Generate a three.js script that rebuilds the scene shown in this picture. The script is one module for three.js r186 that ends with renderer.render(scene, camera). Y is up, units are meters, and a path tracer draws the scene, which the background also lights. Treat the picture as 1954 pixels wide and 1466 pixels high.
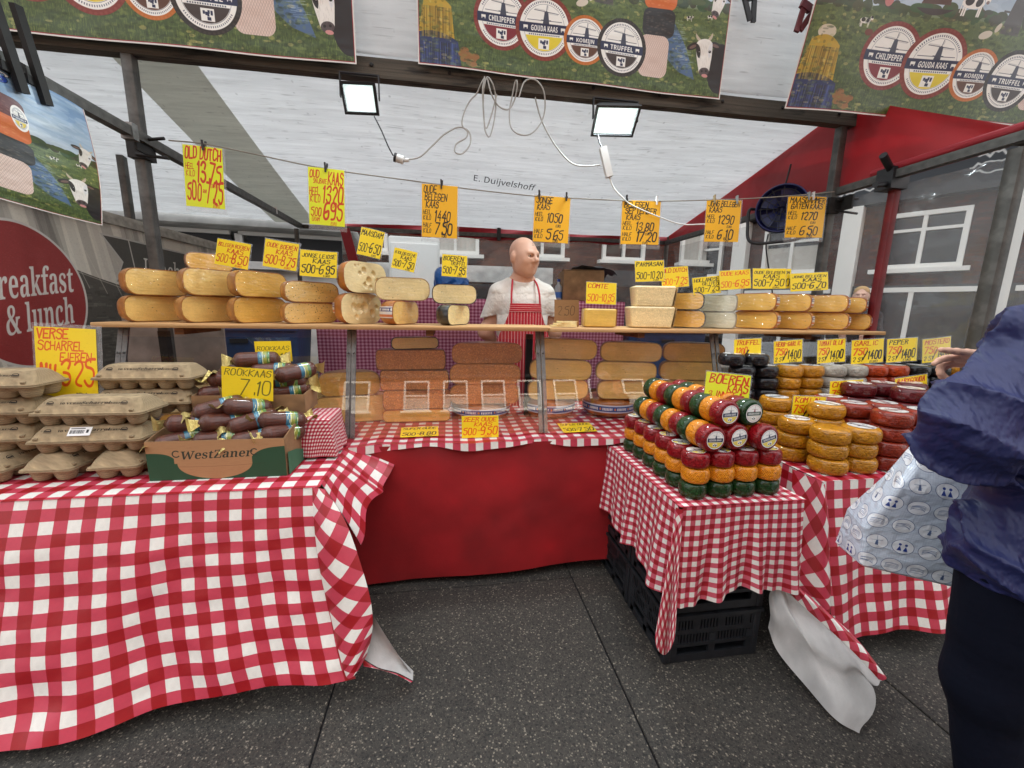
import * as THREE from 'three';
import { mergeGeometries, mergeVertices, toCreasedNormals } from 'three/addons/utils/BufferGeometryUtils.js';
import { MarchingCubes } from 'three/addons/objects/MarchingCubes.js';
import { RectAreaLightUniformsLib } from 'three/addons/lights/RectAreaLightUniformsLib.js';

// ------------------------------------------------------------------ camera, sky, sun, exposure
const scene = new THREE.Scene();
const FOCAL = 780, PCX = 977, PCY = 733, EYE = 1.45;           // the photograph is 1954 x 1466
const camera = new THREE.PerspectiveCamera(2 * Math.atan(733 / FOCAL) * 180 / Math.PI, 1954 / 1466, 0.05, 200);
camera.position.set(0, EYE, 0);
camera.rotation.order = 'YXZ';
camera.rotation.set(-10.4 * Math.PI / 180, -8.9 * Math.PI / 180, 1.03 * Math.PI / 180);
camera.updateMatrixWorld(true);
const renderer = new THREE.WebGLRenderer({ antialias: true });
renderer.setSize(1024, 768);
renderer.toneMapping = THREE.LinearToneMapping;
renderer.toneMappingExposure = 2.15;
renderer.shadowMap.enabled = true;
RectAreaLightUniformsLib.init();

function hash(x, y) { let h = Math.imul(x | 0, 374761393) + Math.imul(y | 0, 668265263); h = Math.imul(h ^ (h >>> 13), 1274126177); h ^= h >>> 16; return (h >>> 0) / 4294967296; }
let seedState = 7;
const rnd = () => { seedState = (seedState + 0x6d2b79f5) | 0; let t = Math.imul(seedState ^ (seedState >>> 15), 1 | seedState); t = (t + Math.imul(t ^ (t >>> 7), 61 | t)) ^ t; return ((t ^ (t >>> 14)) >>> 0) / 4294967296; };
const rr = (a, b) => a + (b - a) * rnd();
const lerp = (a, b, t) => a + (b - a) * t, clamp = (v, a, b) => Math.min(b, Math.max(a, v)), smooth = (a, b, v) => { const t = clamp((v - a) / (b - a), 0, 1); return t * t * (3 - 2 * t); };
function vn(x, y, px = 1 << 20, py = px) {                       // value noise, periodic in px, py cells
  const xi = Math.floor(x), yi = Math.floor(y), fx = x - xi, fy = y - yi, u = fx * fx * (3 - 2 * fx), v = fy * fy * (3 - 2 * fy);
  const m = (a, p) => ((a % p) + p) % p, h = (a, b) => hash(m(a, px), m(b, py));
  return lerp(lerp(h(xi, yi), h(xi + 1, yi), u), lerp(h(xi, yi + 1), h(xi + 1, yi + 1), u), v);
}
function fbm(x, y, px = 1 << 18, py = px, o = 4) { let s = 0, a = 0.5, n = 0; for (let i = 0; i < o; i++) { s += a * vn(x, y, px, py); n += a; x *= 2; y *= 2; px *= 2; py *= 2; a *= 0.5; } return s / n; }

{ // an even overcast sky, a little brighter overhead, with soft cloud mottling
  const W = 256, H = 128, d = new Float32Array(W * H * 4);
  for (let j = 0; j < H; j++) for (let i = 0; i < W; i++) {
    const el = ((j + 0.5) / H - 0.5) * Math.PI, s = Math.max(0, Math.sin(el)), c = 0.9 + 0.2 * fbm(i / 32, j / 16, 8, 8, 4);
    const l = (el < 0 ? 0.35 : 0.62 + 0.55 * s) * c * 1.1, o = (j * W + i) * 4;
    d[o] = l * 0.965; d[o + 1] = l * 0.99; d[o + 2] = l * 1.03; d[o + 3] = 1;
  }
  const t = new THREE.DataTexture(d, W, H, THREE.RGBAFormat, THREE.FloatType);
  t.mapping = THREE.EquirectangularReflectionMapping; t.magFilter = THREE.LinearFilter; t.needsUpdate = true;
  scene.background = t; scene.environment = t;
}
const sun = new THREE.DirectionalLight(0xfff1de, 5);
sun.position.set(3, 8.2, -12); sun.target.position.set(0, 0, 0);
sun.castShadow = true; sun.shadow.radius = 2; sun.shadow.mapSize.set(2048, 2048);
Object.assign(sun.shadow.camera, { left: -24, right: 24, top: 24, bottom: -24, near: -20, far: 60 });
scene.add(sun, sun.target);

// ------------------------------------------------------------------ helpers
const V = (x, y, z) => new THREE.Vector3(x, y, z);
function U(px, py, axis, val) {                                   // a photo pixel, as a point on the plane axis = val
  const d = V((px - PCX) / FOCAL, -(py - PCY) / FOCAL, -1).applyQuaternion(camera.quaternion), t = (val - camera.position[axis]) / d[axis];
  return d.multiplyScalar(t).add(camera.position);
}
const used = new Map();
function numbered(n) { const k = used.get(n) || 0; used.set(n, k + 1); return k ? n + '_' + String(k).padStart(3, '0') : n; }
function shadowed(o) { o.traverse((m) => { if (m.isMesh) { m.castShadow = true; m.receiveShadow = true; } }); return o; }
function tag(o, label, category, group, kind) { if (label) o.userData.label = label; if (category) o.userData.category = category; if (group) o.userData.group = group; if (kind) o.userData.kind = kind; return o; }
function thing(name, label, category, pos = [0, 0, 0], turn = 0, group) {
  const o = new THREE.Group(); o.name = numbered(name); o.position.set(...pos); o.rotation.y = turn; scene.add(o); return tag(o, label, category, group);
}
function part(name, geo, mat, parent) {
  const g = Array.isArray(geo) ? merge(geo) : geo;
  const m = new THREE.Mesh(g, mat); m.name = name; m.castShadow = m.receiveShadow = true; parent.add(m); return m;
}
function solo(name, geo, mat, label, category, group, kind) { const m = part(numbered(name), geo, mat, scene); return tag(m, label, category, group, kind); }
function struct(name, geo, mat) { return solo(name, geo, mat, undefined, undefined, undefined, 'structure'); }
function copyOf(o, pos, turn, label, group) { const c = o.clone(); c.name = numbered(o.name.replace(/_\d{3}$/, '')); c.userData = { ...o.userData }; scene.add(c); if (pos) c.position.set(...pos); if (turn !== undefined) c.rotation.y = turn; if (label) c.userData.label = label; if (group) c.userData.group = group; return c; }
function merge(list) { const gs = list.map((g) => { let h = g.index ? g.toNonIndexed() : g; for (const k of Object.keys(h.attributes)) if (!['position', 'normal', 'uv'].includes(k)) h.deleteAttribute(k); return h; }); return gs.length === 1 ? gs[0] : mergeGeometries(gs); }
function bx(w, h, d, x = 0, y = 0, z = 0, ry = 0, rx = 0, rz = 0) { const g = new THREE.BoxGeometry(w, h, d); boxUV(g, w, h, d); if (rx) g.rotateX(rx); if (rz) g.rotateZ(rz); if (ry) g.rotateY(ry); g.translate(x, y, z); return g; }
function boxUV(g, w, h, d) { const p = g.attributes.position, n = g.attributes.normal, u = g.attributes.uv; for (let i = 0; i < p.count; i++) { const ax = Math.abs(n.getX(i)) > 0.5 ? 0 : Math.abs(n.getY(i)) > 0.5 ? 1 : 2; u.setXY(i, ax === 0 ? p.getZ(i) : p.getX(i), ax === 1 ? p.getZ(i) : p.getY(i)); } }
// a box with chamfered vertical and horizontal edges: rings of a rounded rectangle, capped
function rings(list, seg = 5) {                                   // list: [w, d, cornerRadius, y, cx, cz] from the bottom up
  const pos = [], uv = [], idx = [], n = 4 * (seg + 1);
  list.forEach(([w, d, r, y, cx = 0, cz = 0]) => {
    r = Math.min(r, w / 2 - 1e-4, d / 2 - 1e-4); let per = 0, lx, lz;
    for (let k = 0; k < 4; k++) for (let s = 0; s <= seg; s++) {
      const a = (k + s / seg) * Math.PI / 2, sx = [1, -1, -1, 1][k], sz = [1, 1, -1, -1][k];
      const x = cx + sx * (w / 2 - r) + r * Math.cos(a), z = cz + sz * (d / 2 - r) + r * Math.sin(a);
      if (lx !== undefined) per += Math.hypot(x - lx, z - lz); lx = x; lz = z;
      pos.push(x, y, z); uv.push(per, y);
    }
  });
  for (let j = 0; j + 1 < list.length; j++) for (let i = 0; i < n; i++) { const a = j * n + i, b = j * n + (i + 1) % n, c = a + n, e = b + n; idx.push(a, c, b, b, c, e); }
  for (const [j, f] of [[0, 0], [list.length - 1, 1]]) {
    const c = pos.length / 3, [w, d, r, y, cx = 0, cz = 0] = list[j]; pos.push(cx, y, cz); uv.push(0, 0);
    const base = pos.length / 3; for (let i = 0; i < n; i++) { const o = (j * n + i) * 3; pos.push(pos[o], pos[o + 1], pos[o + 2]); uv.push(pos[o] - cx, pos[o + 2] - cz); }
    for (let i = 0; i < n; i++) { const a = base + i, b = base + (i + 1) % n; if (f) idx.push(c, b, a); else idx.push(c, a, b); }
  }
  const g = new THREE.BufferGeometry(); g.setAttribute('position', new THREE.Float32BufferAttribute(pos, 3)); g.setAttribute('uv', new THREE.Float32BufferAttribute(uv, 2)); g.setIndex(idx);
  return toCreasedNormals(g, 0.6);
}
function rbox(w, h, d, r, x = 0, y = 0, z = 0) { const g = rings([[w - 2 * r, d - 2 * r, r * 0.6, 0], [w - 0.6 * r, d - 0.6 * r, r, r * 0.3], [w, d, r, r], [w, d, r, h - r], [w - 0.6 * r, d - 0.6 * r, r, h - r * 0.3], [w - 2 * r, d - 2 * r, r * 0.6, h]]); g.translate(x, y, z); return g; }
// a grid surface from a function of u, v in 0..1; uv in metres from uvf
function sheet(nu, nv, f, uvf = (u, v) => [u, v], creased = 0) {
  const pos = [], uv = [], idx = [];
  for (let j = 0; j <= nv; j++) for (let i = 0; i <= nu; i++) { const p = f(i / nu, j / nv); pos.push(p.x ?? p[0], p.y ?? p[1], p.z ?? p[2]); uv.push(...uvf(i / nu, j / nv)); }
  for (let j = 0; j < nv; j++) for (let i = 0; i < nu; i++) { const a = j * (nu + 1) + i, b = a + 1, c = a + nu + 1, d = c + 1; idx.push(a, c, b, b, c, d); }
  const g = new THREE.BufferGeometry(); g.setAttribute('position', new THREE.Float32BufferAttribute(pos, 3)); g.setAttribute('uv', new THREE.Float32BufferAttribute(uv, 2)); g.setIndex(idx); g.computeVertexNormals();
  return g;
}
function offsetSheet(g, d) { const h = g.clone(), p = h.attributes.position, n = h.attributes.normal; for (let i = 0; i < p.count; i++) p.setXYZ(i, p.getX(i) - n.getX(i) * d, p.getY(i) - n.getY(i) * d, p.getZ(i) - n.getZ(i) * d); return h; }
function along(poly, t) {                                         // smooth point on a list of Vector3
  return new THREE.CatmullRomCurve3(poly, false, 'centripetal').getPoint(clamp(t, 0, 1));
}
function tube(points, r, seg = 48, rad = 8) { return new THREE.TubeGeometry(new THREE.CatmullRomCurve3(points, false, 'centripetal'), seg, r, rad, false); }
function bar(a, b, w, h = w, r = 0) {                             // a straight square bar from a to b
  const L = a.distanceTo(b), g = new THREE.BoxGeometry(w, h, L); boxUV(g, w, h, L); const o = new THREE.Object3D(); o.position.copy(a).lerp(b, 0.5); o.lookAt(b); o.updateMatrix(); if (r) g.rotateZ(r); g.applyMatrix4(o.matrix); return g;
}
function rod(a, b, r, seg = 10) { const L = a.distanceTo(b), g = new THREE.CylinderGeometry(r, r, L, seg); g.rotateX(Math.PI / 2); const o = new THREE.Object3D(); o.position.copy(a).lerp(b, 0.5); o.lookAt(b); o.updateMatrix(); g.applyMatrix4(o.matrix); return g; }

// ------------------------------------------------------------------ textures
function canvas(w, h, draw) { const c = document.createElement('canvas'); c.width = w; c.height = h; draw(c.getContext('2d'), w, h); return c; }
function ctex(w, h, draw, rep) { const t = new THREE.CanvasTexture(canvas(w, h, draw)); t.colorSpace = THREE.SRGBColorSpace; if (rep) { t.wrapS = t.wrapT = THREE.RepeatWrapping; t.repeat.set(rep, rep); } t.anisotropy = 8; return t; }
function dtex(w, h, fn, { srgb = true, rep = 1, repY = rep, wrap = true } = {}) {
  const d = new Uint8Array(w * h * 4);
  for (let y = 0; y < h; y++) for (let x = 0; x < w; x++) { const c = fn(x / w, y / h, x, y), o = (y * w + x) * 4; if (c.length) { d[o] = clamp(c[0], 0, 255); d[o + 1] = clamp(c[1], 0, 255); d[o + 2] = clamp(c[2], 0, 255); } else d[o] = d[o + 1] = d[o + 2] = clamp(c, 0, 255); d[o + 3] = 255; }
  const t = new THREE.DataTexture(d, w, h); t.magFilter = THREE.LinearFilter; t.minFilter = THREE.LinearMipmapLinearFilter; t.generateMipmaps = true; if (srgb) t.colorSpace = THREE.SRGBColorSpace;
  if (wrap) t.wrapS = t.wrapT = THREE.RepeatWrapping; t.repeat.set(rep, repY); t.needsUpdate = true; return t;
}
function retile(t, rx, ry = rx) { const c = t.clone(); c.repeat.set(rx, ry); c.needsUpdate = true; return c; }
const std = (o) => new THREE.MeshStandardMaterial({ roughness: 0.7, metalness: 0, side: THREE.DoubleSide, ...o });
const phy = (o) => new THREE.MeshPhysicalMaterial({ roughness: 0.5, metalness: 0, side: THREE.DoubleSide, ...o });
const mottle = (amp, f = 6) => (u, v) => 255 - amp * 255 + amp * 255 * fbm(u * f, v * f, f, f, 5);
const T = {};
T.mottle = dtex(256, 256, mottle(0.35), { srgb: true });
T.grain = dtex(256, 256, (u, v, x, y) => 255 * (0.6 * fbm(u * 16, v * 16, 16, 16, 4) + 0.4 * hash(x, y)), { srgb: false });
T.crinkle = dtex(256, 256, (u, v) => { const a = fbm(u * 6, v * 6, 6, 6, 3), b = fbm(u * 9 + 3, v * 9 + 7, 9, 9, 3); return 255 * (0.55 * Math.abs(a - 0.5) * 2 + 0.45 * (1 - Math.abs(b - 0.5) * 3)); }, { srgb: false });
T.fold = dtex(256, 256, (u, v) => 255 * fbm(u * 3, v * 3, 3, 3, 4), { srgb: false });
// gingham: one period, 2 x 2 squares, with a fine weave
function gingham(dark, mid, light) { return dtex(256, 256, (u, v, x, y) => { const a = u < 0.5, b = v < 0.5, c = a && b ? dark : a || b ? mid : light, w = 0.93 + 0.07 * ((a !== b ? (x + y) & 2 : (x & 2) ^ (y & 2)) ? 1 : 0) + 0.06 * (fbm(u * 8, v * 8, 8, 8, 3) - 0.5); return [c[0] * w, c[1] * w, c[2] * w]; }); }
T.gingham = gingham([152, 8, 22], [192, 62, 82], [228, 226, 218]);
T.gingham2 = gingham([154, 16, 32], [198, 86, 102], [228, 224, 216]);
const M = {};
const film = { clearcoat: 0.7, clearcoatRoughness: 0.18 };
M.oilcloth = phy({ map: retile(T.gingham, 1 / 0.086), roughness: 0.42, bumpMap: retile(T.fold, 2.2), bumpScale: 0.004 });
M.oilclothR = phy({ map: retile(T.gingham, 1 / 0.078), roughness: 0.42, bumpMap: retile(T.fold, 2.2), bumpScale: 0.004 });
M.cotton = std({ map: retile(T.gingham2, 1 / 0.041), roughness: 0.9, bumpMap: retile(T.fold, 4), bumpScale: 0.004 });
M.cottonFine = std({ map: retile(T.gingham2, 1 / 0.019), roughness: 0.9, bumpMap: retile(T.fold, 4), bumpScale: 0.004 });
M.felt = std({ color: 0xcfcecb, map: retile(T.mottle, 1.3), roughness: 0.95, bumpMap: retile(T.grain, 10), bumpScale: 0.0006 });
M.redSkirt = std({ color: 0xb0121c, roughness: 0.75, map: retile(T.mottle, 0.8), bumpMap: retile(T.grain, 14), bumpScale: 0.0005 });
M.steel = std({ color: 0x6d6c68, map: retile(T.mottle, 5), roughness: 0.5, metalness: 0.55, bumpMap: retile(T.grain, 8), bumpScale: 0.0006 });
M.galv = std({ color: 0x9b9c9a, map: retile(T.mottle, 7), roughness: 0.42, metalness: 0.7, bumpMap: retile(T.grain, 9), bumpScale: 0.0005 });
M.ironDark = std({ color: 0x2c2a28, map: retile(T.mottle, 6), roughness: 0.6, metalness: 0.4 });
M.black = std({ color: 0x16171a, roughness: 0.5 });
M.white = std({ color: 0xd8d8d4, roughness: 0.55 });
M.kraft = std({ color: 0xa9825a, map: retile(T.mottle, 3), roughness: 0.9, bumpMap: retile(T.grain, 5), bumpScale: 0.0006 });
T.wood = dtex(512, 128, (u, v, x, y) => { const w = fbm(u * 2, v * 22 + 2 * fbm(u * 4, v * 3, 4, 3, 2), 2, 22, 4), k = Math.exp(-((((u * 3.0) % 1) - 0.5) ** 2 * 900 + ((v - 0.35) ** 2) * 300)); const s = 0.75 + 0.35 * w - 0.45 * k; return [214 * s, 168 * s, 112 * s]; });
M.pine = std({ map: retile(T.wood, 0.9, 6), roughness: 0.65, bumpMap: retile(T.grain, 6, 30), bumpScale: 0.0004 });
M.plywood = std({ color: 0x8a6a45, map: retile(T.wood, 0.8, 3), roughness: 0.8 });
// ------------------------------------------------------------------ ground
T.ground = dtex(1024, 1024, (u, v, x, y) => {
  const b = fbm(u * 5, v * 5, 5, 5, 5), s = hash(x, y), s2 = hash(x >> 2, y >> 2), s3 = hash((x + 2) >> 1, (y + 1) >> 1), f = fbm(u * 200, v * 200, 200, 200, 2);
  let l = 49 + 22 * (b - 0.5) + 24 * (f - 0.5) + 10 * (s - 0.5); if (s2 > 0.955) l += 40 + 30 * s; else if (s2 < 0.14) l -= 20; if (s3 > 0.95) l += 42; else if (s3 < 0.1) l -= 10;
  return [l * 1.05, l * 0.985, l * 0.88];
}, { rep: 1 / 1.4 });
T.groundB = dtex(512, 512, (u, v, x, y) => 255 * (0.6 * fbm(u * 90, v * 90, 90, 90, 2) + 0.4 * hash(x, y)), { srgb: false, rep: 1 / 0.7 });
M.slab = std({ map: T.ground, bumpMap: T.groundB, bumpScale: 0.0022, roughness: 0.78 });
M.joint = std({ color: 0x17161a, roughness: 0.95 });
{
  const g = new THREE.PlaneGeometry(160, 160); g.rotateX(-Math.PI / 2); g.translate(0, -0.012, 0);
  const base = struct('ground', g, M.joint);
  const xs = [-8.1, -7, -5.9, -4.77, -3.7, -2.63, -1.54, -0.454, 0.66, 1.735, 2.84, 3.93, 5.0, 6.1, 7.2, 8.3, 9.4, 10.5, 11.6, 12.7], zs = [-9.95, -7.95, -5.95, -3.95, -1.95, 0.05, 2.05, 4.05];
  const pav = struct('pavement', bx(0.01, 0.004, 0.01, 0, -0.009, 3), M.slab);
  for (let i = 0; i + 1 < xs.length; i++) for (let j = 0; j + 1 < zs.length; j++) {
    const w = xs[i + 1] - xs[i] - 0.007, d = zs[j + 1] - zs[j] - 0.007, s = rings([[w, d, 0.004, -0.01], [w, d, 0.004, -0.003], [w - 0.005, d - 0.005, 0.004, 0]], 1);
    const p = s.attributes.position, uv = s.attributes.uv; for (let k = 0; k < p.count; k++) uv.setXY(k, p.getX(k) + i * 0.37, p.getZ(k) + j * 0.61 + i * 0.2);
    s.translate((xs[i] + xs[i + 1]) / 2, rr(-0.0015, 0.0005), (zs[j] + zs[j + 1]) / 2); part('slab', s, M.slab, pav);
  }
  const far = (w, d, x, z) => { const q = new THREE.PlaneGeometry(w, d); q.rotateX(-Math.PI / 2); const p = q.attributes.position, uv = q.attributes.uv; for (let k = 0; k < p.count; k++) uv.setXY(k, p.getX(k), p.getZ(k)); q.translate(x, -0.006, z); return q; };
  M.paver = std({ color: 0x9c958c, map: retile(T.mottle, 0.8), roughness: 0.9 });
  struct('street', [far(21, 26, 2.3, 17.05), far(21, 24, 2.3, -21.95), far(60, 80, -38.1, 0), far(60, 80, 42.7, 0)], M.paver);
}

// ------------------------------------------------------------------ buildings round the square
T.brick = dtex(512, 512, (u, v, x, y) => {
  const row = Math.floor(v * 16), off = (row & 1) * 0.5, cx = u * 8 + off, col = Math.floor(cx), fx = cx - col, fy = v * 16 - row, m = fx < 0.05 || fy < 0.14, k = hash(col % 8, row), n = fbm(u * 40, v * 40, 40, 40, 3);
  if (m) return [120 + 30 * n, 112 + 30 * n, 102 + 28 * n]; const s = 0.72 + 0.35 * k + 0.25 * (n - 0.5); return [196 * s, 112 * s, 72 * s];
});
M.brickWarm = std({ map: retile(T.brick, 1 / 1.76, 1 / 1.2), roughness: 0.9 });
M.brickDark = std({ color: 0x6d6468, map: retile(T.brick, 1 / 1.76, 1 / 1.2), roughness: 0.9 });
M.slate = std({ color: 0x2b2d33, map: retile(T.mottle, 1), roughness: 0.8 });
M.frame = std({ color: 0xe3e2dc, roughness: 0.5 });
M.pane = phy({ color: 0x11161a, roughness: 0.06, specularIntensity: 0.8 });
M.curtain = std({ color: 0xb9b6ae, roughness: 0.95 });
M.shop = std({ color: 0x33383d, map: retile(T.mottle, 0.7), roughness: 0.6 });
M.awning = std({ color: 0xe8e8e4, map: retile(T.mottle, 0.7), roughness: 0.8 });
function windowPart(root, x, y, w, h, z, face, curtain, cross = 2) {   // face +1: looks to +z
  const f = 0.09, win = part('window', [bx(w, f, 0.12, x, y + f / 2, z), bx(w, f, 0.12, x, y + h - f / 2, z), bx(f, h - 2 * f, 0.12, x - w / 2 + f / 2, y + h / 2, z), bx(f, h - 2 * f, 0.12, x + w / 2 - f / 2, y + h / 2, z),
    ...(cross === 2 ? [bx(0.07, h - 2 * f, 0.1, x, y + h / 2, z)] : []), bx(w - 2 * f, 0.06, 0.09, x, y + h * (cross === 2 ? 0.68 : 0.5), z - face * 0.002)], M.frame, root);
  part('pane', bx(w - 2 * f, h - 2 * f, 0.012, x, y + h / 2, z - face * 0.045), M.pane, win);
  part('sill', bx(w + 0.24, 0.09, 0.24, x, y - 0.047, z + face * 0.05), M.frame, win);
  if (curtain) part('curtain', sheet(24, 2, (u, v) => [x - w / 2 + f + u * (w - 2 * f), y + f + v * (h * 0.5), z - face * (0.025 - 0.008 * Math.sin(u * 60))]), M.curtain, win);
  return win;
}
{ // the brick house row behind the camera: the counter glass mirrors its upper storeys
  const b = thing('brick_house', 'warm brick house row with white sash windows across the street', 'building', [0, 0, 0]);
  const z = 14, holes = [];
  const xsW = []; for (let k = -7; k <= 8; k++) xsW.push(k * 1.82 + (k < -1 ? -0.9 : 0) + 0.3);
  part('wall', bx(36, 8.4, 0.4, 0, 4.2, z + 0.32), M.brickWarm, b);
  for (const x of xsW) { windowPart(b, x, 6.75, 1.18, 1.55, z + 0.06, -1, true, 1); windowPart(b, x, 3.85, 1.18, 1.65, z + 0.06, -1, false, 1); }
  part('gutter', bx(36.2, 0.14, 0.4, 0, 8.5, z + 0.1), M.slate, b);
  const r = new THREE.PlaneGeometry(36, 7); r.rotateX(0.75); r.rotateY(Math.PI); r.translate(0, 11.1, z + 2.4); part('roof', r, M.slate, b);
  for (let k = 0; k < 6; k++) { const x = -15 + k * 6; const s = part('shop_front', [bx(5.4, 0.5, 0.2, x, 3.15, z), bx(0.3, 2.9, 0.2, x - 2.55, 1.45, z), bx(0.3, 2.9, 0.2, x + 2.55, 1.45, z)], M.shop, b); part('pane', bx(4.8, 2.6, 0.03, x, 1.35, z + 0.06), M.pane, s); }
}
{ // dark brick terrace behind the stall, seen through the plastic sheets
  const b = thing('terrace_house', 'dark brick terrace with white casement windows behind the stall', 'building', [0, 0, 0]);
  const z = -11.4;
  part('wall', bx(64, 11, 0.5, 8, 5.5, z - 0.3), M.brickDark, b);
  for (let k = 0; k < 15; k++) { const x = -9.2 + k * 2.35; windowPart(b, x, 2.85, 1.25, 1.35, z, 1, k % 3 === 1, 2); windowPart(b, x, 6.1, 1.25, 1.6, z, 1, false, 2); }
  part('cornice', bx(64.2, 0.4, 0.7, 8, 10.4, z + 0.2), M.frame, b);
  for (let k = 0; k < 8; k++) { const x = -10 + k * 5.2; const s = part('shop_front', [bx(4.9, 0.42, 0.2, x, 2.36, z + 0.02), bx(0.22, 2.15, 0.2, x - 2.3, 1.075, z + 0.02), bx(0.22, 2.15, 0.2, x + 2.3, 1.075, z + 0.02)], k % 2 ? M.shop : M.awning, b); part('pane', bx(4.3, 2.1, 0.03, x, 1.05, z - 0.01), M.pane, s); }
}
{ // grey corner shop to the right with a broad fascia and white pilasters
  const b = thing('corner_shop', 'grey corner shop with dark fascia and white pilasters beyond the plastic sheet', 'building', [10.4, 0, -6.6], -1.02);
  part('wall', bx(15, 9, 0.4, 0, 4.5, -0.3), M.brickDark, b);
  part('plinth_band', bx(15.1, 2.1, 0.2, 0, 1.05, -0.02), M.shop, b);
  part('fascia', bx(15.1, 1.0, 0.3, 0, 4.35, 0.05), M.shop, b);
  part('cornice', bx(15.3, 0.3, 0.6, 0, 5.0, 0.15), M.frame, b);
  for (let k = 0; k < 7; k++) part('pilaster', bx(0.34, 3.83, 0.3, -7 + k * 2.35, 1.915, 0.1), M.frame, b);
  for (let k = 0; k < 6; k++) { const x = -5.82 + k * 2.35; windowPart(b, x, 2.45, 1.3, 1.15, 0.0, 1, k % 3 === 1, 2); const w = part('shop_window', [bx(1.9, 0.1, 0.12, x, 2.0, 0.1), bx(0.08, 1.5, 0.1, x, 1.2, 0.1)], M.frame, b); part('pane', bx(1.8, 1.5, 0.02, x, 1.2, 0.095), M.pane, w); windowPart(b, x, 5.9, 1.2, 1.6, 0.0, 1, false, 2); }
  const aw = part('awning', sheet(6, 4, (u, v) => [lerp(2.2, 6.4, u), 2.6 - 0.42 * v, 0.3 + 0.75 * v]), M.awning, b);
  part('valance', bx(4.2, 0.2, 0.02, 4.3, 2.07, 1.06), M.awning, aw);
  const tx = ctex(1024, 96, (c) => { c.fillStyle = '#2f3439'; c.fillRect(0, 0, 1024, 96); c.strokeStyle = '#b9bcba'; c.lineWidth = 3; for (let k = 0; k < 7; k++) for (let r = 0; r < 4; r++) { c.beginPath(); for (let i = 0; i < 18; i++) c.lineTo(30 + k * 146 + i * 3.5 + (r % 2) * 6, 18 + r * 18 + (hash(i, k * 3 + r) - 0.5) * 12); c.stroke(); } });
  const lp = new THREE.PlaneGeometry(14.6, 0.85); lp.translate(0, 4.35, 0.204); part('lettering', lp, std({ map: tx, roughness: 0.7 }), b);
}
{ // white market caravan at the left, behind the printed screen
  const c = thing('market_caravan', 'white market caravan with a dark window strip behind the lunchroom screen', 'caravan', [-4.3, 0, -6.6], 0.12);
  part('body', rbox(5.6, 1.62, 2.0, 0.06, 0, 0.45, -0.6), M.awning, c);
  part('roof', rbox(5.9, 0.2, 2.5, 0.08, 0, 2.43, -0.5), M.awning, c);
  for (let k = 0; k < 4; k++) { const x = -2.1 + k * 1.4, w = part('window', [bx(1.3, 0.05, 0.06, x, 2.4, 0.44), bx(0.09, 0.38, 0.06, x - 0.65, 2.2, 0.44)], M.frame, c); part('pane', bx(1.21, 0.36, 0.02, x + 0.045, 2.2, 0.42), M.black, w); }
  part('counter_band', bx(5.65, 0.1, 0.12, 0, 1.98, 0.45), M.awning, c);
  for (const x of [-1.6, 1.6]) { const g = new THREE.CylinderGeometry(0.3, 0.3, 0.18, 20); g.rotateX(Math.PI / 2); g.translate(x, 0.3, 0.35); part('wheel', g, M.black, c); }
}
{ // a white cabinet behind the stall, beside the red corner strip
  const v = thing('cold_cabinet', 'tall white cold cabinet standing behind the stall beside the red corner strip', 'cabinet', [-0.5, 0, -6.6], 0.05);
  part('body', rbox(0.76, 2.5, 0.7, 0.03, 0, 0, -0.37), M.white, v); const d = part('door', rbox(0.7, 2.2, 0.04, 0.015, 0, 0.2, 0.0), M.white, v); part('handle', bx(0.03, 0.4, 0.04, 0.28, 1.3, 0.04), M.black, d);
}
// ------------------------------------------------------------------ the stall frame and its canvas
const KS = 1.165, ky = (y) => EYE + (y - EYE) * KS;                  // the frame stands this much farther back than the shelf
const BARZ = -2.25 * KS, BARY = ky(2.55), XL = -1.37 * KS, XR = 2.28 * KS, RAILY = ky(2.16), REARZ = -4.2 * KS, SL = (2.6 - 2.17) / (4.2 - 2.25);
const roofY = (z) => ky(2.6) + SL * (z - BARZ);
T.tarp = dtex(1024, 1024, (u, v, x, y) => { const s = fbm(u * 6, v * 70, 6, 70, 4), b = fbm(u * 3, v * 3, 3, 3, 4), sc = fbm(u * 14 + 5, v * 160, 14, 160, 2); let l = 230 + 30 * (s - 0.5) + 20 * (b - 0.5); if (sc > 0.77) l -= 220 * (sc - 0.77); const d = fbm(u * 40 + 9, v * 40, 40, 40, 2); if (d > 0.86) l -= 300 * (d - 0.86); return [l * 0.985, l, l * 1.0]; });
T.tarpB = dtex(512, 512, (u, v) => 255 * (0.7 * fbm(u * 5, v * 60, 5, 60, 4) + 0.3 * fbm(u * 30, v * 30, 30, 30, 3)), { srgb: false });
M.tarp = phy({ map: retile(T.tarp, 1 / 1.6), bumpMap: retile(T.tarpB, 1 / 0.9), bumpScale: 0.009, roughness: 0.95, transmission: 0.52, thickness: 0 });
M.tarpGrey = phy({ color: 0xdcd8ca, map: retile(T.tarp, 1 / 1.1), bumpMap: retile(T.tarpB, 1 / 0.9), bumpScale: 0.004, roughness: 0.95, transmission: 0.55, thickness: 0 });
M.redTarp = phy({ color: 0xc00d1c, map: retile(T.mottle, 0.6), roughness: 0.55, transmission: 0.3, thickness: 0, bumpMap: retile(T.fold, 1.2), bumpScale: 0.01 });
M.redTrim = phy({ color: 0x8f0a1c, roughness: 0.6, transmission: 0.15, thickness: 0, bumpMap: retile(T.fold, 2), bumpScale: 0.01 });
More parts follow.
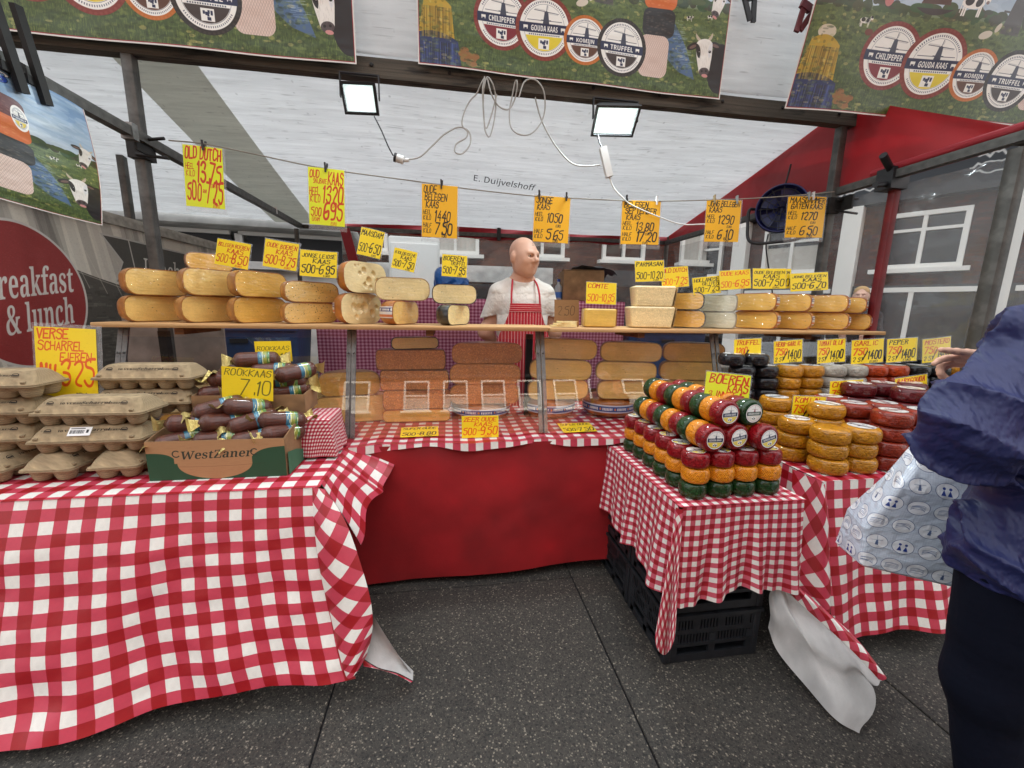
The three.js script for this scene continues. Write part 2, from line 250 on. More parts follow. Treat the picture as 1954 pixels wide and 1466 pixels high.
{
  const root = thing('roof_canvas', 'white tarpaulin roof of the cheese stall, sloping back from the timber beam', 'canopy');
  const wav = (x, z) => 0.012 * Math.sin(x * 2.1 + z) + 0.02 * (fbm(x * 0.9 + 4, z * 0.9) - 0.5) - 0.018 * Math.sin(Math.PI * clamp((z - REARZ) / (BARZ - REARZ), 0, 1));
  part('roof_sheet', sheet(90, 40, (u, v) => { const x = lerp(-5.4, XR, u), z = lerp(BARZ - 0.03, REARZ, v); return [x, roofY(z) + 0.05 + wav(x, z), z]; }, (u, v) => [u * 6.9, v * 2]), M.tarp, root);
  part('front_flap', sheet(60, 14, (u, v) => { const x = lerp(-5.4, 5.4, u); return [x, ky(2.63) + 1.3 * v, BARZ - 0.02 + 0.17 * v + 0.012 * Math.sin(x * 3 + v * 4)]; }, (u, v) => [u * 9.2, v * 1.15]), M.tarp, root);
  part('grey_strip', sheet(6, 30, (u, v) => { const x = KS * lerp(-1.55, -1.19, u), z = lerp(BARZ - 0.04, REARZ, v); return [x, roofY(z) + 0.036 + wav(x, z), z]; }, (u, v) => [u * 0.36, v * 2]), M.tarpGrey, root);
  // printed owner's name on the canvas
  const tx = new THREE.CanvasTexture(canvas(1024, 128, (c) => { c.fillStyle = '#000'; c.fillRect(0, 0, 1024, 128); c.fillStyle = '#fff'; c.font = '104px sans-serif'; c.save(); c.scale(1.16, 0.8); c.fillText('E. Duijvelshoff', 12, 108); c.restore(); }));
  const p0 = V(0.18, 0, -3.28).multiplyScalar(KS), p1 = V(0.80, 0, -3.38).multiplyScalar(KS);
  part('printed_name', sheet(24, 4, (u, v) => { const x = lerp(p0.x, p1.x + 0.02, u), z = lerp(p0.z, p1.z, u) + 0.14 - 0.2 * v; return [x, roofY(z) + 0.032 + wav(x, z), z]; }, (u, v) => [u, 1 - v]), std({ color: 0x1d1f22, alphaMap: tx, transparent: true, roughness: 0.8 }), root);
  // red gable on the right, red hem round the back
  const gz = (a, b, t) => lerp(a, b, t);
  part('red_gable', sheet(40, 16, (u, v) => { const z = lerp(REARZ, -1.5 * KS, u), top = z < BARZ ? roofY(z) + 0.085 : lerp(ky(2.6) + 0.06, ky(2.22), (z - BARZ) / (-1.5 * KS - BARZ)), bot = RAILY - 0.02; return [XR + 0.015 + 0.02 * Math.sin(u * 26 + v * 3) * v * (1 - v) * 3, lerp(bot, Math.max(top, bot + 0.004), v), z]; }, (u, v) => [u * 2.7, v * 0.5]), M.redTarp, root);
  part('red_hem', sheet(80, 5, (u, v) => { const x = lerp(-1.05 * KS, XR, u); return [x, ky(2.245) - 0.115 * v - 0.03 * Math.sin(u * Math.PI) * v + 0.012 * Math.sin(x * 9) * v, REARZ - 0.02 + 0.025 * Math.sin(x * 7 + v * 3)]; }, (u, v) => [u * 3.3, v * 0.12]), M.redTrim, root);
  part('red_corner_strip', bx(0.1, 0.7, 0.02, -1.02, ky(1.86), REARZ + 0.03, 0, 0, 0.22), M.redTrim, root);
  part('tie_strap', bx(0.04, 0.18, 0.05, 0.58, ky(2.19), REARZ + 0.01), M.black, root);
}
{ // timber beam across the front
  const beam = thing('roof_beam', 'weathered grey timber beam along the front of the canvas roof', 'beam');
  T.oldwood = dtex(512, 128, (u, v) => { const w = fbm(u * 3, v * 26, 3, 26, 5), d = fbm(u * 8, v * 5 + 3, 8, 5, 4), s = 0.6 + 0.5 * w - 0.35 * smooth(0.55, 0.75, d); return [92 * s, 84 * s, 72 * s]; });
  M.oldwood = std({ map: retile(T.oldwood, 0.7, 5), roughness: 0.85, bumpMap: retile(T.grain, 3, 20), bumpScale: 0.002 });
  part('timber', sheet(60, 1, () => [0, 0, 0]) && (() => { const g = new THREE.BoxGeometry(8.6, 0.099, 0.06, 60, 2, 1); boxUV(g); const p = g.attributes.position; for (let i = 0; i < p.count; i++) p.setXYZ(i, p.getX(i), p.getY(i) + 0.004 * (fbm(p.getX(i) * 4, 1) - 0.5), p.getZ(i) + 0.004 * (fbm(p.getX(i) * 5, 7) - 0.5)); g.computeVertexNormals(); g.translate(0.4, BARY, BARZ); return toCreasedNormals(g, 0.5); })(), M.oldwood, beam);
  for (let k = 0; k < 14; k++) { const g = new THREE.SphereGeometry(0.011, 10, 6); g.scale(1, 1, 0.4); g.translate(-2.5 + k * 0.42, BARY + 0.012, BARZ + 0.032); part('bolt_head', g, M.ironDark, beam); }
}
function pole(name, label, x, z, y0, y1, w, mat, group) { const g = thing(name, label, 'pole', [x, y0, z], 0, group); const h = y1 - y0; part('tube', rings([[w, w, 0.006, 0], [w, w, 0.006, h]], 2), mat, g); return g; }
{
  const clampOn = (p, y, s) => { part('clamp', [bx(0.085, 0.1, 0.085, 0, y, 0), bx(0.012, 0.09, 0.12, s * 0.05, y + 0.01, 0.06)], M.ironDark, p); part('hook', [rod(V(0, y + 0.03, 0.045), V(s * 0.15, y + 0.045, 0.06), 0.008), rod(V(0, y - 0.035, 0.045), V(s * 0.16, y - 0.05, 0.06), 0.008)], M.ironDark, p); };
  const pl = pole('stall_pole', 'steel stall pole with a hooked clamp beside the printed lunchroom screen', XL, BARZ, 0, BARY - 0.045, 0.052, M.steel, 'steel uprights of the stall'); clampOn(pl, ky(2.13), 1);
  const pr = pole('stall_pole', 'steel stall pole with a clamp beside the blue fan', XR - 0.045, BARZ - 0.01, 0, BARY - 0.045, 0.052, M.steel, 'steel uprights of the stall'); clampOn(pr, ky(2.08), 1);
  pole('stall_pole', 'thin steel stall pole at the back left corner, under the roof rail', XL, REARZ, 0, RAILY - 0.025, 0.04, M.steel, 'steel uprights of the stall');
  pole('stall_pole', 'thin steel stall pole at the back right corner, under the roof rail', XR, REARZ, 0, RAILY - 0.025, 0.04, M.steel, 'steel uprights of the stall');
  pole('stall_pole', 'broad grey steel pole behind the customer in the navy jacket', XR + 0.02, -1.47 * KS, 0, RAILY - 0.04, 0.06, M.steel, 'steel uprights of the stall');
  pole('stall_pole', 'steel stall pole behind the printed lunchroom screen', -2.47, -3.82, 0, 2.575, 0.05, M.steel, 'steel uprights of the stall');
  const rp = pole('red_pole', 'red painted pole with a black bracket at the edge of the plastic sheet', XR + 0.03, -1.95 * KS, 0, RAILY - 0.03, 0.045, std({ color: 0x7d1018, roughness: 0.55, map: retile(T.mottle, 3) }));
  part('bracket', [rod(V(-0.02, RAILY, 0.0), V(-0.18, RAILY + 0.09, 0.05), 0.02), rod(V(-0.02, RAILY - 0.04, 0), V(-0.19, RAILY - 0.07, 0.04), 0.016), bx(0.12, 0.12, 0.1, -0.03, RAILY - 0.02, 0)], M.black, rp);
  const rl = thing('roof_rail', 'steel roof rail running back along the left side of the stall', 'rail'); part('tube', bar(V(XL + 0.05, RAILY, -0.9), V(XL + 0.05, RAILY, REARZ + 0.03), 0.045, 0.045), M.steel, rl);
  part('strap', bx(0.055, 0.075, 0.04, XL + 0.05, RAILY, -2.12 * KS), M.galv, rl); part('strap', bx(0.05, 0.055, 0.02, XL + 0.05, RAILY + 0.01, -3.6 * KS), M.white, rl);
  const r2 = thing('roof_rail', 'steel roof rail running back along the right side under the red gable', 'rail'); part('tube', bar(V(XR - 0.02, RAILY, -0.9), V(XR - 0.02, RAILY, REARZ + 0.03), 0.045, 0.045), M.steel, r2);
  part('red_roll', rod(V(XR - 0.01, RAILY + 0.045, -0.95), V(XR - 0.01, RAILY + 0.045, -2.05 * KS), 0.026), M.redTrim, r2);
  const r3 = thing('roof_rail', 'steel roof rail across the back of the stall above the plastic sheet', 'rail'); part('tube', bar(V(XL + 0.03, RAILY, REARZ), V(XR - 0.03, RAILY, REARZ), 0.04, 0.04), M.steel, r3);
}
// clear plastic weather sheets at the back and on the right
M.sheet = phy({ color: 0xf1f4f4, transmission: 0.88, thickness: 0, roughness: 0.09, ior: 1.45, bumpMap: retile(T.fold, 0.8, 0.5), bumpScale: 0.05, specularIntensity: 0.9 });
{
  solo('plastic_sheet', sheet(70, 24, (u, v) => { const x = lerp(XL + 0.45, XR - 0.03, u); return [x, lerp(ky(2.13), 0.9, v), REARZ - 0.04 + 0.03 * Math.sin(u * 19 + v * 4) + 0.05 * (fbm(u * 9, v * 3) - 0.5)]; }, (u, v) => [u * 3.2, v * 1.2]), M.sheet, 'clear plastic weather sheet hanging behind the man in the apron', 'plastic sheet');
  solo('plastic_sheet', sheet(80, 30, (u, v) => { const z = lerp(REARZ + 0.04, -1.05, u); return [XR + 0.075 + 0.03 * Math.sin(u * 17 + v * 5) + 0.06 * (fbm(u * 8, v * 3 + 9) - 0.5), lerp(ky(2.12), 1.2, v), z]; }, (u, v) => [u * 3.2, v * 1.9]), M.sheet, 'clear plastic weather sheet along the right side, beside the red pole', 'plastic sheet');
}
// ------------------------------------------------------------------ hand lettering
const GLYPH = { A: '062046 1434', B: '0006 0030413203 033344453606', C: '4130100105163645', D: '0006 003042443606', E: '40000646 0333', F: '400006 0333', G: '41301001051636454323', H: '0006 4046 0343', I: '2026', J: '4045361605', K: '0006 4003 0346', L: '000646', M: '0600234046', N: '06004640', O: '103041453616050110', P: '0600 0030413203', R: '0600 0030413203 2346', S: '41301001024345361605', T: '0040 2026', U: '000516364540', V: '002640', W: '0016233640', X: '0046 4006', Y: '002340 2326', Z: '00400646',
  0: '103041453616050110', 1: '112026', 2: '01103041420646', 3: '0110304132 13334445361605', 4: '300444 3236', 5: '400002324345361605', 6: '40100305163645433304', 7: '004016', 8: '10304133130110 133344453616050413', 9: '413010010213334241453616', '.': '2526', '-': '0343', '/': '4006', '=': '0242 0444', '½': '0002 4006 3446' };
const ROUND = 'BCDGJOPRSU023568912';
function handWidth(text, h, wide) { let w = 0; for (const ch of text) w += ch === ' ' ? h * 0.3 : ch === '.' ? h * 0.24 * wide : h * 0.52 * wide * (ch === '1' || ch === 'I' ? 0.62 : 1) + h * 0.17; return w; }
function hand(c, text, x, y, h, color, weight = 0.13, wide = 1, slant = -0.12, seed = 1, room = 0) {   // (x, y) is the lower left of the line
  c.save(); c.strokeStyle = color; c.lineCap = 'round'; c.lineJoin = 'round';
  if (room) { const k = Math.min(1, room / handWidth(text, h, wide)); c.translate(x, 0); c.scale(k, 1); c.translate(-x, 0); }
  let cx = x;
  for (let i = 0; i < text.length; i++) {
    const ch = text[i], g = GLYPH[ch.toUpperCase()], j = (k) => hash(i * 7 + k + seed * 131, ch.charCodeAt(0) + seed) - 0.5, hh = h * (1 + 0.16 * j(1)), w = hh * 0.52 * wide;
    if (g) {
      c.save(); c.translate(cx, y + h * 0.07 * j(2)); c.transform(1, 0, slant, 1, 0, 0); c.rotate(0.08 * j(3)); c.lineWidth = h * weight * (1 + 0.3 * j(4));
      for (const s of g.split(' ')) {
        const p = []; for (let k = 0; k + 1 < s.length; k += 2) p.push([(+s[k] / 4 + 0.05 * (hash(k, i + seed) - 0.5)) * w, (+s[k + 1] / 6 - 1 + 0.04 * (hash(k + 3, i + seed) - 0.5)) * hh]);
        c.beginPath(); c.moveTo(...p[0]);
        if (ROUND.includes(ch.toUpperCase()) && p.length > 3) { for (let k = 1; k + 1 < p.length; k++) { const m = k + 2 === p.length ? p[k + 1] : [(p[k][0] + p[k + 1][0]) / 2, (p[k][1] + p[k + 1][1]) / 2]; c.quadraticCurveTo(...p[k], ...m); } } else for (let k = 1; k < p.length; k++) c.lineTo(...p[k]);
        c.stroke();
      }
      c.restore();
    }
    cx += ch === ' ' ? h * 0.3 : ch === '.' ? h * 0.24 * wide : (ch === '1' || ch === 'I' ? w * 0.62 : w) + h * 0.17;
  }
  c.restore(); return cx;
}
// ------------------------------------------------------------------ price cards: one print sheet cut into cards
const CARDS = [], AT = 2048, CW = 256, CH = 292;
const RED = '#c5350f', BLK = '#181613', LIME = '#dbe21c', YEL = '#f3d411', ORG = '#eeb211', ORED = '#e05a12';
function cardArt(paper, items) { CARDS.push({ paper, items }); return CARDS.length - 1; }     // items: [text, x, y, h, colour, weight, wide] in a 100 x 114 field
const T2 = (t1, t2, col, p, pc = col, tiny = 'GRAM') => [[t1, 6, 30, 21, col, 0.14, 0.9], ...(t2 ? [[t2, 34, 54, 19, col, 0.14, 0.9]] : []), ['500', 5, 98, 34, pc, 0.13, 0.85, 36], [tiny, 43, 80, 6, pc, 0.15, 0.7, 9], [p, 50, 98, 38, pc, 0.13, 0.8], ['EURO', 62, 111, 8, pc, 0.14, 0.8]];
const HG = (ts, col, a, b, half = 'HALF') => [...ts.map((t, i) => [t, 6 + i * 3, 18 + i * 16, 14, col, 0.15, 0.9]), ['HEEL', 4, ts.length * 14 + 22, 9, col, 0.14, 0.9, 26], ['KILO', 5, ts.length * 14 + 34, 9, col, 0.14, 0.9, 26], [a, 34, ts.length * 14 + 36, 22, col, 0.13, 0.8], ['EURO', 62, ts.length * 14 + 47, 6, col, 0.14, 0.8], [half, 4, 92, 9, col, 0.14, 0.9, 26], ['KILO', 5, 104, 9, col, 0.14, 0.9, 26], [b, 36, 106, 25, col, 0.13, 0.85], ['EURO', 56, 113, 6, col, 0.14, 0.8]];
const TB = (t, p1 = '750', p2 = '1400', tc = RED) => [[t, 8, 28, 21, tc, 0.14, t.length > 7 ? 0.55 : 0.85], [p1, 6, 72, 32, ORED, 0.16, 0.75, 44], ['2 ST', 5, 104, 20, BLK, 0.13, 0.7, 32], ['/' + p2, 34, 95, 40, BLK, 0.15, 0.62], ['EURO', 55, 112, 11, BLK, 0.14, 0.8]];
function cardUV(g, i) { const cx = (i % 8) * CW, cy = Math.floor(i / 8) * CH, uv = g.attributes.uv; for (let k = 0; k < uv.count; k++) uv.setXY(k, (cx + 2 + uv.getX(k) * (CW - 4)) / AT, 1 - (cy + 2 + (1 - uv.getY(k)) * (CH - 4)) / AT); return g; }
const cardCanvas = document.createElement('canvas'); cardCanvas.width = AT; cardCanvas.height = AT;
function inkCards() {
  const c = cardCanvas.getContext('2d');
  CARDS.forEach(({ paper, items }, i) => {
    const x0 = (i % 8) * CW, y0 = Math.floor(i / 8) * CH; c.save(); c.beginPath(); c.rect(x0, y0, CW, CH); c.clip(); c.fillStyle = paper; c.fillRect(x0, y0, CW, CH);
    for (let k = 0; k < 260; k++) { c.fillStyle = 'rgba(120,90,0,' + 0.05 * hash(k, i) + ')'; c.fillRect(x0 + hash(k, i + 5) * CW, y0 + hash(k, i + 9) * CH, 3 + 9 * hash(k, 3), 2 + 4 * hash(k, 8)); }
    c.translate(x0, y0); c.scale(CW / 100, CH / 114); items.forEach((it, k) => hand(c, it[0], it[1], it[2], it[3], it[4], it[5], it[6], -0.14, i * 17 + k, it[7] || 96 - it[1])); c.restore();
  });
  const t = new THREE.CanvasTexture(cardCanvas); t.colorSpace = THREE.SRGBColorSpace; t.anisotropy = 8; M.card.map = t; M.card.needsUpdate = true;
}
M.card = phy({ roughness: 0.5, clearcoat: 0.35, clearcoatRoughness: 0.25 });
M.sleeve = phy({ color: 0xf4f6f6, transmission: 0.85, thickness: 0, roughness: 0.22, bumpMap: retile(T.fold, 5), bumpScale: 0.004 });
M.pegDark = std({ color: 0x2b2a2c, roughness: 0.5 });
function priceCard(art, label, [l, t, r, b], z, { roll = 0, lean = 0, turn = 0, sleeve = 0.012, drop = 0, pegs = [], group, name = 'price_card', skewY = 0 } = {}) {
  const A = U(l, t, 'z', z), B = U(r, b, 'z', z), w = B.x - A.x, h = A.y - B.y, c = A.clone().lerp(B, 0.5);
  const g = thing(name, label, 'price card', [c.x, c.y - h / 2, c.z], turn, group); g.rotation.set(lean, turn, roll, 'YXZ');
  const bend = rr(-0.012, 0.012), pp = new THREE.PlaneGeometry(w, h, 8, 6); const q = pp.attributes.position; for (let k = 0; k < q.count; k++) q.setZ(k, 0.0012 + bend * (2 * q.getX(k) / w) ** 2 * 0.6); pp.computeVertexNormals();
  cardUV(pp, art); pp.translate(0, h / 2, 0); part('paper', pp, M.card, g);
  if (sleeve) { const back = new THREE.PlaneGeometry(w + sleeve, h + sleeve + drop, 8, 6), p = back.attributes.position; for (let k = 0; k < p.count; k++) p.setZ(k, -0.0008 + bend * (2 * p.getX(k) / w) ** 2 * 0.6); back.computeVertexNormals(); back.translate(sleeve * 0.2, h / 2 - drop / 2, 0); part('sleeve', back, M.sleeve, g); }
  for (const [u, mat] of pegs) part('clothes_peg', [bx(0.009, 0.05, 0.007, (u - 0.5) * w - 0.003, h + 0.004, 0.009, 0, 0.06, 0.05), bx(0.009, 0.05, 0.007, (u - 0.5) * w + 0.002, h + 0.004, -0.008, 0, -0.06, -0.05), bx(0.012, 0.01, 0.02, (u - 0.5) * w, h + 0.002, 0)], mat, g);
  return g;
}
const pegGrey = std({ color: 0x8f9798, roughness: 0.5 }), pegWood = std({ color: 0x9a8a68, roughness: 0.8 });
{
  const HZ = BARZ + 0.03, P = M.pegDark, G = 'price cards pegged on the rope';
  const H = (art, label, box, pegs, o = {}) => priceCard(art, label, box, HZ, { pegs, group: G, sleeve: 0.016, drop: 0.02, ...o });
  H(cardArt(LIME, [['OLD DUTCH', 5, 24, 20, RED, 0.17, 0.75], ['HEEL', 5, 44, 10, RED, 0.14, 1, 22], ['KILO', 6, 57, 10, RED, 0.14, 1, 22], ['13.75', 30, 66, 36, RED, 0.14, 0.75], ['EURO', 66, 75, 6, RED, 0.14], ['500', 6, 100, 32, RED, 0.15, 0.75, 38], ['GRAM', 46, 86, 6, RED, 0.15, 0.6, 9], ['7.25', 54, 104, 38, RED, 0.14, 0.72], ['EURO', 70, 112, 6, RED, 0.14]]), 'lime price card pegged next to the hooked clamp on the steel pole', [341, 276, 429, 398], [[0.55, P]], { roll: -0.05 });
  H(cardArt(LIME, [['OUD', 5, 20, 15, RED, 0.17, 0.9, 36], ['SNIJBARE', 14, 31, 9, RED, 0.15, 0.85, 38], ['KAAS', 54, 31, 22, RED, 0.16, 0.75], ['HEEL', 3, 54, 15, RED, 0.13, 0.8, 30], ['KILO', 5, 68, 13, RED, 0.13, 0.8, 28], ['1320', 36, 68, 32, RED, 0.13, 0.75], ['EURO', 60, 77, 7, RED, 0.13], ['500', 6, 96, 17, RED, 0.14, 0.8, 30], ['GRAM', 8, 106, 8, RED, 0.14, 1, 26], ['695', 40, 101, 34, RED, 0.14, 0.8], ['EURO', 60, 112, 6, RED, 0.14]]), 'lime price card pegged above the cumin speckled cheese', [583, 319, 658, 432], [[0.5, P]], { roll: -0.04 });
  H(cardArt(ORG, HG(['OUDE', 'BELEGEN', 'KAAS'], BLK, '1440', '7.50')), 'amber price card pegged above the black rinded cheese', [803, 351, 872, 455], [[0.55, P]], { roll: -0.02 });
  H(cardArt(ORG, HG(['JONGE', 'KAAS'], BLK, '1050', '5.65')), 'amber price card hanging just in front of the head of the bald man', [1019, 373, 1084, 464], [[0.12, P], [0.88, P]], { roll: -0.02 });
  H(cardArt(ORG, HG(['BELEGEN', 'SEPTEMBER', 'KAAS'], BLK, '13.80', '17.20')), 'amber price card pegged above the crumbly hard cheese blocks', [1190, 381, 1257, 468], [[0.1, P], [0.88, M.white]], { roll: 0.02 });
  H(cardArt(ORG, HG(['JONG BELEGEN', 'KAAS'], BLK, '1290', '6.10')), 'amber price card pegged between the tarpaulin edge and the blue fan', [1352, 380, 1409, 463], [[0.2, pegWood], [0.85, pegGrey]], { roll: 0.03 });
  H(cardArt(ORG, HG(['MAASDAMMER', 'GATEN KAAS'], BLK, '1270', '6.50')), 'amber price card pegged between the blue fan and the steel pole', [1509, 373, 1570, 455], [[0.5, pegGrey], [0.62, M.white]], { roll: 0.04 });
  const pts = [[322, 268], [385, 274], [470, 291], [583, 315], [660, 328], [800, 347], [872, 358], [1018, 374], [1085, 378], [1190, 383], [1258, 384], [1352, 382], [1410, 380], [1509, 374], [1592, 366]].map(([x, y]) => U(x, y, 'z', HZ - 0.004));
  solo('rope', tube(pts, 0.0035, 160, 6), std({ color: 0x8f8a7e, roughness: 0.95, bumpMap: retile(T.grain, 60, 3), bumpScale: 0.002 }), 'thin twisted rope strung between the two stall poles', 'rope');
}

// ------------------------------------------------------------------ printed banners above the beam
function blob(c, x, y, rx, ry, col, rot = 0) { c.fillStyle = col; c.beginPath(); c.ellipse(x, y, rx, ry, rot, 0, 7); c.fill(); }
function cowHead(c, x, y, s, base, patch, rot = 0) {
  c.save(); c.translate(x, y); c.rotate(rot); c.scale(s, s);
  for (const k of [-1, 1]) { blob(c, k * 62, -42, 34, 15, '#221d1c', k * 0.3); blob(c, k * 62, -40, 20, 7, '#6d544c', k * 0.3); c.fillStyle = '#b9ac96'; c.beginPath(); c.moveTo(k * 26, -62); c.quadraticCurveTo(k * 50, -72, k * 46, -100); c.quadraticCurveTo(k * 30, -80, k * 14, -66); c.fill(); }
  c.fillStyle = base; c.beginPath(); c.moveTo(-44, -52); c.bezierCurveTo(-30, -80, 30, -80, 44, -52); c.bezierCurveTo(48, 0, 34, 40, 30, 70); c.bezierCurveTo(24, 100, -24, 100, -30, 70); c.bezierCurveTo(-34, 40, -48, 0, -44, -52); c.fill();
  c.fillStyle = patch; for (const k of [-1, 1]) { c.beginPath(); c.moveTo(k * 44, -54); c.bezierCurveTo(k * 22, -50, k * 14, -14, k * 26, 14); c.bezierCurveTo(k * 40, 10, k * 48, -20, k * 44, -54); c.fill(); blob(c, k * 30, -14, 7, 6, '#0a0909'); blob(c, k * 28, -16, 2, 2, '#d8d8d8'); }
  blob(c, 0, 76, 28, 19, '#4b4142'); blob(c, -12, 73, 6, 5, '#191415'); blob(c, 12, 73, 6, 5, '#191415'); blob(c, 4, 95, 17, 8, '#c98a86', 0.2);
  for (let k = 0; k < 160; k++) { c.fillStyle = 'rgba(' + (hash(k, 2) > 0.5 ? '255,250,240' : '60,54,50') + ',0.07)'; c.fillRect((hash(k, 5) - 0.5) * 76, -60 + hash(k, 6) * 140, 3, 12); }
  c.restore();
}
function cowSide(c, x, y, s) {
  c.save(); c.translate(x, y); c.scale(s, s); c.fillStyle = '#e6e2da'; c.beginPath(); c.ellipse(0, 0, 62, 28, 0, 0, 7); c.fill(); for (const k of [-48, -36, 36, 46]) c.fillRect(k, 10, 9, 52); c.fillRect(-60, 8, 4, 40);
  blob(c, -24, -6, 24, 20, '#1c1a1b'); blob(c, 30, -4, 17, 22, '#1c1a1b', 0.4); c.fillStyle = '#e6e2da'; c.beginPath(); c.ellipse(70, -26, 16, 26, -0.5, 0, 7); c.fill(); blob(c, 70, -38, 14, 12, '#1c1a1b'); blob(c, 76, -6, 9, 8, '#7c6a66'); c.restore();
}
function windmill(c, x, y, s, col) {
  c.save(); c.translate(x, y); c.scale(s, s); c.fillStyle = col; c.beginPath(); c.moveTo(-38, 100); c.lineTo(-20, -30); c.lineTo(20, -30); c.lineTo(38, 100); c.fill(); c.beginPath(); c.moveTo(-24, -30); c.quadraticCurveTo(0, -62, 24, -30); c.fill(); c.fillRect(-52, 34, 104, 6);
  c.strokeStyle = col; for (let k = 0; k < 4; k++) { const a = 0.08 + k * Math.PI / 2; c.lineWidth = 5; c.beginPath(); c.moveTo(0, -38); c.lineTo(130 * Math.cos(a), -38 + 130 * Math.sin(a)); c.stroke(); c.lineWidth = 2; for (let j = 2; j < 13; j++) { const px = 10 * j * Math.cos(a), py = -38 + 10 * j * Math.sin(a); c.beginPath(); c.moveTo(px, py); c.lineTo(px - 15 * Math.sin(a), py + 15 * Math.cos(a)); c.stroke(); } }
  c.restore();
}
function cheeseLabel(c, x, y, r, wax, text, half) {
  c.save(); c.translate(x, y); blob(c, 0, 0, r * 1.17, r * 1.15, wax); for (let k = 0; k < 40; k++) blob(c, Math.cos(k) * r * 1.1, Math.sin(k) * r * 1.1, r * 0.05, r * 0.04, 'rgba(255,220,190,0.08)');
  blob(c, 0, 0, r, r, '#ecebe4'); c.strokeStyle = '#3c4356'; c.lineWidth = 1.5; c.beginPath(); c.arc(0, 0, r * 0.82, 0, 7); c.stroke();
  c.save(); c.beginPath(); c.arc(0, 0, r * 0.8, 0, 7); c.clip(); c.fillStyle = half; c.fillRect(-r, r * 0.28, 2 * r, r); windmill(c, r * 0.06, -r * 0.42, r / 260, '#3a4050'); c.fillStyle = '#3a4050'; c.fillRect(-r * 0.7, -r * 0.27, r * 1.4, r * 0.02); c.restore();
  c.fillStyle = '#1c2747'; c.fillRect(-r * 1.02, -r * 0.16, r * 2.04, r * 0.34); c.fillStyle = '#ecebe4'; c.font = 'bold ' + r * 0.27 + 'px sans-serif'; c.textAlign = 'center'; c.fillText(text, 0, r * 0.11, r * 1.1); for (const k of [-1, 1]) { c.fillRect(k * r * 0.76 - r * 0.09, -r * 0.06, r * 0.18, r * 0.09); c.fillRect(k * r * 0.76 - r * 0.08, 0, r * 0.03, r * 0.08); c.fillRect(k * r * 0.76 + r * 0.05, 0, r * 0.03, r * 0.08); }
  c.fillStyle = '#ecebe4'; c.fillRect(-r * 0.22, r * 0.36, r * 0.44, r * 0.38); c.fillStyle = '#1c2747'; for (let k = 0; k < 9; k++) c.fillRect(-r * 0.18 + hash(k, 3) * r * 0.3, r * 0.4 + hash(k, 4) * r * 0.26, r * 0.07, r * 0.1);
  c.fillStyle = '#5a6070'; c.font = r * 0.1 + 'px sans-serif'; for (let k = 0; k < 26; k++) { c.save(); c.rotate(-1.1 + k * 0.085); c.fillRect(-1, -r * 0.94, r * 0.035, r * 0.07); c.restore(); c.save(); c.rotate(2.1 + k * 0.08); c.fillRect(-1, -r * 0.94, r * 0.03, r * 0.06); c.restore(); } for (let k = 0; k < 16; k++) c.fillRect(-r * 0.62 + k * r * 0.08, r * 0.21, r * 0.05, r * 0.05);
  c.restore();
}
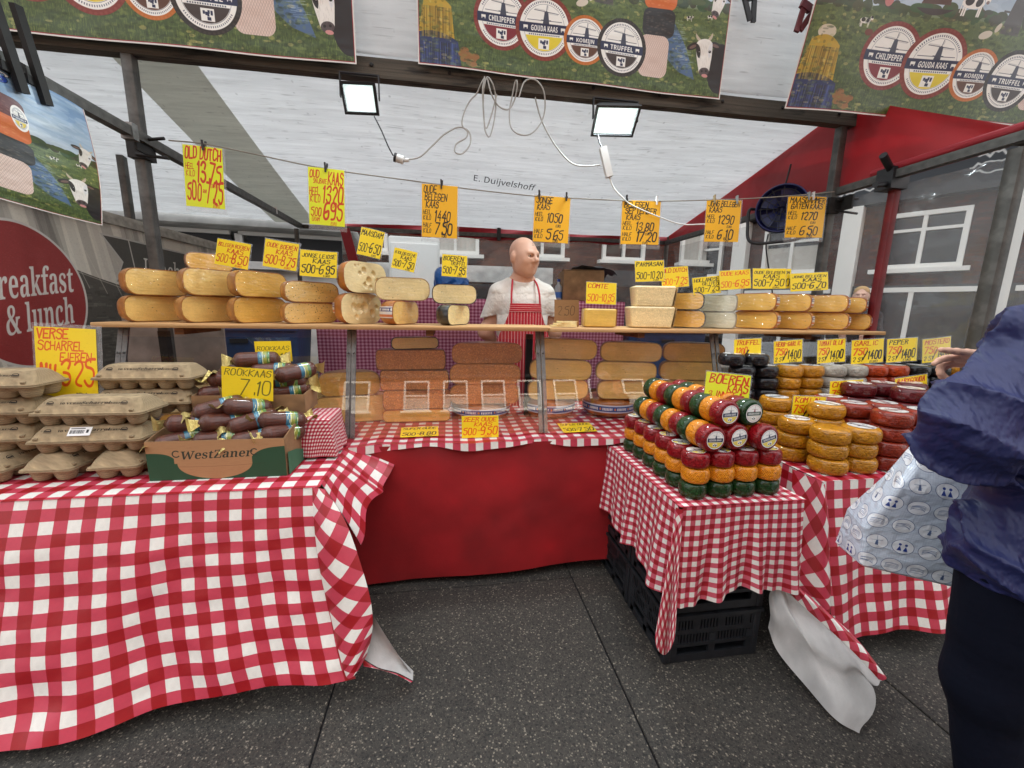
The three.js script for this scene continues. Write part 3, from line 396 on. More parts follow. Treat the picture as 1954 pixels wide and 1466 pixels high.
T.banner = ctex(2048, 1024, (c, W, H) => {
  for (let y = 0; y < H * 0.5; y++) { const t = y / (H * 0.5); c.fillStyle = 'rgb(' + (84 + 100 * t) + ',' + (124 + 74 * t) + ',' + (168 + 40 * t) + ')'; c.fillRect(0, y, W, 1); }
  for (let k = 0; k < 420; k++) { const y = hash(k, 1) * H * 0.44; blob(c, hash(k, 2) * W, y, 30 + 90 * hash(k, 3), 10 + 26 * hash(k, 4), 'rgba(' + (hash(k, 5) > 0.4 ? '226,228,228' : '110,130,150') + ',0.13)'); }
  for (let y = H * 0.48; y < H; y += 1) { const t = (y / H - 0.48) / 0.52; c.fillStyle = 'rgb(' + (86 - 30 * t) + ',' + (104 - 30 * t) + ',' + (58 - 22 * t) + ')'; c.fillRect(0, y, W, 1); }
  for (let k = 0; k < 130; k++) blob(c, hash(k, 11) * W, H * (0.455 + 0.04 * hash(k, 12)), 14 + 40 * hash(k, 13), 10 + 22 * hash(k, 14), 'rgb(' + (44 + 26 * hash(k, 15)) + ',' + (58 + 26 * hash(k, 16)) + ',40)');
  for (let k = 0; k < 9000; k++) { const y = H * (0.5 + 0.5 * hash(k, 21)), x = hash(k, 22) * W, l = hash(k, 23); c.strokeStyle = 'rgba(' + (60 + 90 * l) + ',' + (84 + 84 * l) + ',' + (34 + 40 * l) + ',0.5)'; c.lineWidth = 1.5; c.beginPath(); c.moveTo(x, y); c.lineTo(x + 4 * (l - 0.5), y - 6 - 16 * (y / H - 0.5) * 2); c.stroke(); }
  c.fillStyle = '#4a6688'; c.beginPath(); c.moveTo(W * 0.80, H * 0.56); c.bezierCurveTo(W * 0.84, H * 0.66, W * 0.86, H * 0.7, W * 0.9, H * 0.9); c.lineTo(W * 0.84, H * 0.86); c.bezierCurveTo(W * 0.8, H * 0.8, W * 0.74, H * 0.7, W * 0.76, H * 0.56); c.fill(); for (let k = 0; k < 120; k++) { c.fillStyle = 'rgba(190,210,226,0.25)'; const v = hash(k, 31); c.fillRect(W * (0.785 + 0.06 * v + 0.04 * hash(k, 32)), H * (0.57 + 0.26 * v), 34, 3); }
  windmill(c, W * 0.57, H * 0.38, 1.7, '#4a4744'); cowSide(c, W * 0.43, H * 0.42, 1.05); cowSide(c, W * 0.15, H * 0.55, 0.5); cowSide(c, W * 0.93, H * 0.53, 0.3); cowSide(c, W * 0.86, H * 0.55, 0.32);
  c.fillStyle = '#4b2f24'; c.beginPath(); c.moveTo(W * 0.29, H * 0.44); c.lineTo(W * 0.335, H * 0.2); c.quadraticCurveTo(W * 0.362, H * 0.34, W * 0.37, H * 0.44); c.fill(); c.fillStyle = '#2a211c'; c.beginPath(); c.moveTo(W * 0.28, H * 0.46); c.quadraticCurveTo(W * 0.33, H * 0.52, W * 0.385, H * 0.46); c.fill();
  cowHead(c, W * 0.195, H * 0.30, 1.35, '#2d2422', '#241c1b', -0.1); blob(c, W * 0.2, H * 0.44, 26, 34, '#b9716c'); blob(c, W * 0.197, H * 0.21, 13, 22, '#d9d3cb');
  // a plain stand-in at the left edge: a milk churn in a mustard cloth beside a blue cloth and loaves
  blob(c, W * 0.055, H * 0.62, 50, 34, '#cfc4ad'); c.fillStyle = '#b7962c'; c.beginPath(); c.moveTo(W * 0.02, H * 0.66); c.quadraticCurveTo(W * 0.06, H * 0.6, W * 0.1, H * 0.68); c.lineTo(W * 0.11, H * 0.86); c.lineTo(W * 0.0, H * 0.86); c.fill(); c.fillStyle = '#27365e'; c.beginPath(); c.moveTo(0, H * 0.83); c.quadraticCurveTo(W * 0.06, H * 0.79, W * 0.12, H * 0.86); c.lineTo(W * 0.13, H); c.lineTo(0, H); c.fill(); for (let k = 0; k < 9; k++) blob(c, W * (0.125 + 0.05 * hash(k, 41)), H * (0.88 + 0.09 * hash(k, 42)), 26, 17, '#8d6236'); for (let k = 0; k < 160; k++) { const x = W * (0.012 + 0.088 * hash(k, 43)); c.strokeStyle = hash(k, 45) > 0.5 ? 'rgba(70,52,14,0.22)' : 'rgba(214,184,84,0.22)'; c.lineWidth = 5; c.beginPath(); c.moveTo(x, H * 0.69); c.lineTo(x + 8 * (hash(k, 44) - 0.5), H * 0.85); c.stroke(); } for (let k = 0; k < 120; k++) { const x = W * 0.12 * hash(k, 46); c.strokeStyle = hash(k, 47) > 0.5 ? 'rgba(12,18,40,0.3)' : 'rgba(80,104,170,0.2)'; c.lineWidth = 6; c.beginPath(); c.moveTo(x, H * 0.87); c.lineTo(x + 20 * (hash(k, 48) - 0.5), H); c.stroke(); }
  for (let k = 0; k < 2600; k++) { const y = H * (0.5 + 0.5 * hash(k, 61)), t = hash(k, 62); blob(c, W * hash(k, 63), y, 4 + 16 * hash(k, 64), 3 + 7 * hash(k, 65), t > 0.93 ? 'rgba(214,196,120,0.35)' : t > 0.5 ? 'rgba(34,48,20,0.28)' : 'rgba(128,142,72,0.22)'); }
  blob(c, W * 0.17, H * 0.60, 24, 16, '#6e3524'); blob(c, W * 0.5, H * 0.56, 40, 20, '#cfc6b4', -0.3); blob(c, W * 0.53, H * 0.52, 14, 26, '#cfc6b4', 0.5);
  // stacked waxed cheeses
  for (const [y, h, col] of [[0.22, 0.15, '#57201f'], [0.365, 0.16, '#c76425'], [0.52, 0.16, '#26282a']]) { c.fillStyle = col; c.beginPath(); c.roundRect(W * 0.705, H * y, W * 0.108, H * h, 46); c.fill(); for (let k = 0; k < 60; k++) blob(c, W * (0.715 + 0.09 * hash(k, 51)), H * (y + 0.02 + (h - 0.04) * hash(k, 52)), 10, 4, 'rgba(255,220,180,0.09)'); }
  c.fillStyle = '#d9c3b6'; c.beginPath(); c.roundRect(W * 0.7, H * 0.67, W * 0.1, H * 0.24, 50); c.fill(); c.strokeStyle = '#a98f86'; c.lineWidth = 1.5; for (let k = -14; k < 30; k++) { c.save(); c.beginPath(); c.roundRect(W * 0.7, H * 0.67, W * 0.1, H * 0.24, 50); c.clip(); c.beginPath(); c.moveTo(W * 0.7 + k * 14, H * 0.66); c.lineTo(W * 0.7 + k * 14 + 140, H * 0.92); c.moveTo(W * 0.7 + k * 14 + 140, H * 0.66); c.lineTo(W * 0.7 + k * 14, H * 0.92); c.stroke(); c.restore(); }
  c.save(); c.translate(W * 0.797, H * 0.35); c.scale(0.55, 1.25); cheeseLabel(c, 0, 0, 62, '#ecebe4', 'GOUDA KAAS', '#d9c23a'); c.restore();
  cowHead(c, W * 0.955, H * 0.44, 1.0, '#ddd8d0', '#2a2422', 0.25); blob(c, W * 0.985, H * 0.82, 90, 150, '#1b1819'); cowHead(c, W * 0.925, H * 0.75, 1.3, '#e4e0d8', '#1d1a1b', -0.12);
  cheeseLabel(c, W * 0.252, H * 0.70, 150, '#7a2a22', 'CHILIPEPER', '#7c1f2c'); cheeseLabel(c, W * 0.385, H * 0.72, 158, '#7c2c20', 'GOUDA KAAS', '#dcc72e'); cheeseLabel(c, W * 0.517, H * 0.76, 122, '#b8641f', 'KOMIJN', '#5b3a2a'); cheeseLabel(c, W * 0.64, H * 0.77, 146, '#24211f', 'TRUFFEL', '#3d3431');
  // sunflower, gull and title
  for (let k = 0; k < 22; k++) blob(c, W * 0.185 + 62 * Math.cos(k), H * 0.02 + 62 * Math.sin(k), 26, 11, k % 2 ? '#d9a827' : '#c2871d', k); blob(c, W * 0.185, H * 0.02, 40, 40, '#5b3a1e'); blob(c, W * 0.35, H * 0.1, 44, 8, '#e8e8e4', 0.3);
  const g = c.createLinearGradient(0, 18, 0, 130); g.addColorStop(0, '#b3202c'); g.addColorStop(0.36, '#b3202c'); g.addColorStop(0.4, '#f0eee8'); g.addColorStop(0.66, '#f0eee8'); g.addColorStop(0.7, '#27459a'); g.addColorStop(1, '#27459a');
  c.save(); c.transform(1, 0, -0.2, 1, 40, 0); c.font = 'bold italic 132px sans-serif'; c.lineWidth = 9; c.strokeStyle = '#26304c'; c.strokeText('JOHAN', W * 0.27, 128); c.fillStyle = g; c.fillText('JOHAN', W * 0.27, 128); c.font = 'bold italic 140px serif'; c.strokeText('Kaas', W * 0.62, 142); c.fillText('Kaas', W * 0.62, 142); c.restore();
  c.strokeStyle = '#d9d7d0'; c.lineWidth = 10; c.strokeRect(5, 5, W - 10, H - 10); c.strokeStyle = '#8d1f2a'; c.lineWidth = 4; c.strokeRect(9, 9, W - 18, H - 18);
});
M.banner = phy({ map: T.banner, roughness: 0.4, bumpMap: retile(T.fold, 2), bumpScale: 0.01, clearcoat: 0.2, clearcoatRoughness: 0.3 });
function banner(label, bl, br, h, lean, z, wave, clips) {           // bl, br: pixels of the lower corners at depth z
  const a = U(...bl, 'z', z), b = U(...br, 'z', z), g = thing('advertising_banner', label, 'banner');
  part('print', sheet(40, 14, (u, v) => { const p = a.clone().lerp(b, u); return [p.x, p.y + h * v * Math.cos(lean), p.z + h * v * Math.sin(lean) + wave * Math.sin(u * 14 + v * 2)]; }, (u, v) => [u, v]), M.banner, g);
  return g;
}
function bannerClip(g, x, y, z, s, mat, rz = 0) { part('clip', [bx(0.022 * s, 0.11 * s, 0.012, x - 0.018 * s, y, z, 0, 0, 0.18 + rz), bx(0.022 * s, 0.11 * s, 0.012, x + 0.018 * s, y, z, 0, 0, -0.18 + rz), bx(0.05 * s, 0.03 * s, 0.02, x, y + 0.045 * s, z, 0, 0, rz)], mat, g); }
{
  const b1 = banner('long advertising banner with cows and round cheese labels, its left end past the steel pole', [-163, 42], [681, 124], 1.02, 0.05, BARZ + 0.07, 0.006);
  const b2 = banner('advertising banner with cheese labels hung above the floodlight cables', [798, 122], [1372, 191], 0.88, 0.06, BARZ + 0.06, 0.006);
  const b3 = banner('tilted advertising banner hung in front of the red gable', [1497, 207], [2085, 250], 0.96, 0.24, BARZ + 0.24, 0.008);
  const c1 = U(1432, 15, 'z', BARZ + 0.09); bannerClip(b2, c1.x, c1.y, c1.z, 1.3, M.black, 0.25);
  const c2 = U(1535, 35, 'z', BARZ + 0.3); bannerClip(b3, c2.x, c2.y, c2.z, 1.3, std({ color: 0x5a1a20, roughness: 0.5 }), -0.4);
  // the small banner folded over the left roof rail
  const g = thing('advertising_banner', 'drooping advertising banner end with cow faces clipped to the left roof rail', 'banner'); const z0 = -0.55 * KS, z1 = -1.84 * KS, x = XL + 0.085;
  part('print', sheet(40, 16, (u, v) => [x + 0.012 * Math.sin(u * 22) * (1 - v) + 0.01, ky(2.14) - 0.46 * v + 0.015 * Math.sin(u * 5), lerp(z0, z1, u) - 0.03 * Math.sin(v * 3) * u], (u, v) => [u, 0.98 - v * 0.98]), M.banner, g);
  for (const z of [-1.84, -1.93]) part('clip', [bx(0.018, 0.3, 0.034, x + 0.02, ky(2.2), z, 0, 0.2), bx(0.05, 0.03, 0.05, x - 0.01, ky(2.13), z)], M.ironDark, g);
}

// ------------------------------------------------------------------ printed lunchroom screen on the left
T.mural = ctex(2048, 1152, (c, W, H) => {                          // 2.56 m x 1.44 m; left edge at z = -2.0
  const X = (z) => (-z - 2.0) / 2.56 * W, Y = (y) => (1.98 - y) / 1.44 * H, S = W / 2.56;
  c.fillStyle = '#d6cfbf'; c.fillRect(0, 0, W, H);
  for (let k = 0; k < 60; k++) { const x = hash(k, 1) * W; c.fillStyle = 'rgba(' + (hash(k, 2) > 0.5 ? '168,162,150' : '66,62,56') + ',0.2)'; c.beginPath(); c.moveTo(x, 0); c.lineTo(x + 30 + 40 * hash(k, 3), 0); c.lineTo(x + 90 + 140 * hash(k, 3), H * 0.6); c.lineTo(x + 60 + 90 * hash(k, 3), H * 0.6); c.fill(); }
  c.fillStyle = '#4d4840'; c.beginPath(); c.moveTo(X(-2.7), Y(1.72)); c.bezierCurveTo(X(-3.0), Y(1.6), X(-3.3), Y(1.52), X(-4.56), Y(1.35)); c.lineTo(W, H); c.lineTo(X(-2.9), H); c.fill();
  c.strokeStyle = 'rgba(200,194,180,0.5)'; c.lineWidth = 5; for (let k = 0; k < 9; k++) { c.beginPath(); c.moveTo(X(-2.35 - k * 0.11), Y(1.88 - k * 0.02)); c.lineTo(X(-2.4 - k * 0.12), Y(1.68 - k * 0.03)); c.stroke(); } c.beginPath(); c.moveTo(X(-2.3), Y(1.8)); c.lineTo(X(-3.4), Y(1.5)); c.stroke();
  for (let k = 0; k < 900; k++) { c.fillStyle = 'rgba(' + (hash(k, 7) > 0.55 ? '150,146,136' : '20,19,17') + ',0.2)'; c.fillRect(X(-2.8 - 1.8 * hash(k, 8)), Y(0.6 + 0.95 * hash(k, 9)), 14 + 60 * hash(k, 10), 3 + 12 * hash(k, 11)); }
  const cx = X(-2.585), cy = Y(1.475), r = 0.385 * S; blob(c, cx, cy, r, r, '#c9c4bb'); blob(c, cx, cy, r * 0.965, r * 0.965, '#8e2f2c');
  c.fillStyle = '#d3cec5'; c.font = 'bold italic 108px serif'; c.textAlign = 'center'; c.save(); c.translate(cx, cy); c.transform(0.8, -0.1, 0, 1.5, 0, 0); c.fillText('Breakfast', 40, 4); c.fillText('& lunch', 64, 100); c.restore();
  c.strokeStyle = '#b9b4aa'; c.fillStyle = '#4c4841'; c.lineWidth = 9; c.beginPath(); c.moveTo(X(-3.14), Y(1.88)); c.lineTo(X(-4.5), Y(1.86)); c.lineTo(X(-4.5), Y(1.53)); c.lineTo(X(-3.2), Y(1.58)); c.lineTo(X(-3.28), Y(1.72)); c.closePath(); c.fill(); c.stroke(); c.beginPath(); c.moveTo(X(-3.36), Y(1.88)); c.lineTo(X(-3.4), Y(1.57)); c.stroke();
  c.fillStyle = '#cfcac0'; c.font = 'italic 168px serif'; c.textAlign = 'left'; c.fillText('Lunchroom', X(-3.46), Y(1.62), 0.86 * S); c.font = 'bold 190px serif'; c.fillText('"', X(-4.32), Y(1.56));
  for (let k = 0; k < 26000; k++) { c.fillStyle = 'rgba(' + (hash(k, 17) > 0.5 ? '235,230,220' : '10,10,10') + ',0.05)'; c.fillRect(hash(k, 18) * W, hash(k, 19) * H, 5, 3); }
});
{
  const s = thing('printed_screen', 'grey printed lunchroom screen with a red breakfast roundel', 'screen', [-2.24, 0, -3.28]);
  part('print', sheet(40, 8, (u, v) => [0.025 + 0.012 * Math.sin(u * 15), 0.54 + 1.44 * v, 1.28 - 2.56 * u], (u, v) => [u, v]), std({ map: T.mural, roughness: 0.6, bumpMap: retile(T.fold, 3), bumpScale: 0.008 }), s);
  part('panel', bx(0.02, 1.9, 2.9, -0.005, 1.0, -0.1), M.black, s); part('cap_rail', bx(0.07, 0.07, 3.6, 0.02, 1.99, 0.28), std({ color: 0xc9c2b4, map: retile(T.mottle, 4), roughness: 0.7 }), s);
  for (const z of [1.2, -1.3]) part('foot', bx(0.5, 0.05, 0.06, 0, 0.025, z), M.ironDark, s);
}
// ------------------------------------------------------------------ tables, cloths, counter
const TY = 0.77;                                                   // top of the cloth on the tables
const loft = (A, B, nu, nv, bulge, uvf) => sheet(nu, nv, (u, v) => { const a = along(A, v), b = along(B, v); const p = a.lerp(b, u); return bulge ? p.add(bulge(u, v)) : p; }, uvf);
const crumple = (x, y, a) => a * (fbm(x * 2.3, y * 2.3) - 0.5) + 0.4 * a * (fbm(x * 7 + 3, y * 7) - 0.5);
function trestle(label, x0, x1, z0, z1, y) {
  const t = thing('trestle_table', label, 'table', [(x0 + x1) / 2, 0, (z0 + z1) / 2]), w = x1 - x0, d = z1 - z0;
  part('tabletop', bx(w, 0.03, d, 0, y - 0.022, 0), M.plywood, t);
  for (const sx of [-1, 1]) for (const sz of [-1, 1]) { const l = part('leg', bar(V(sx * (w / 2 - 0.12), y - 0.037, sz * (d / 2 - 0.1)), V(sx * (w / 2 - 0.06), 0.0, sz * (d / 2 - 0.03)), 0.035, 0.035), M.plywood, t); }
  for (const sx of [-1, 1]) part('stretcher', bar(V(sx * (w / 2 - 0.09), 0.13, -(d / 2 - 0.1)), V(sx * (w / 2 - 0.09), 0.13, d / 2 - 0.1), 0.03, 0.04), M.plywood, t);
  return t;
}
{ // left table
  trestle('wooden trestle table under the large red checked oilcloth with eggs', -2.7, -0.515, -2.04, -1.59, TY - 0.004);
  const c = thing('tablecloth', 'large red and white checked oilcloth over the egg and sausage table', 'tablecloth');
  const zf = -1.578, xr = -0.503, xl = -2.8;
  part('top_panel', sheet(60, 14, (u, v) => [lerp(xl, xr + 0.006, u), TY - 0.004 - 0.006 * smooth(0.94, 1, v), lerp(-2.045, zf + 0.004, v)], (u, v) => [lerp(xl, xr, u), -lerp(-2.045, zf, v)]), M.oilcloth, c);
  const hem = (x) => lerp(0.035, 0.1, smooth(-2, -0.5, x)) + 0.012 * Math.sin(x * 6);
  const fr = (u, v) => {
    const x0 = lerp(xl, xr, u), x = lerp(x0, lerp(xl, -0.352, u), v * v * 0.8 + 0.2 * v), e = 1 - Math.exp(-v * 9), flare = lerp(0.30, 0.20, smooth(-1.9, -0.6, x0));
    const fold = (0.018 * Math.sin(x0 * 8.5 + 0.6) + 0.012 * Math.sin(x0 * 17 + 2 + v * 3)) * v + crumple(x0, v, 0.045) * smooth(0, 0.3, v);
    return V(x, TY - 0.01 - v * (TY - 0.01 - hem(x0)), zf + 0.012 * e + flare * v * (0.65 + 0.35 * v) + fold);
  };
  const LEN = 0.76;
  part('front_drape', sheet(110, 50, fr, (u, v) => [lerp(xl, xr, u) + 0.02 * v * u, -v * LEN - 0.01]), M.oilcloth, c);
  part('lining', offsetSheet(sheet(110, 50, fr), 0.003), M.felt, c);
  const sd = (u, v) => { const z = lerp(-2.03, -1.6, u), out = lerp(0.21, 0.13, u); return V(xr + 0.004 + out * v * (0.6 + 0.4 * v) + 0.012 * Math.sin(u * 13 + v * 2) * v, TY - 0.006 - lerp(0.1, 0.25, u) * v * (0.5 + 0.5 * v) - 0.03 * v * Math.sin(u * 7), z + 0.02 * v * Math.sin(u * 9)); };
  part('side_drape', sheet(40, 20, sd, (u, v) => [xr + v * 0.27, -lerp(-2.03, -1.6, u)]), M.oilcloth, c);
  part('side_lining', offsetSheet(sheet(40, 20, sd), -0.003), M.felt, c);
  // the stiff corner rolls forward and lifts off the floor, showing its white back
  const E1 = [0, 0.2, 0.45, 0.7, 0.9, 0.985].map((v) => fr(0.985, v).add(V(0, 0, 0.004)));
  const E2 = [[614, 934, -1.57], [650, 990, -1.52], [686, 1090, -1.46], [703, 1160, -1.42], [704, 1205, -1.40], [694, 1250, -1.39]].map(([x, y, z]) => U(x, y, 'z', z));
  const roll = loft(E1, E2, 18, 40, (u, v) => V(0.012, 0.0, 0.035 * Math.sin(u * Math.PI) * Math.min(1, v * 4)), (u, v) => [0.7 * u * 0.12 + 0.7 * v * 0.75, 0.7 * v * 0.75 - 0.7 * u * 0.12]);
  part('corner_roll', roll, M.oilcloth, c);
  const A = [[702, 1158, -1.425], [735, 1212, -1.41], [765, 1258, -1.40], [786, 1288, -1.40]].map(([x, y, z]) => U(x, y, 'z', z)), B = [[692, 1256, -1.40], [722, 1274, -1.385], [758, 1284, -1.38], [788, 1299, -1.375]].map(([x, y, z]) => U(x, y, 'z', z));
  part('turned_back', loft(A, B, 14, 24, (u, v) => V(0, 0, -0.03 * Math.sin(u * Math.PI)), (u, v) => [u * 0.2, v * 0.3]), M.felt, c);
  const B2 = [[694, 1272, -1.385], [724, 1278, -1.37], [760, 1290, -1.365], [784, 1303, -1.36]].map(([x, y, z]) => U(x, y, 'z', z));
  part('turned_hem', loft(B.map((p) => p.clone().add(V(0, -0.001, 0.004))), B2, 6, 24, null, (u, v) => [v * 0.26, u * 0.05]), M.oilcloth, c);
}
{ // small fine-checked cloth over a box, behind the sausages
  const c = thing('covered_box', 'small box under a fine red checked cloth behind the sausage carton', 'box', [-0.665, TY, -1.985]);
  const f = (a, s) => { const w = 0.125, d = 0.1, q = Math.max(Math.abs(Math.cos(a)), Math.abs(Math.sin(a))); return [w * Math.cos(a) / q, d * Math.sin(a) / q]; };
  part('carton', rbox(0.25, 0.17, 0.2, 0.01, 0, 0, 0), M.kraft, c);
  part('cloth', sheet(72, 24, (u, v) => { const a = u * Math.PI * 2, [x, z] = f(a); if (v < 0.35) { const t = v / 0.35; return [x * t * 1.03, 0.18 + 0.004 * fbm(x * 40, z * 40), z * t * 1.03]; } const t = (v - 0.35) / 0.65, o = 1.04 + 0.2 * t + 0.05 * t * Math.sin(a * 11); return [x * o, 0.18 - 0.172 * t, z * o]; }, (u, v) => { const a = u * Math.PI * 2, q = Math.max(Math.abs(Math.cos(a)), Math.abs(Math.sin(a))); const r = v * 0.31; return [r * Math.cos(a) / q, r * Math.sin(a) / q]; }), M.cottonFine, c);
}
{ // centre counter with its red skirt
  trestle('long counter table under the glass case, behind a red skirt', -1.72, 2.6, -2.95, -2.06, TY - 0.004);
  solo('table_skirt', sheet(150, 24, (u, v) => { const x = lerp(-1.75, 1.5, u); return [x, lerp(TY - 0.012, 0.035 + 0.012 * Math.sin(x * 2.2) + 0.03 * smooth(0.3, 1.2, x), v), -2.038 + 0.05 * v + 0.012 * v * Math.sin(x * 7) + crumple(x, v, 0.018)]; }, (u, v) => [u * 3.25, v * 0.75]), M.redSkirt, 'plain red cloth skirt hanging in front of the centre counter', 'table skirt');
  const c = thing('tablecloth', 'red checked cloth on the counter under the glass case', 'tablecloth');
  const ed = (x) => -2.03 + 0.012 * Math.sin(x * 9) + 0.01 * Math.sin(x * 23);
  part('top_panel', sheet(120, 20, (u, v) => { const x = lerp(-1.7, 1.56, u); return [x, TY - 0.003 + 0.002 * Math.sin(x * 30) * v, lerp(-2.93, ed(x), v)]; }, (u, v) => [u * 3.26, v * 0.9]), M.oilclothR, c);
  part('front_hem', sheet(120, 3, (u, v) => { const x = lerp(-1.7, 1.56, u); return [x, TY - 0.003 - (0.028 + 0.012 * Math.sin(x * 11)) * v, ed(x) + 0.006 * v]; }, (u, v) => [u * 3.26, 0.9 + v * 0.03]), M.oilclothR, c);
}
// the glass case: raking panes on galvanised posts carry the pine shelf
const GT = 17 * Math.PI / 180, GB = V(0, TY + 0.003, -2.14), GH = 0.578, gz = (y) => GB.z - (y - GB.y) * Math.tan(GT);
const SHY = 1.352, SHT = 0.022;
M.glass = phy({ color: 0xffffff, transmission: 1, thickness: 0, roughness: 0.0, ior: 1.9, specularIntensity: 1 });
{
  const pane = (x0, x1, label) => { const g = new THREE.PlaneGeometry(x1 - x0 - 0.012, GH / Math.cos(GT), 1, 1); g.rotateX(-GT); g.translate((x0 + x1) / 2, GB.y + GH / 2, GB.z - GH / 2 * Math.tan(GT)); solo('glass_pane', g, M.glass, label, 'glass pane', 'glass panes of the cheese case'); };
  pane(-1.62, -0.515, 'slanting glass pane behind the egg boxes and sausages'); pane(-0.515, 0.52, 'slanting glass pane between the two galvanised posts'); pane(0.52, 1.62, 'slanting glass pane behind the pyramid of small cheeses'); pane(1.62, 2.62, 'slanting glass pane behind the black and white waxed cheeses');
  for (const [x, l] of [[-0.515, 'galvanised post of the glass case beside the fine checked cloth'], [0.52, 'galvanised post of the glass case between stacked half wheels'], [1.62, 'galvanised post of the glass case behind the dark waxed cheeses'], [-1.6, 'galvanised post of the glass case near the printed screen']]) {
    const p = thing('shelf_post', l, 'post', [x, 0, 0], 0, 'posts of the glass case'); const a = V(0, TY + 0.001, GB.z - 0.012), b = V(0, SHY - SHT - 0.002, gz(SHY) - 0.012);
    part('angle_iron', [bar(a.clone().add(V(-0.014, 0, 0)), b.clone().add(V(-0.014, 0, 0)), 0.022, 0.008), bar(a.clone().add(V(0.014, 0, 0.006)), b.clone().add(V(0.014, 0, 0.006)), 0.022, 0.008), bar(a.clone().add(V(0, 0, -0.018)), b.clone().add(V(0, 0, -0.018)), 0.006, 0.03)], M.galv, p);
    for (const s of [-1, 1]) { const r = new THREE.SphereGeometry(0.006, 8, 6); const q = a.clone().lerp(b, 0.78); r.translate(s * 0.014, q.y, q.z + 0.014); part('rivet', r, M.galv, p); }
  }
  const s = thing('pine_shelf', 'long pine plank shelf carrying wrapped half cheeses above the glass', 'shelf');
  const plank = (x0, x1, dy, za, zb) => { const g = rings([[x1 - x0 - 0.004, zb - za, 0.004, 0], [x1 - x0, zb - za + 0.004, 0.004, 0.003], [x1 - x0, zb - za + 0.004, 0.004, SHT - 0.003], [x1 - x0 - 0.004, zb - za, 0.004, SHT]], 1); const p = g.attributes.position, uv = g.attributes.uv; for (let i = 0; i < p.count; i++) uv.setXY(i, p.getX(i), p.getZ(i) + p.getY(i)); g.translate((x0 + x1) / 2, SHY - SHT + dy, (za + zb) / 2); return g; };
  part('plank', plank(-1.66, 0.545, 0.002, -2.58, -2.21), M.pine, s); part('plank', plank(0.548, 2.72, 0, -2.58, -2.2), M.pine, s);
  for (const x of [-1.3, -0.1, 1.1, 2.2]) part('bearer', bx(0.04, 0.03, 0.34, x, SHY - SHT - 0.016, -2.4), M.plywood, s);
  for (const x of [-1.55, 0.5, 2.55]) part('back_support', bx(0.04, SHY - SHT - TY - 0.034, 0.04, x, (SHY - SHT - 0.034 + TY) / 2 + 0.001, -2.53), M.ironDark, s);
}
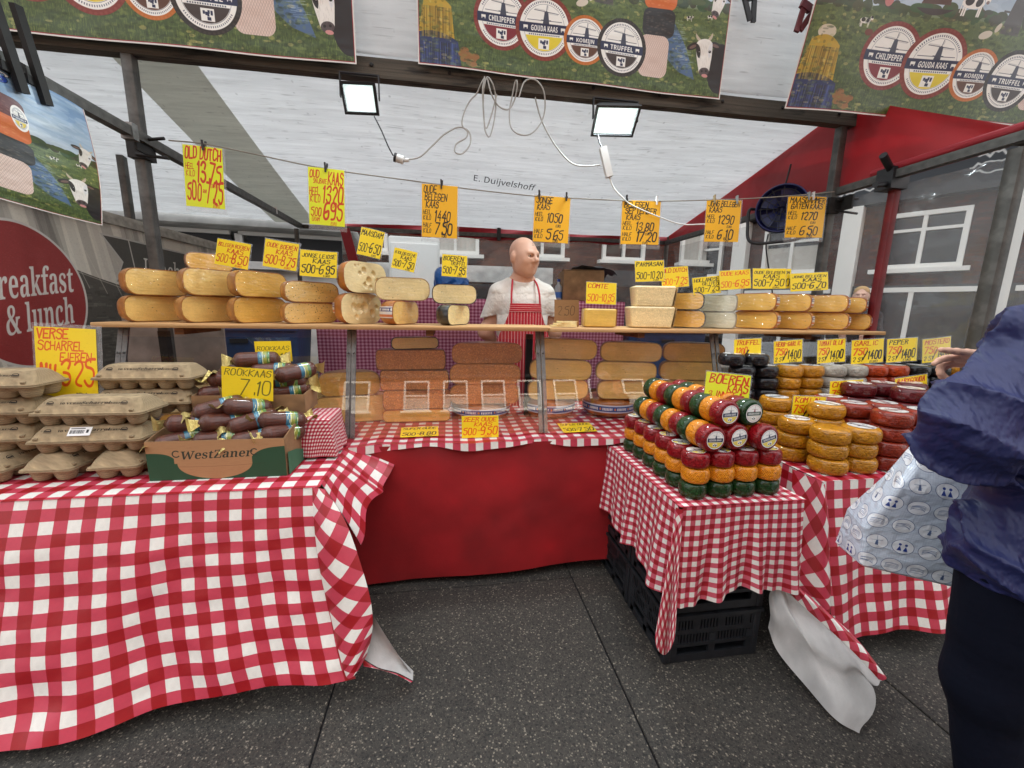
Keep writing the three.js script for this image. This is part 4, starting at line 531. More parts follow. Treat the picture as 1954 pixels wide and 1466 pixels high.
{ // right table, riser and oilcloth with its big turned-back corner
  const x0 = 1.545, x1 = 2.62, z0 = -2.06, z1 = -1.4;
  trestle('wooden trestle table under the checked oilcloth with mustard and red cheeses', x0 + 0.01, x1, z0, z1 - 0.012, TY - 0.004);
  const c = thing('tablecloth', 'checked oilcloth on the waxed cheese table with its white backed corner trailing on the ground', 'tablecloth');
  part('top_panel', sheet(50, 14, (u, v) => [lerp(x0 - 0.007, x1, u), TY - 0.004 - 0.003 * smooth(0.97, 1, v), lerp(z0, z1 + 0.009, v)], (u, v) => [lerp(x0, x1, u), -lerp(z0, z1, v)]), M.oilclothR, c);
  const fr = (u, v) => { const x = lerp(x0, x1, u); return V(x + 0.02 * v, TY - 0.008 - v * (TY - 0.095 - 0.02 * Math.sin(x * 4)), z1 + 0.008 + 0.13 * v * (0.6 + 0.4 * v) + (0.02 * Math.sin(x * 13) + 0.012 * Math.sin(x * 23 + v * 4)) * v + crumple(x, v, 0.02) * v); };
  part('front_drape', sheet(80, 40, fr, (u, v) => [lerp(x0, x1, u), -v * 0.68 - 0.0]), M.oilclothR, c);
  part('lining', offsetSheet(sheet(80, 40, fr), 0.003), M.felt, c);
  const sd = (u, v) => V(x0 - 0.006 - 0.05 * v - 0.015 * Math.sin(u * 16) * v, TY - 0.008 - v * 0.55, lerp(z0, z1, u) + 0.01 * Math.sin(v * 5));
  part('side_drape', sheet(40, 24, sd, (u, v) => [x0 - v * 0.55, -lerp(z0, z1, u)]), M.oilclothR, c);
  // corner: a hanging column of folded cloth, then a stiff turned edge and the white back spilling to the floor
  const q = (l) => l.map(([x, y, z]) => U(x, y, 'z', z));
  const C1 = q([[1512, 895, -1.5], [1508, 960, -1.46], [1495, 1030, -1.42], [1489, 1075, -1.38], [1487, 1110, -1.35]]), C2 = q([[1574, 921, -1.392], [1582, 980, -1.36], [1586, 1060, -1.33], [1590, 1130, -1.30], [1588, 1170, -1.29]]);
  part('corner_column', loft(C1, C2, 24, 40, (u, v) => V(0, 0, 0.03 * Math.sin(u * Math.PI) + 0.022 * Math.sin(u * 9 + 1) * v), (u, v) => [0.7 * (u * 0.2 + v * 0.42), 0.7 * (v * 0.42 - u * 0.2)]), M.oilclothR, c);
  const R1 = q([[1489, 1040, -1.37], [1492, 1085, -1.33], [1560, 1150, -1.27], [1640, 1225, -1.17], [1683, 1284, -1.1]]), R2 = q([[1485, 1108, -1.33], [1520, 1145, -1.29], [1580, 1200, -1.22], [1632, 1248, -1.14], [1680, 1300, -1.08]]);
  part('turned_edge', loft(R1, R2, 12, 40, (u, v) => V(0, 0.012 * Math.sin(u * Math.PI), 0.018 * Math.sin(u * Math.PI)), (u, v) => [0.7 * (u * 0.1 + v * 0.62) + 0.01, 0.7 * (v * 0.62 - u * 0.1)]), M.oilclothR, c);
  const W1 = q([[1485, 1106, -1.332], [1520, 1144, -1.292], [1580, 1199, -1.222], [1632, 1247, -1.142], [1680, 1299, -1.082]]), W2 = [[1466, 1198, 0.16], [1482, 1240, 0.09], [1540, 1312, 0.04], [1598, 1376, 0.02], [1640, 1400, 0.012]].map(([x, y, h]) => U(x, y, 'y', h));
  part('turned_back', loft(W1, W2, 40, 50, (u, v) => V(0.02 * Math.sin(u * 6 + v * 4) * Math.sin(u * Math.PI), 0.05 * Math.sin(u * Math.PI) + 0.05 * Math.max(0, Math.sin(u * 7 - v * 9)) * Math.sin(u * Math.PI) * (1 - 0.5 * v), 0.02 * Math.sin(u * 9 + v * 7) * Math.sin(u * Math.PI)), (u, v) => [u * 0.4, v * 0.6]), M.felt, c);
  // covered bench along the back
  const b = thing('display_bench', 'narrow checked bench behind the waxed cheeses, in front of the glass', 'bench', [0, 0, 0]);
  part('board', bx(1.8, 0.02, 0.17, 2.27, 0.965, -1.985), M.plywood, b); for (const x of [1.42, 2.27, 3.1]) part('leg', bx(0.04, 0.955, 0.13, x, 0.4775, -1.99), M.plywood, b);
  part('cloth', sheet(60, 12, (u, v) => { const x = lerp(1.36, 3.18, u); return v < 0.4 ? [x, 0.979, lerp(-2.072, -1.898, v / 0.4)] : [x, lerp(0.978, 0.74, (v - 0.4) / 0.6), -1.895 + 0.012 * (v - 0.4) * Math.sin(x * 26)]; }, (u, v) => [u * 1.82, v * 0.45]), M.oilclothR, b);
}
{ // stacked black crates with a board and a cotton checked cloth
  M.crate = std({ color: 0x2b2e33, roughness: 0.45, map: retile(T.mottle, 4), bumpMap: retile(T.grain, 7), bumpScale: 0.0006 });
  const CWd = 0.425, CHt = 0.232, CDp = 0.35;
  const cr = thing('plastic_crate', 'x', 'crate', [0, 0, 0], 0, 'black plastic crates stacked under the small cheeses');
  const side = (w, t) => { const g = []; g.push(bx(w, 0.03, t, 0, CHt - 0.02, 0), bx(w, 0.022, t, 0, CHt * 0.62, 0), bx(w, 0.016, t * 1.5, 0, CHt * 0.36, 0), bx(w, 0.035, t, 0, 0.02, 0)); for (let k = 0; k <= 2; k++) g.push(bx(0.03, CHt * 0.5, t, -w / 2 + 0.02 + k * (w / 2 - 0.02), CHt * 0.3, 0)); const n = Math.round(w / 0.0145); for (let k = 1; k < n; k++) { const x = -w / 2 + k * w / n; if (k % 8 !== 0) g.push(bx(0.0072, CHt * 0.3, t * 0.8, x, CHt * 0.76, 0)); else g.push(bx(0.022, CHt * 0.3, t, x, CHt * 0.76, 0)); g.push(bx(0.0072, CHt * 0.24, t * 0.8, x, CHt * 0.5, 0)); } return mergeGeometries(g); };
  for (const [w, x, z, ry] of [[CWd - 0.04, 0, CDp / 2 - 0.006, 0], [CWd - 0.04, 0, -CDp / 2 + 0.006, 0], [CDp - 0.04, CWd / 2 - 0.006, 0, Math.PI / 2], [CDp - 0.04, -CWd / 2 + 0.006, 0, Math.PI / 2]]) { const g = side(w, 0.01); g.rotateY(ry); g.translate(x, 0, z); part('side', g, M.crate, cr); }
  for (const sx of [-1, 1]) for (const sz of [-1, 1]) part('corner_post', rbox(0.03, CHt - 0.012, 0.03, 0.004, sx * (CWd / 2 - 0.013), 0, sz * (CDp / 2 - 0.013)), M.crate, cr);
  part('rim', [bx(CWd + 0.012, 0.014, 0.018, 0, CHt - 0.012, CDp / 2), bx(CWd + 0.012, 0.014, 0.018, 0, CHt - 0.012, -CDp / 2), bx(0.018, 0.014, CDp - 0.02, CWd / 2, CHt - 0.012, 0), bx(0.018, 0.014, CDp - 0.02, -CWd / 2, CHt - 0.012, 0)], M.crate, cr);
  part('base', bx(CWd - 0.03, 0.012, CDp - 0.03, 0, 0.008, 0), M.crate, cr);
  const word = ['standing on the ground', 'in the middle of the stack', 'on top of the stack under the cloth'];
  let first = true;
  for (let s = 0; s < 2; s++) for (let k = 0; k < 3; k++) { const pos = [1.085, k * (CHt + 0.002), -1.525 - s * 0.365], l = 'black slotted plastic crate ' + word[k] + (s ? ', against the red skirt' : ', facing the walkway'); if (first) { cr.position.set(...pos); cr.userData.label = l; first = false; } else copyOf(cr, pos, 0, l); }
  const X0 = 0.865, X1 = 1.385, Z0 = -2.04, Z1 = -1.325, Y = 0.728;
  solo('display_board', bx(X1 - X0 - 0.02, 0.018, Z1 - Z0 - 0.02, (X0 + X1) / 2, Y - 0.014, (Z0 + Z1) / 2), M.plywood, 'plywood board on the crates beneath the small checked cloth', 'board');
  const c = thing('tablecloth', 'small red checked cotton cloth draped over the black crates', 'tablecloth');
  part('top_panel', sheet(30, 40, (u, v) => [lerp(X0 - 0.009, X1 + 0.009, u), Y + 0.0005 * Math.sin(u * 20), lerp(Z0, Z1 + 0.013, v)], (u, v) => [lerp(X0, X1, u), -lerp(Z0, Z1, v)]), M.cotton, c);
  const dropF = (u) => 0.385 + 0.02 * Math.sin(u * 9) - 0.03 * u;
  part('front_drape', sheet(70, 40, (u, v) => { const x = lerp(X0, X1, u); return [x - 0.02 * v * (1 - u) + 0.015 * v * u, Y - 0.002 - dropF(u) * v, Z1 + 0.012 + 0.03 * v + (0.018 * Math.sin(u * 22) + 0.01 * Math.sin(u * 41 + 1)) * v * (0.4 + 0.6 * v)]; }, (u, v) => [lerp(X0, X1, u), -v * 0.4 - Z1]), M.cotton, c);
  const dropS = (u) => lerp(0.36, 0.40, u);
  part('side_drape', sheet(90, 40, (u, v) => { const z = lerp(Z0, Z1, u); return [X0 - 0.008 - 0.02 * v - (0.014 * Math.sin(u * 31) + 0.01 * Math.sin(u * 17)) * v, Y - 0.002 - dropS(u) * v + 0.02 * v * Math.sin(u * 13), z + 0.01 * v * Math.sin(u * 6)]; }, (u, v) => [X0 - v * 0.4, -lerp(Z0, Z1, u)]), M.cotton, c);
  part('side_drape', sheet(60, 30, (u, v) => { const z = lerp(Z0, Z1, u); return [X1 + 0.008 + 0.02 * v + 0.014 * Math.sin(u * 31) * v, Y - 0.002 - 0.42 * v, z]; }, (u, v) => [X1 + v * 0.4, -lerp(Z0, Z1, u)]), M.cotton, c);
  // hanging corner, a folded point at the front left
  part('corner_point', sheet(40, 44, (u, v) => { const a = lerp(0, Math.PI / 2, u), L = 0.40 + 0.2 * Math.sin(u * Math.PI) ** 1.5, o = 0.02 + 0.075 * v * Math.sin(u * Math.PI) * (0.7 + 0.6 * Math.sin(u * 9)); return [X0 - 0.004 - o * Math.cos(a) - 0.012 * v, Y - 0.003 - L * v, Z1 + 0.004 + o * Math.sin(a) + 0.025 * v]; }, (u, v) => [X0 - v * 0.45 * Math.cos(u * 1.57) + 0.05, -Z1 - v * 0.45 * Math.sin(u * 1.57)]), M.cotton, c);
}
// ------------------------------------------------------------------ cheeses
function paste(r, g, b, { eyes = 20, spots = 0, crystal = 0, seed = 1 }) {
  const E = [], S = []; for (let k = 0; k < eyes; k++) E.push([hash(k, seed), hash(k, seed + 1), 0.004 + 0.007 * hash(k, seed + 2) ** 2]); for (let k = 0; k < spots; k++) S.push([hash(k, seed + 3), hash(k, seed + 4), 0.003 + 0.006 * hash(k, seed + 5)]);
  const mask = new Float32Array(512 * 512).fill(1), stamp = ([a, c, q], ky, f) => { const n = Math.ceil(q * 512); for (let j = -n; j <= n; j++) for (let i = -n; i <= n; i++) if (Math.hypot(i, j * ky) < q * 512) mask[(Math.floor(c * 512 + j + 512) % 512) * 512 + Math.floor(a * 512 + i + 512) % 512] *= f; };
  E.forEach((e) => stamp(e, 1.4, 0.72)); S.forEach((e) => stamp(e, 1 + e[0], 0.5));
  return dtex(512, 512, (u, v, x, y) => {
    const n = fbm(u * 6, v * 6, 6, 6, 4), f = fbm(u * 60, v * 60, 60, 60, 2), st = fbm(u * 3, v * 60, 3, 60, 2); let s = 0.9 + 0.13 * n + 0.05 * (f - 0.5) + 0.05 * (st - 0.5), R = r, G = g, B = b;
    s *= mask[y * 512 + x];
    if (crystal) { const k = fbm(u * 90 + 9, v * 90, 90, 90, 3); s *= 1 + crystal * (smooth(0.55, 0.72, k) * 0.32 - smooth(0.5, 0.3, k) * 0.22); }
    return [R * s, G * s, B * s];
  }, { rep: 1 / 0.34 });
}
const filmBump = { bumpMap: retile(T.crinkle, 4, 7), bumpScale: 0.0015 };
const cut = (map, o = {}) => phy({ map, roughness: 0.5, clearcoat: 0.9, clearcoatRoughness: 0.07, ...filmBump, ...o });
const CUT = {
  young: cut(paste(243, 203, 118, { eyes: 16, seed: 3 })), mature: cut(paste(232, 182, 84, { eyes: 22, seed: 11 })), pale: cut(paste(244, 224, 162, { eyes: 26, seed: 23 })), cumin: cut(paste(236, 196, 112, { eyes: 6, spots: 260, seed: 31 })),
  brown: cut(paste(196, 132, 72, { eyes: 12, crystal: 0.45, seed: 41 }), { clearcoat: 0.3 }), goat: cut(paste(206, 200, 172, { eyes: 8, seed: 51 })), hard: cut(paste(240, 216, 160, { eyes: 0, crystal: 0.2, seed: 61 })), comte: cut(paste(222, 184, 88, { eyes: 0, seed: 71 })), maas: cut(paste(236, 214, 158, { eyes: 4, seed: 81 })),
};
const rindMat = (c, o = {}) => phy({ color: c, map: retile(T.mottle, 4), roughness: 0.42, clearcoat: 0.6, clearcoatRoughness: 0.2, ...filmBump, ...o });
const RIND = { orange: rindMat(0xd07a26), amber: rindMat(0xc8843a), pale: rindMat(0xd0a868), black: rindMat(0x1a1a1c, { clearcoat: 0.9 }), brown: rindMat(0x8f5a2c), hard: rindMat(0xc9a870), grey: rindMat(0xb7b09a) };
T.band = ctex(512, 64, (c) => { c.fillStyle = '#d8d0c6'; c.fillRect(0, 0, 512, 64); c.fillStyle = '#4a4468'; c.fillRect(0, 6, 512, 22); c.fillStyle = '#c96a3a'; c.fillRect(0, 44, 512, 14); c.fillStyle = '#e6e0d6'; for (let k = 0; k < 5; k++) { for (let q = 0; q < 6; q++) c.fillRect(10 + k * 104 + q * 11, 12, 7, 10 + 3 * hash(q, k)); c.beginPath(); c.arc(90 + k * 104, 17, 8, 0, 7); c.fill(); } }); T.band.wrapS = THREE.RepeatWrapping;
T.bandB = ctex(512, 64, (c) => { c.fillStyle = '#c9ccd6'; c.fillRect(0, 0, 512, 64); c.fillStyle = '#35508c'; c.fillRect(0, 10, 512, 44); c.fillStyle = '#e8e6e0'; for (let k = 0; k < 3; k++) { for (let q = 0; q < 7; q++) c.fillRect(16 + k * 172 + q * 17, 22, 11, 18 + 4 * hash(q, k)); c.fillStyle = '#d98a3c'; c.beginPath(); c.arc(162 + k * 172, 32, 10, 0, 7); c.fill(); c.fillStyle = '#e8e6e0'; } }); T.bandB.wrapS = THREE.RepeatWrapping;
M.band = phy({ map: T.band, roughness: 0.4, clearcoat: 0.6, clearcoatRoughness: 0.2 }); M.bandB = phy({ map: T.bandB, roughness: 0.4, clearcoat: 0.6, clearcoatRoughness: 0.2 });
function profile(R, h, e = 0.42) {                                  // from the bottom axis to the top axis, a bulging rim
  const p = [[0, 0], [R * 0.5, -0.0005]], k = h * e; for (let i = 0; i <= 10; i++) { const a = -Math.PI / 2 + i * Math.PI / 10; p.push([R - k + k * Math.cos(a), h / 2 + (h / 2) * Math.sign(Math.sin(a)) * Math.abs(Math.sin(a)) ** 0.72]); } p.push([R * 0.5, h + 0.0005], [0, h]); return p.map(([x, y]) => new THREE.Vector2(Math.max(0, x), y));
}
const bandProfile = (R, h, e, a, b) => { const k = h * e, o = []; for (let i = 0; i <= 6; i++) { const y = h * lerp(a, b, i / 6), s = Math.abs(2 * y / h - 1) ** (1 / 0.72); o.push(new THREE.Vector2(R + 0.0018 - k + k * Math.sqrt(1 - s * s), y)); } return o; };
M.cling = phy({ color: 0xffffff, transmission: 1, thickness: 0, roughness: 0.06, ior: 1.5 });
const capCache = new Map();
function wheelGeo(R, h, frac, e) {
  const key = [R, h, frac, e].join(); if (capCache.has(key)) return capCache.get(key);
  const pr = profile(R, h, e), rind = new THREE.LatheGeometry(pr, Math.round(40 * frac) + 6, frac >= 1 ? 0 : Math.PI / 2, 2 * Math.PI * frac); const uv = rind.attributes.uv; for (let i = 0; i < uv.count; i++) uv.setXY(i, uv.getX(i) * 2 * Math.PI * R * frac, uv.getY(i) * (h + R));
  let face = null, face2 = null, edge = null;
  if (frac < 1) {
    const pts = frac === 0.5 ? [...pr, ...pr.slice().reverse().map((p) => new THREE.Vector2(-p.x, p.y))] : pr;
    face = new THREE.ShapeGeometry(new THREE.Shape(pts)); face.translate(0, 0, 0.0006);
    if (frac < 0.5) { face2 = new THREE.ShapeGeometry(new THREE.Shape(pr)); face2.rotateY(-2 * Math.PI * frac * -1 + 0); }
  }
  if (frac === 0.5) { const full = (q) => [...q, ...q.slice().reverse().map((p) => new THREE.Vector2(-p.x, p.y))], inn = profile(R - 0.005, h - 0.009, e).map((p) => new THREE.Vector2(p.x, p.y + 0.0045)), sh = new THREE.Shape(full(pr)); sh.holes.push(new THREE.Path(full(inn))); edge = new THREE.ShapeGeometry(sh); edge.translate(0, 0, 0.0011); }
  const r = { rind, face, face2, edge }; capCache.set(key, r); return r;
}
function halfCheese(label, pos, turn, R, h, rind, face, { band, e = 0.42, tilt = 0, group, name = 'half_cheese', wrap = true } = {}) {
  const g = thing(name, label, 'cheese', pos, turn, group), k = wheelGeo(R, h, 0.5, e); g.rotation.set(0, turn, tilt, 'YXZ');
  part('rind', k.rind, rind, g); part('cut_face', k.face, face, g); part('rind_edge', k.edge, rind, g);
  if (wrap) { const key = [R, h, e, 'w'].join(); if (!capCache.has(key)) { const w = holeyFace(R * 1.004, h, [], e), p = w.attributes.position; for (let i = 0; i < p.count; i++) { const x = p.getX(i), y = p.getY(i), n = fbm(x * 22 + R * 90, y * 60 + x * 14, 1 << 18, 1 << 18, 3); p.setZ(i, 0.0026 + 0.004 * (1 - Math.abs(n * 2 - 1) * 2) * smooth(0, 0.012, y) * smooth(h, h - 0.012, y)); } w.computeVertexNormals(); capCache.set(key, w); } part('film', capCache.get(key), M.cling, g); }
  if (band) { part('label_band', new THREE.LatheGeometry(bandProfile(R, h, e, 0.28, 0.76), 30, Math.PI / 2, Math.PI), band, g); }
  return g;
}
// a half wheel with deep round holes in the cut face
function holeyFace(R, h, holes, e = 0.42) {
  const nu = 90, nv = 44, pr = profile(R, h, e), wAt = (y) => { for (let i = 1; i < pr.length; i++) if (pr[i].y >= y && pr[i].x > 0.01) { const a = pr[i - 1], b = pr[i], t = b.y === a.y ? 0 : (y - a.y) / (b.y - a.y); return Math.max(0.5 * R, a.x + (b.x - a.x) * clamp(t, 0, 1)); } return pr[pr.length - 2].x; };
  return sheet(nu, nv, (u, v) => { const y = h * (0.002 + 0.996 * v), w = Math.min(wAt(y), R), x = (u * 2 - 1) * w; let z = 0.0006; for (const [a, b, r] of holes) { const d = Math.hypot(x - a * R, (y - b * h) * 0.85); if (d < r) z -= Math.sqrt(r * r - d * d) * 0.9; } return [x, y, z]; }, (u, v) => [u * 2 * R, v * h]);
}
const S0 = SHY + 0.004, SZ = -2.36, atX = (px, z = SZ, y = 600) => U(px, y, 'z', z).x;
{
  const G = 'wrapped half cheeses on the pine shelf';
  const L = (label, px, lay, turn, R, h, rind, face, o = {}) => halfCheese(label, [atX(px, SZ + (o.dz || 0)), S0 + lay * (o.h0 || h) + (lay ? 0.001 : 0), SZ + (o.dz || 0)], turn, R, h, rind, face, { group: G, ...o });
  L('wrapped yellow half cheese, lower of two at the screen end of the shelf', 302, 0, 1.17, 0.15, 0.128, RIND.amber, CUT.young); L('wrapped yellow half cheese, upper of two at the screen end of the shelf', 312, 1, 1.13, 0.15, 0.128, RIND.amber, CUT.young);
  L('wrapped yellow half cheese, lower one second from the screen end', 408, 0, 1.11, 0.158, 0.132, RIND.amber, CUT.young, { e: 0.46 }); L('wrapped yellow half cheese, upper one second from the screen end', 418, 1, 1.07, 0.158, 0.132, RIND.amber, CUT.young);
  L('darker yellow half cheese, lower one beside the speckled pair', 500, 0, 1.07, 0.155, 0.13, RIND.amber, CUT.mature); L('darker yellow half cheese, upper one beside the speckled pair', 506, 1, 1.10, 0.155, 0.13, RIND.amber, CUT.mature);
  L('cumin speckled half cheese, lower of the pair', 596, 0, 0.87, 0.155, 0.108, RIND.amber, CUT.cumin, { e: 0.5 }); L('cumin speckled half cheese, upper of the pair', 600, 1, 0.87, 0.155, 0.108, RIND.amber, CUT.cumin, { e: 0.5 });
  for (const [px, lay, turn, l] of [[690, 0, 1.0, 'lower'], [700, 1, 0.95, 'upper']]) {
    const g = thing('half_cheese', l + ' of two orange rinded cheeses with big round holes', 'cheese', [atX(px), S0 + lay * 0.166, SZ - 0.03], turn, G), R = 0.15, h = 0.163, k = wheelGeo(R, h, 0.5, 0.45), H = lay ? [[-0.1, 0.72, 0.017], [-0.3, 0.62, 0.011], [0.12, 0.4, 0.019], [-0.05, 0.25, 0.015], [0.35, 0.65, 0.014], [0.55, 0.4, 0.016], [-0.5, 0.85, 0.007], [-0.35, 0.88, 0.006], [0.2, 0.2, 0.012]] : [[-0.4, 0.55, 0.02], [-0.15, 0.5, 0.024], [0.12, 0.55, 0.024], [-0.45, 0.85, 0.008], [-0.2, 0.86, 0.01], [0, 0.88, 0.009], [0.35, 0.75, 0.014], [0.5, 0.35, 0.018], [-0.3, 0.22, 0.012], [0.75, 0.55, 0.013]];
    part('rind', k.rind, rindMat(0xcf7a26), g); part('cut_face', holeyFace(R, h, H, 0.45), CUT.maas, g); part('label_band', new THREE.LatheGeometry(bandProfile(R, h, 0.45, 0.35, 0.68), 30, Math.PI * 1.02, 1.1), M.band, g);
  }
  L('pale half cheese resting on the banded one, beside the big holed cheese', 770, 1, 0.12, 0.145, 0.122, RIND.pale, CUT.pale, { dz: 0.02, h0: 0.128 }); L('orange half cheese with a printed band beside the big holed cheese', 775, 0, 1.15, 0.14, 0.126, RIND.orange, CUT.young, { band: M.band, dz: 0.0 });
  L('pale truffle half cheese resting on the black rinded one', 868, 1, 0.1, 0.125, 0.108, RIND.black, CUT.pale, { dz: 0.02, h0: 0.114 }); L('black rinded half cheese with pale cut face', 876, 0, 1.05, 0.13, 0.112, RIND.black, CUT.pale);
  L('small amber half cheese standing behind the row near the printed screen', 412, 2, 0.8, 0.11, 0.09, RIND.brown, CUT.mature, { h0: 0.132, dz: -0.1 });
  // blocks: a prism whose front face leans, chamfered
  const block = (label, px, lay, turn, w, h, d, mat, rind, o = {}) => { const g = thing('cheese_block', label, 'cheese', [atX(px, SZ + (o.dz || 0)), S0 + lay * (o.h0 || h + 0.001), SZ + (o.dz || 0)], turn, 'cheese blocks on the pine shelf'); const k = o.skew || 0; part('block', rings([[w - 0.012, d - 0.012, 0.012, 0], [w, d, 0.014, 0.006], [w + k, d, 0.014, h - 0.008], [w + k - 0.012, d - 0.012, 0.012, h]], 3), mat, g); if (rind) part('rind', bx(0.004, h * 0.94, d * 0.92, w / 2 + k / 2 + 0.001, h / 2, 0, 0, 0, -k / h * 0.5), rind, g); return g; };
  block('golden cheese block beside the cardboard price', 1142, 0, -0.12, 0.185, 0.105, 0.13, CUT.comte, RIND.amber);
  block('crumbly pale hard cheese block, lower of two', 1238, 0, -0.2, 0.235, 0.122, 0.16, CUT.hard, RIND.hard, { skew: 0.03 }); block('crumbly pale hard cheese block, upper of two', 1241, 1, -0.2, 0.21, 0.118, 0.15, CUT.hard, RIND.hard, { skew: 0.03, h0: 0.1235 });
  L('dark rinded half cheese, lower one beside the hard blocks', 1306, 0, -0.85, 0.125, 0.106, RIND.black, CUT.mature); L('dark rinded half cheese, upper one beside the hard blocks', 1302, 1, -0.85, 0.12, 0.104, RIND.black, CUT.mature, { h0: 0.107 });
  L('grey white goat half cheese, lower one', 1366, 0, -0.95, 0.12, 0.098, RIND.grey, CUT.goat, { e: 0.2 }); L('grey white goat half cheese, upper one', 1366, 1, -0.95, 0.115, 0.102, RIND.grey, CUT.goat, { h0: 0.099, e: 0.2 });
  for (const [px, w] of [[1434, 'beside the goat cheese'], [1498, 'under the large black written card'], [1566, 'next to the street end pair']]) { L('mature half cheese with orange band, lower one ' + w, px + 6, 0, -1.2, 0.142, 0.108, RIND.orange, CUT.mature, { band: M.band }); L('mature half cheese with orange band, upper one ' + w, px, 1, -1.2, 0.142, 0.108, RIND.orange, CUT.mature, { band: M.band, h0: 0.109 }); }
  L('mature half cheese, lower one at the street end of the shelf', 1622, 0, -1.2, 0.12, 0.104, RIND.orange, CUT.mature, { band: M.band }); L('mature half cheese, upper one at the street end of the shelf', 1610, 1, -1.2, 0.115, 0.1, RIND.orange, CUT.mature, { band: M.band, h0: 0.105 });
  // cut slices and the cardboard price
  const sl = thing('cheese_slices', 'few flat cheese slices lying beside the cardboard price', 'cheese', [atX(1070), S0 - 0.001, SZ + 0.06]); for (let k = 0; k < 3; k++) part('slice', rings([[0.15 - k * 0.02, 0.07, 0.008, k * 0.011], [0.15 - k * 0.02, 0.07, 0.01, k * 0.011 + 0.01]], 3).rotateY(0.12 * k).translate(0.012 * k, 0.001, 0), CUT.pale, sl); part('rind', bx(0.006, 0.03, 0.07, 0.078, 0.017, 0), RIND.amber, sl);
}
// price cards standing in the shelf cheeses
{
  const G = 'price cards stuck in the shelf cheeses', C = (paper, items, label, box, o = {}) => priceCard(cardArt(paper, items), label, box, o.z ?? SZ + 0.05, { group: G, lean: -0.12, sleeve: 0.008, ...o });
  C(YEL, T2('BELEGEN BOEREN', 'KAAS', RED, '8.50').map((a, i) => i === 0 ? [...a.slice(0, 3), 15, ...a.slice(4, 6), 0.8] : a), 'yellow card with red writing above the cheeses nearest the printed screen', [402, 457, 472, 510], { roll: -0.16 });
  C(YEL, T2('OUDE BOEREN', 'KAAS', RED, '8.75').map((a, i) => i === 0 ? [...a.slice(0, 3), 17, ...a.slice(4, 6), 0.8] : a), 'yellow card with red writing beside the black written speckled cheese card', [497, 458, 566, 514], { roll: -0.14, sleeve: 0.014 });
  C(YEL, T2('JONGE LEIDSE', 'KAAS', BLK, '6.95').map((a, i) => i === 0 ? [...a.slice(0, 3), 16, ...a.slice(4, 6), 0.8] : a), 'yellow card with black writing above the cumin speckled cheese', [569, 477, 643, 530], { roll: -0.05 });
  C(YEL, T2('MAASDAM', '', BLK, '6.50'), 'yellow card with black writing above the cheese with big holes', [677, 434, 725, 490], { roll: -0.2, z: SZ });
  C(YEL, T2('BIOLOGISCHE', 'KAAS', BLK, '7.50').map((a, i) => i === 0 ? [...a.slice(0, 3), 15, ...a.slice(4, 6), 0.8] : a), 'tilted yellow card above the pale cheese resting on the banded one', [744, 474, 790, 516], { roll: -0.2 });
  C(YEL, T2('BOEREN', 'TRUFFEL', BLK, '7.95'), 'yellow card above the pale truffle cheese beside the man', [842, 485, 890, 529], { roll: -0.05 });
  C(YEL, T2('COMTE', '', RED, '10.95', ORED), 'yellow card with orange price on the golden cheese block', [1120, 538, 1175, 581], { roll: -0.02 });
  C(YEL, T2('PARMASAN', '', BLK, '10.20'), 'yellow card with black writing on the crumbly hard cheese blocks', [1215, 496, 1267, 538], { roll: 0.06 });
  C(YEL, T2('OLD DUTCH', '', RED, '7.25', ORED), 'yellow card with orange writing above the dark rinded half cheeses', [1267, 508, 1315, 549], { roll: 0.1 });
  C(YEL, T2('HOLLANDSE', 'GEITEN', BLK, '7.25'), 'yellow card above the grey white goat cheeses', [1327, 527, 1376, 562], { roll: 0.12 });
  C(YEL, T2('OUDE KAAS', '', ORED, '6.95', ORED), 'yellow card with orange writing above the first orange banded cheese', [1377, 514, 1432, 553], { roll: 0.09 });
  C(YEL, T2('OUDE BELEGEN', 'KAAS', BLK, '7.20').map((a, i) => i === 0 ? [...a.slice(0, 3), 15, ...a.slice(4, 6), 0.8] : a), 'yellow card half hidden behind the large black written shelf card', [1452, 512, 1509, 552], { roll: 0.05, z: SZ + 0.03 });
  C(YEL, T2('OUDE BELEGEN', 'KAAS', BLK, '7.50').map((a, i) => i === 0 ? [...a.slice(0, 3), 15, ...a.slice(4, 6), 0.8] : a), 'large yellow card with black writing above the middle orange banded cheese', [1440, 511, 1498, 552], { roll: 0.03 });
  C(YEL, T2('JONG BELEGEN', 'KAAS', BLK, '6.70').map((a, i) => i === 0 ? [...a.slice(0, 3), 15, ...a.slice(4, 6), 0.8] : a), 'yellow card above the orange banded cheese nearest the red pole', [1513, 519, 1580, 556], { roll: 0.07 });
  const kc = thing('cardboard_price', 'brown cardboard piece with a handwritten price leaning on the shelf', 'price card', [atX(1084), S0 - 0.001, SZ - 0.02], 0); kc.rotation.x = -0.12;
  const kt = ctex(256, 256, (c) => { c.fillStyle = '#8a6642'; c.fillRect(0, 0, 256, 256); for (let k = 0; k < 500; k++) { c.fillStyle = 'rgba(60,40,20,0.07)'; c.fillRect(hash(k, 1) * 256, hash(k, 2) * 256, 30, 2); } hand(c, '2.50', 30, 150, 90, '#3a2b1c', 0.05, 0.9, -0.1, 3); });
  const kg = new THREE.BoxGeometry(0.15, 0.155, 0.005); kg.translate(0, 0.0775, 0); part('card', kg, std({ map: kt, roughness: 0.9 }), kc);
}
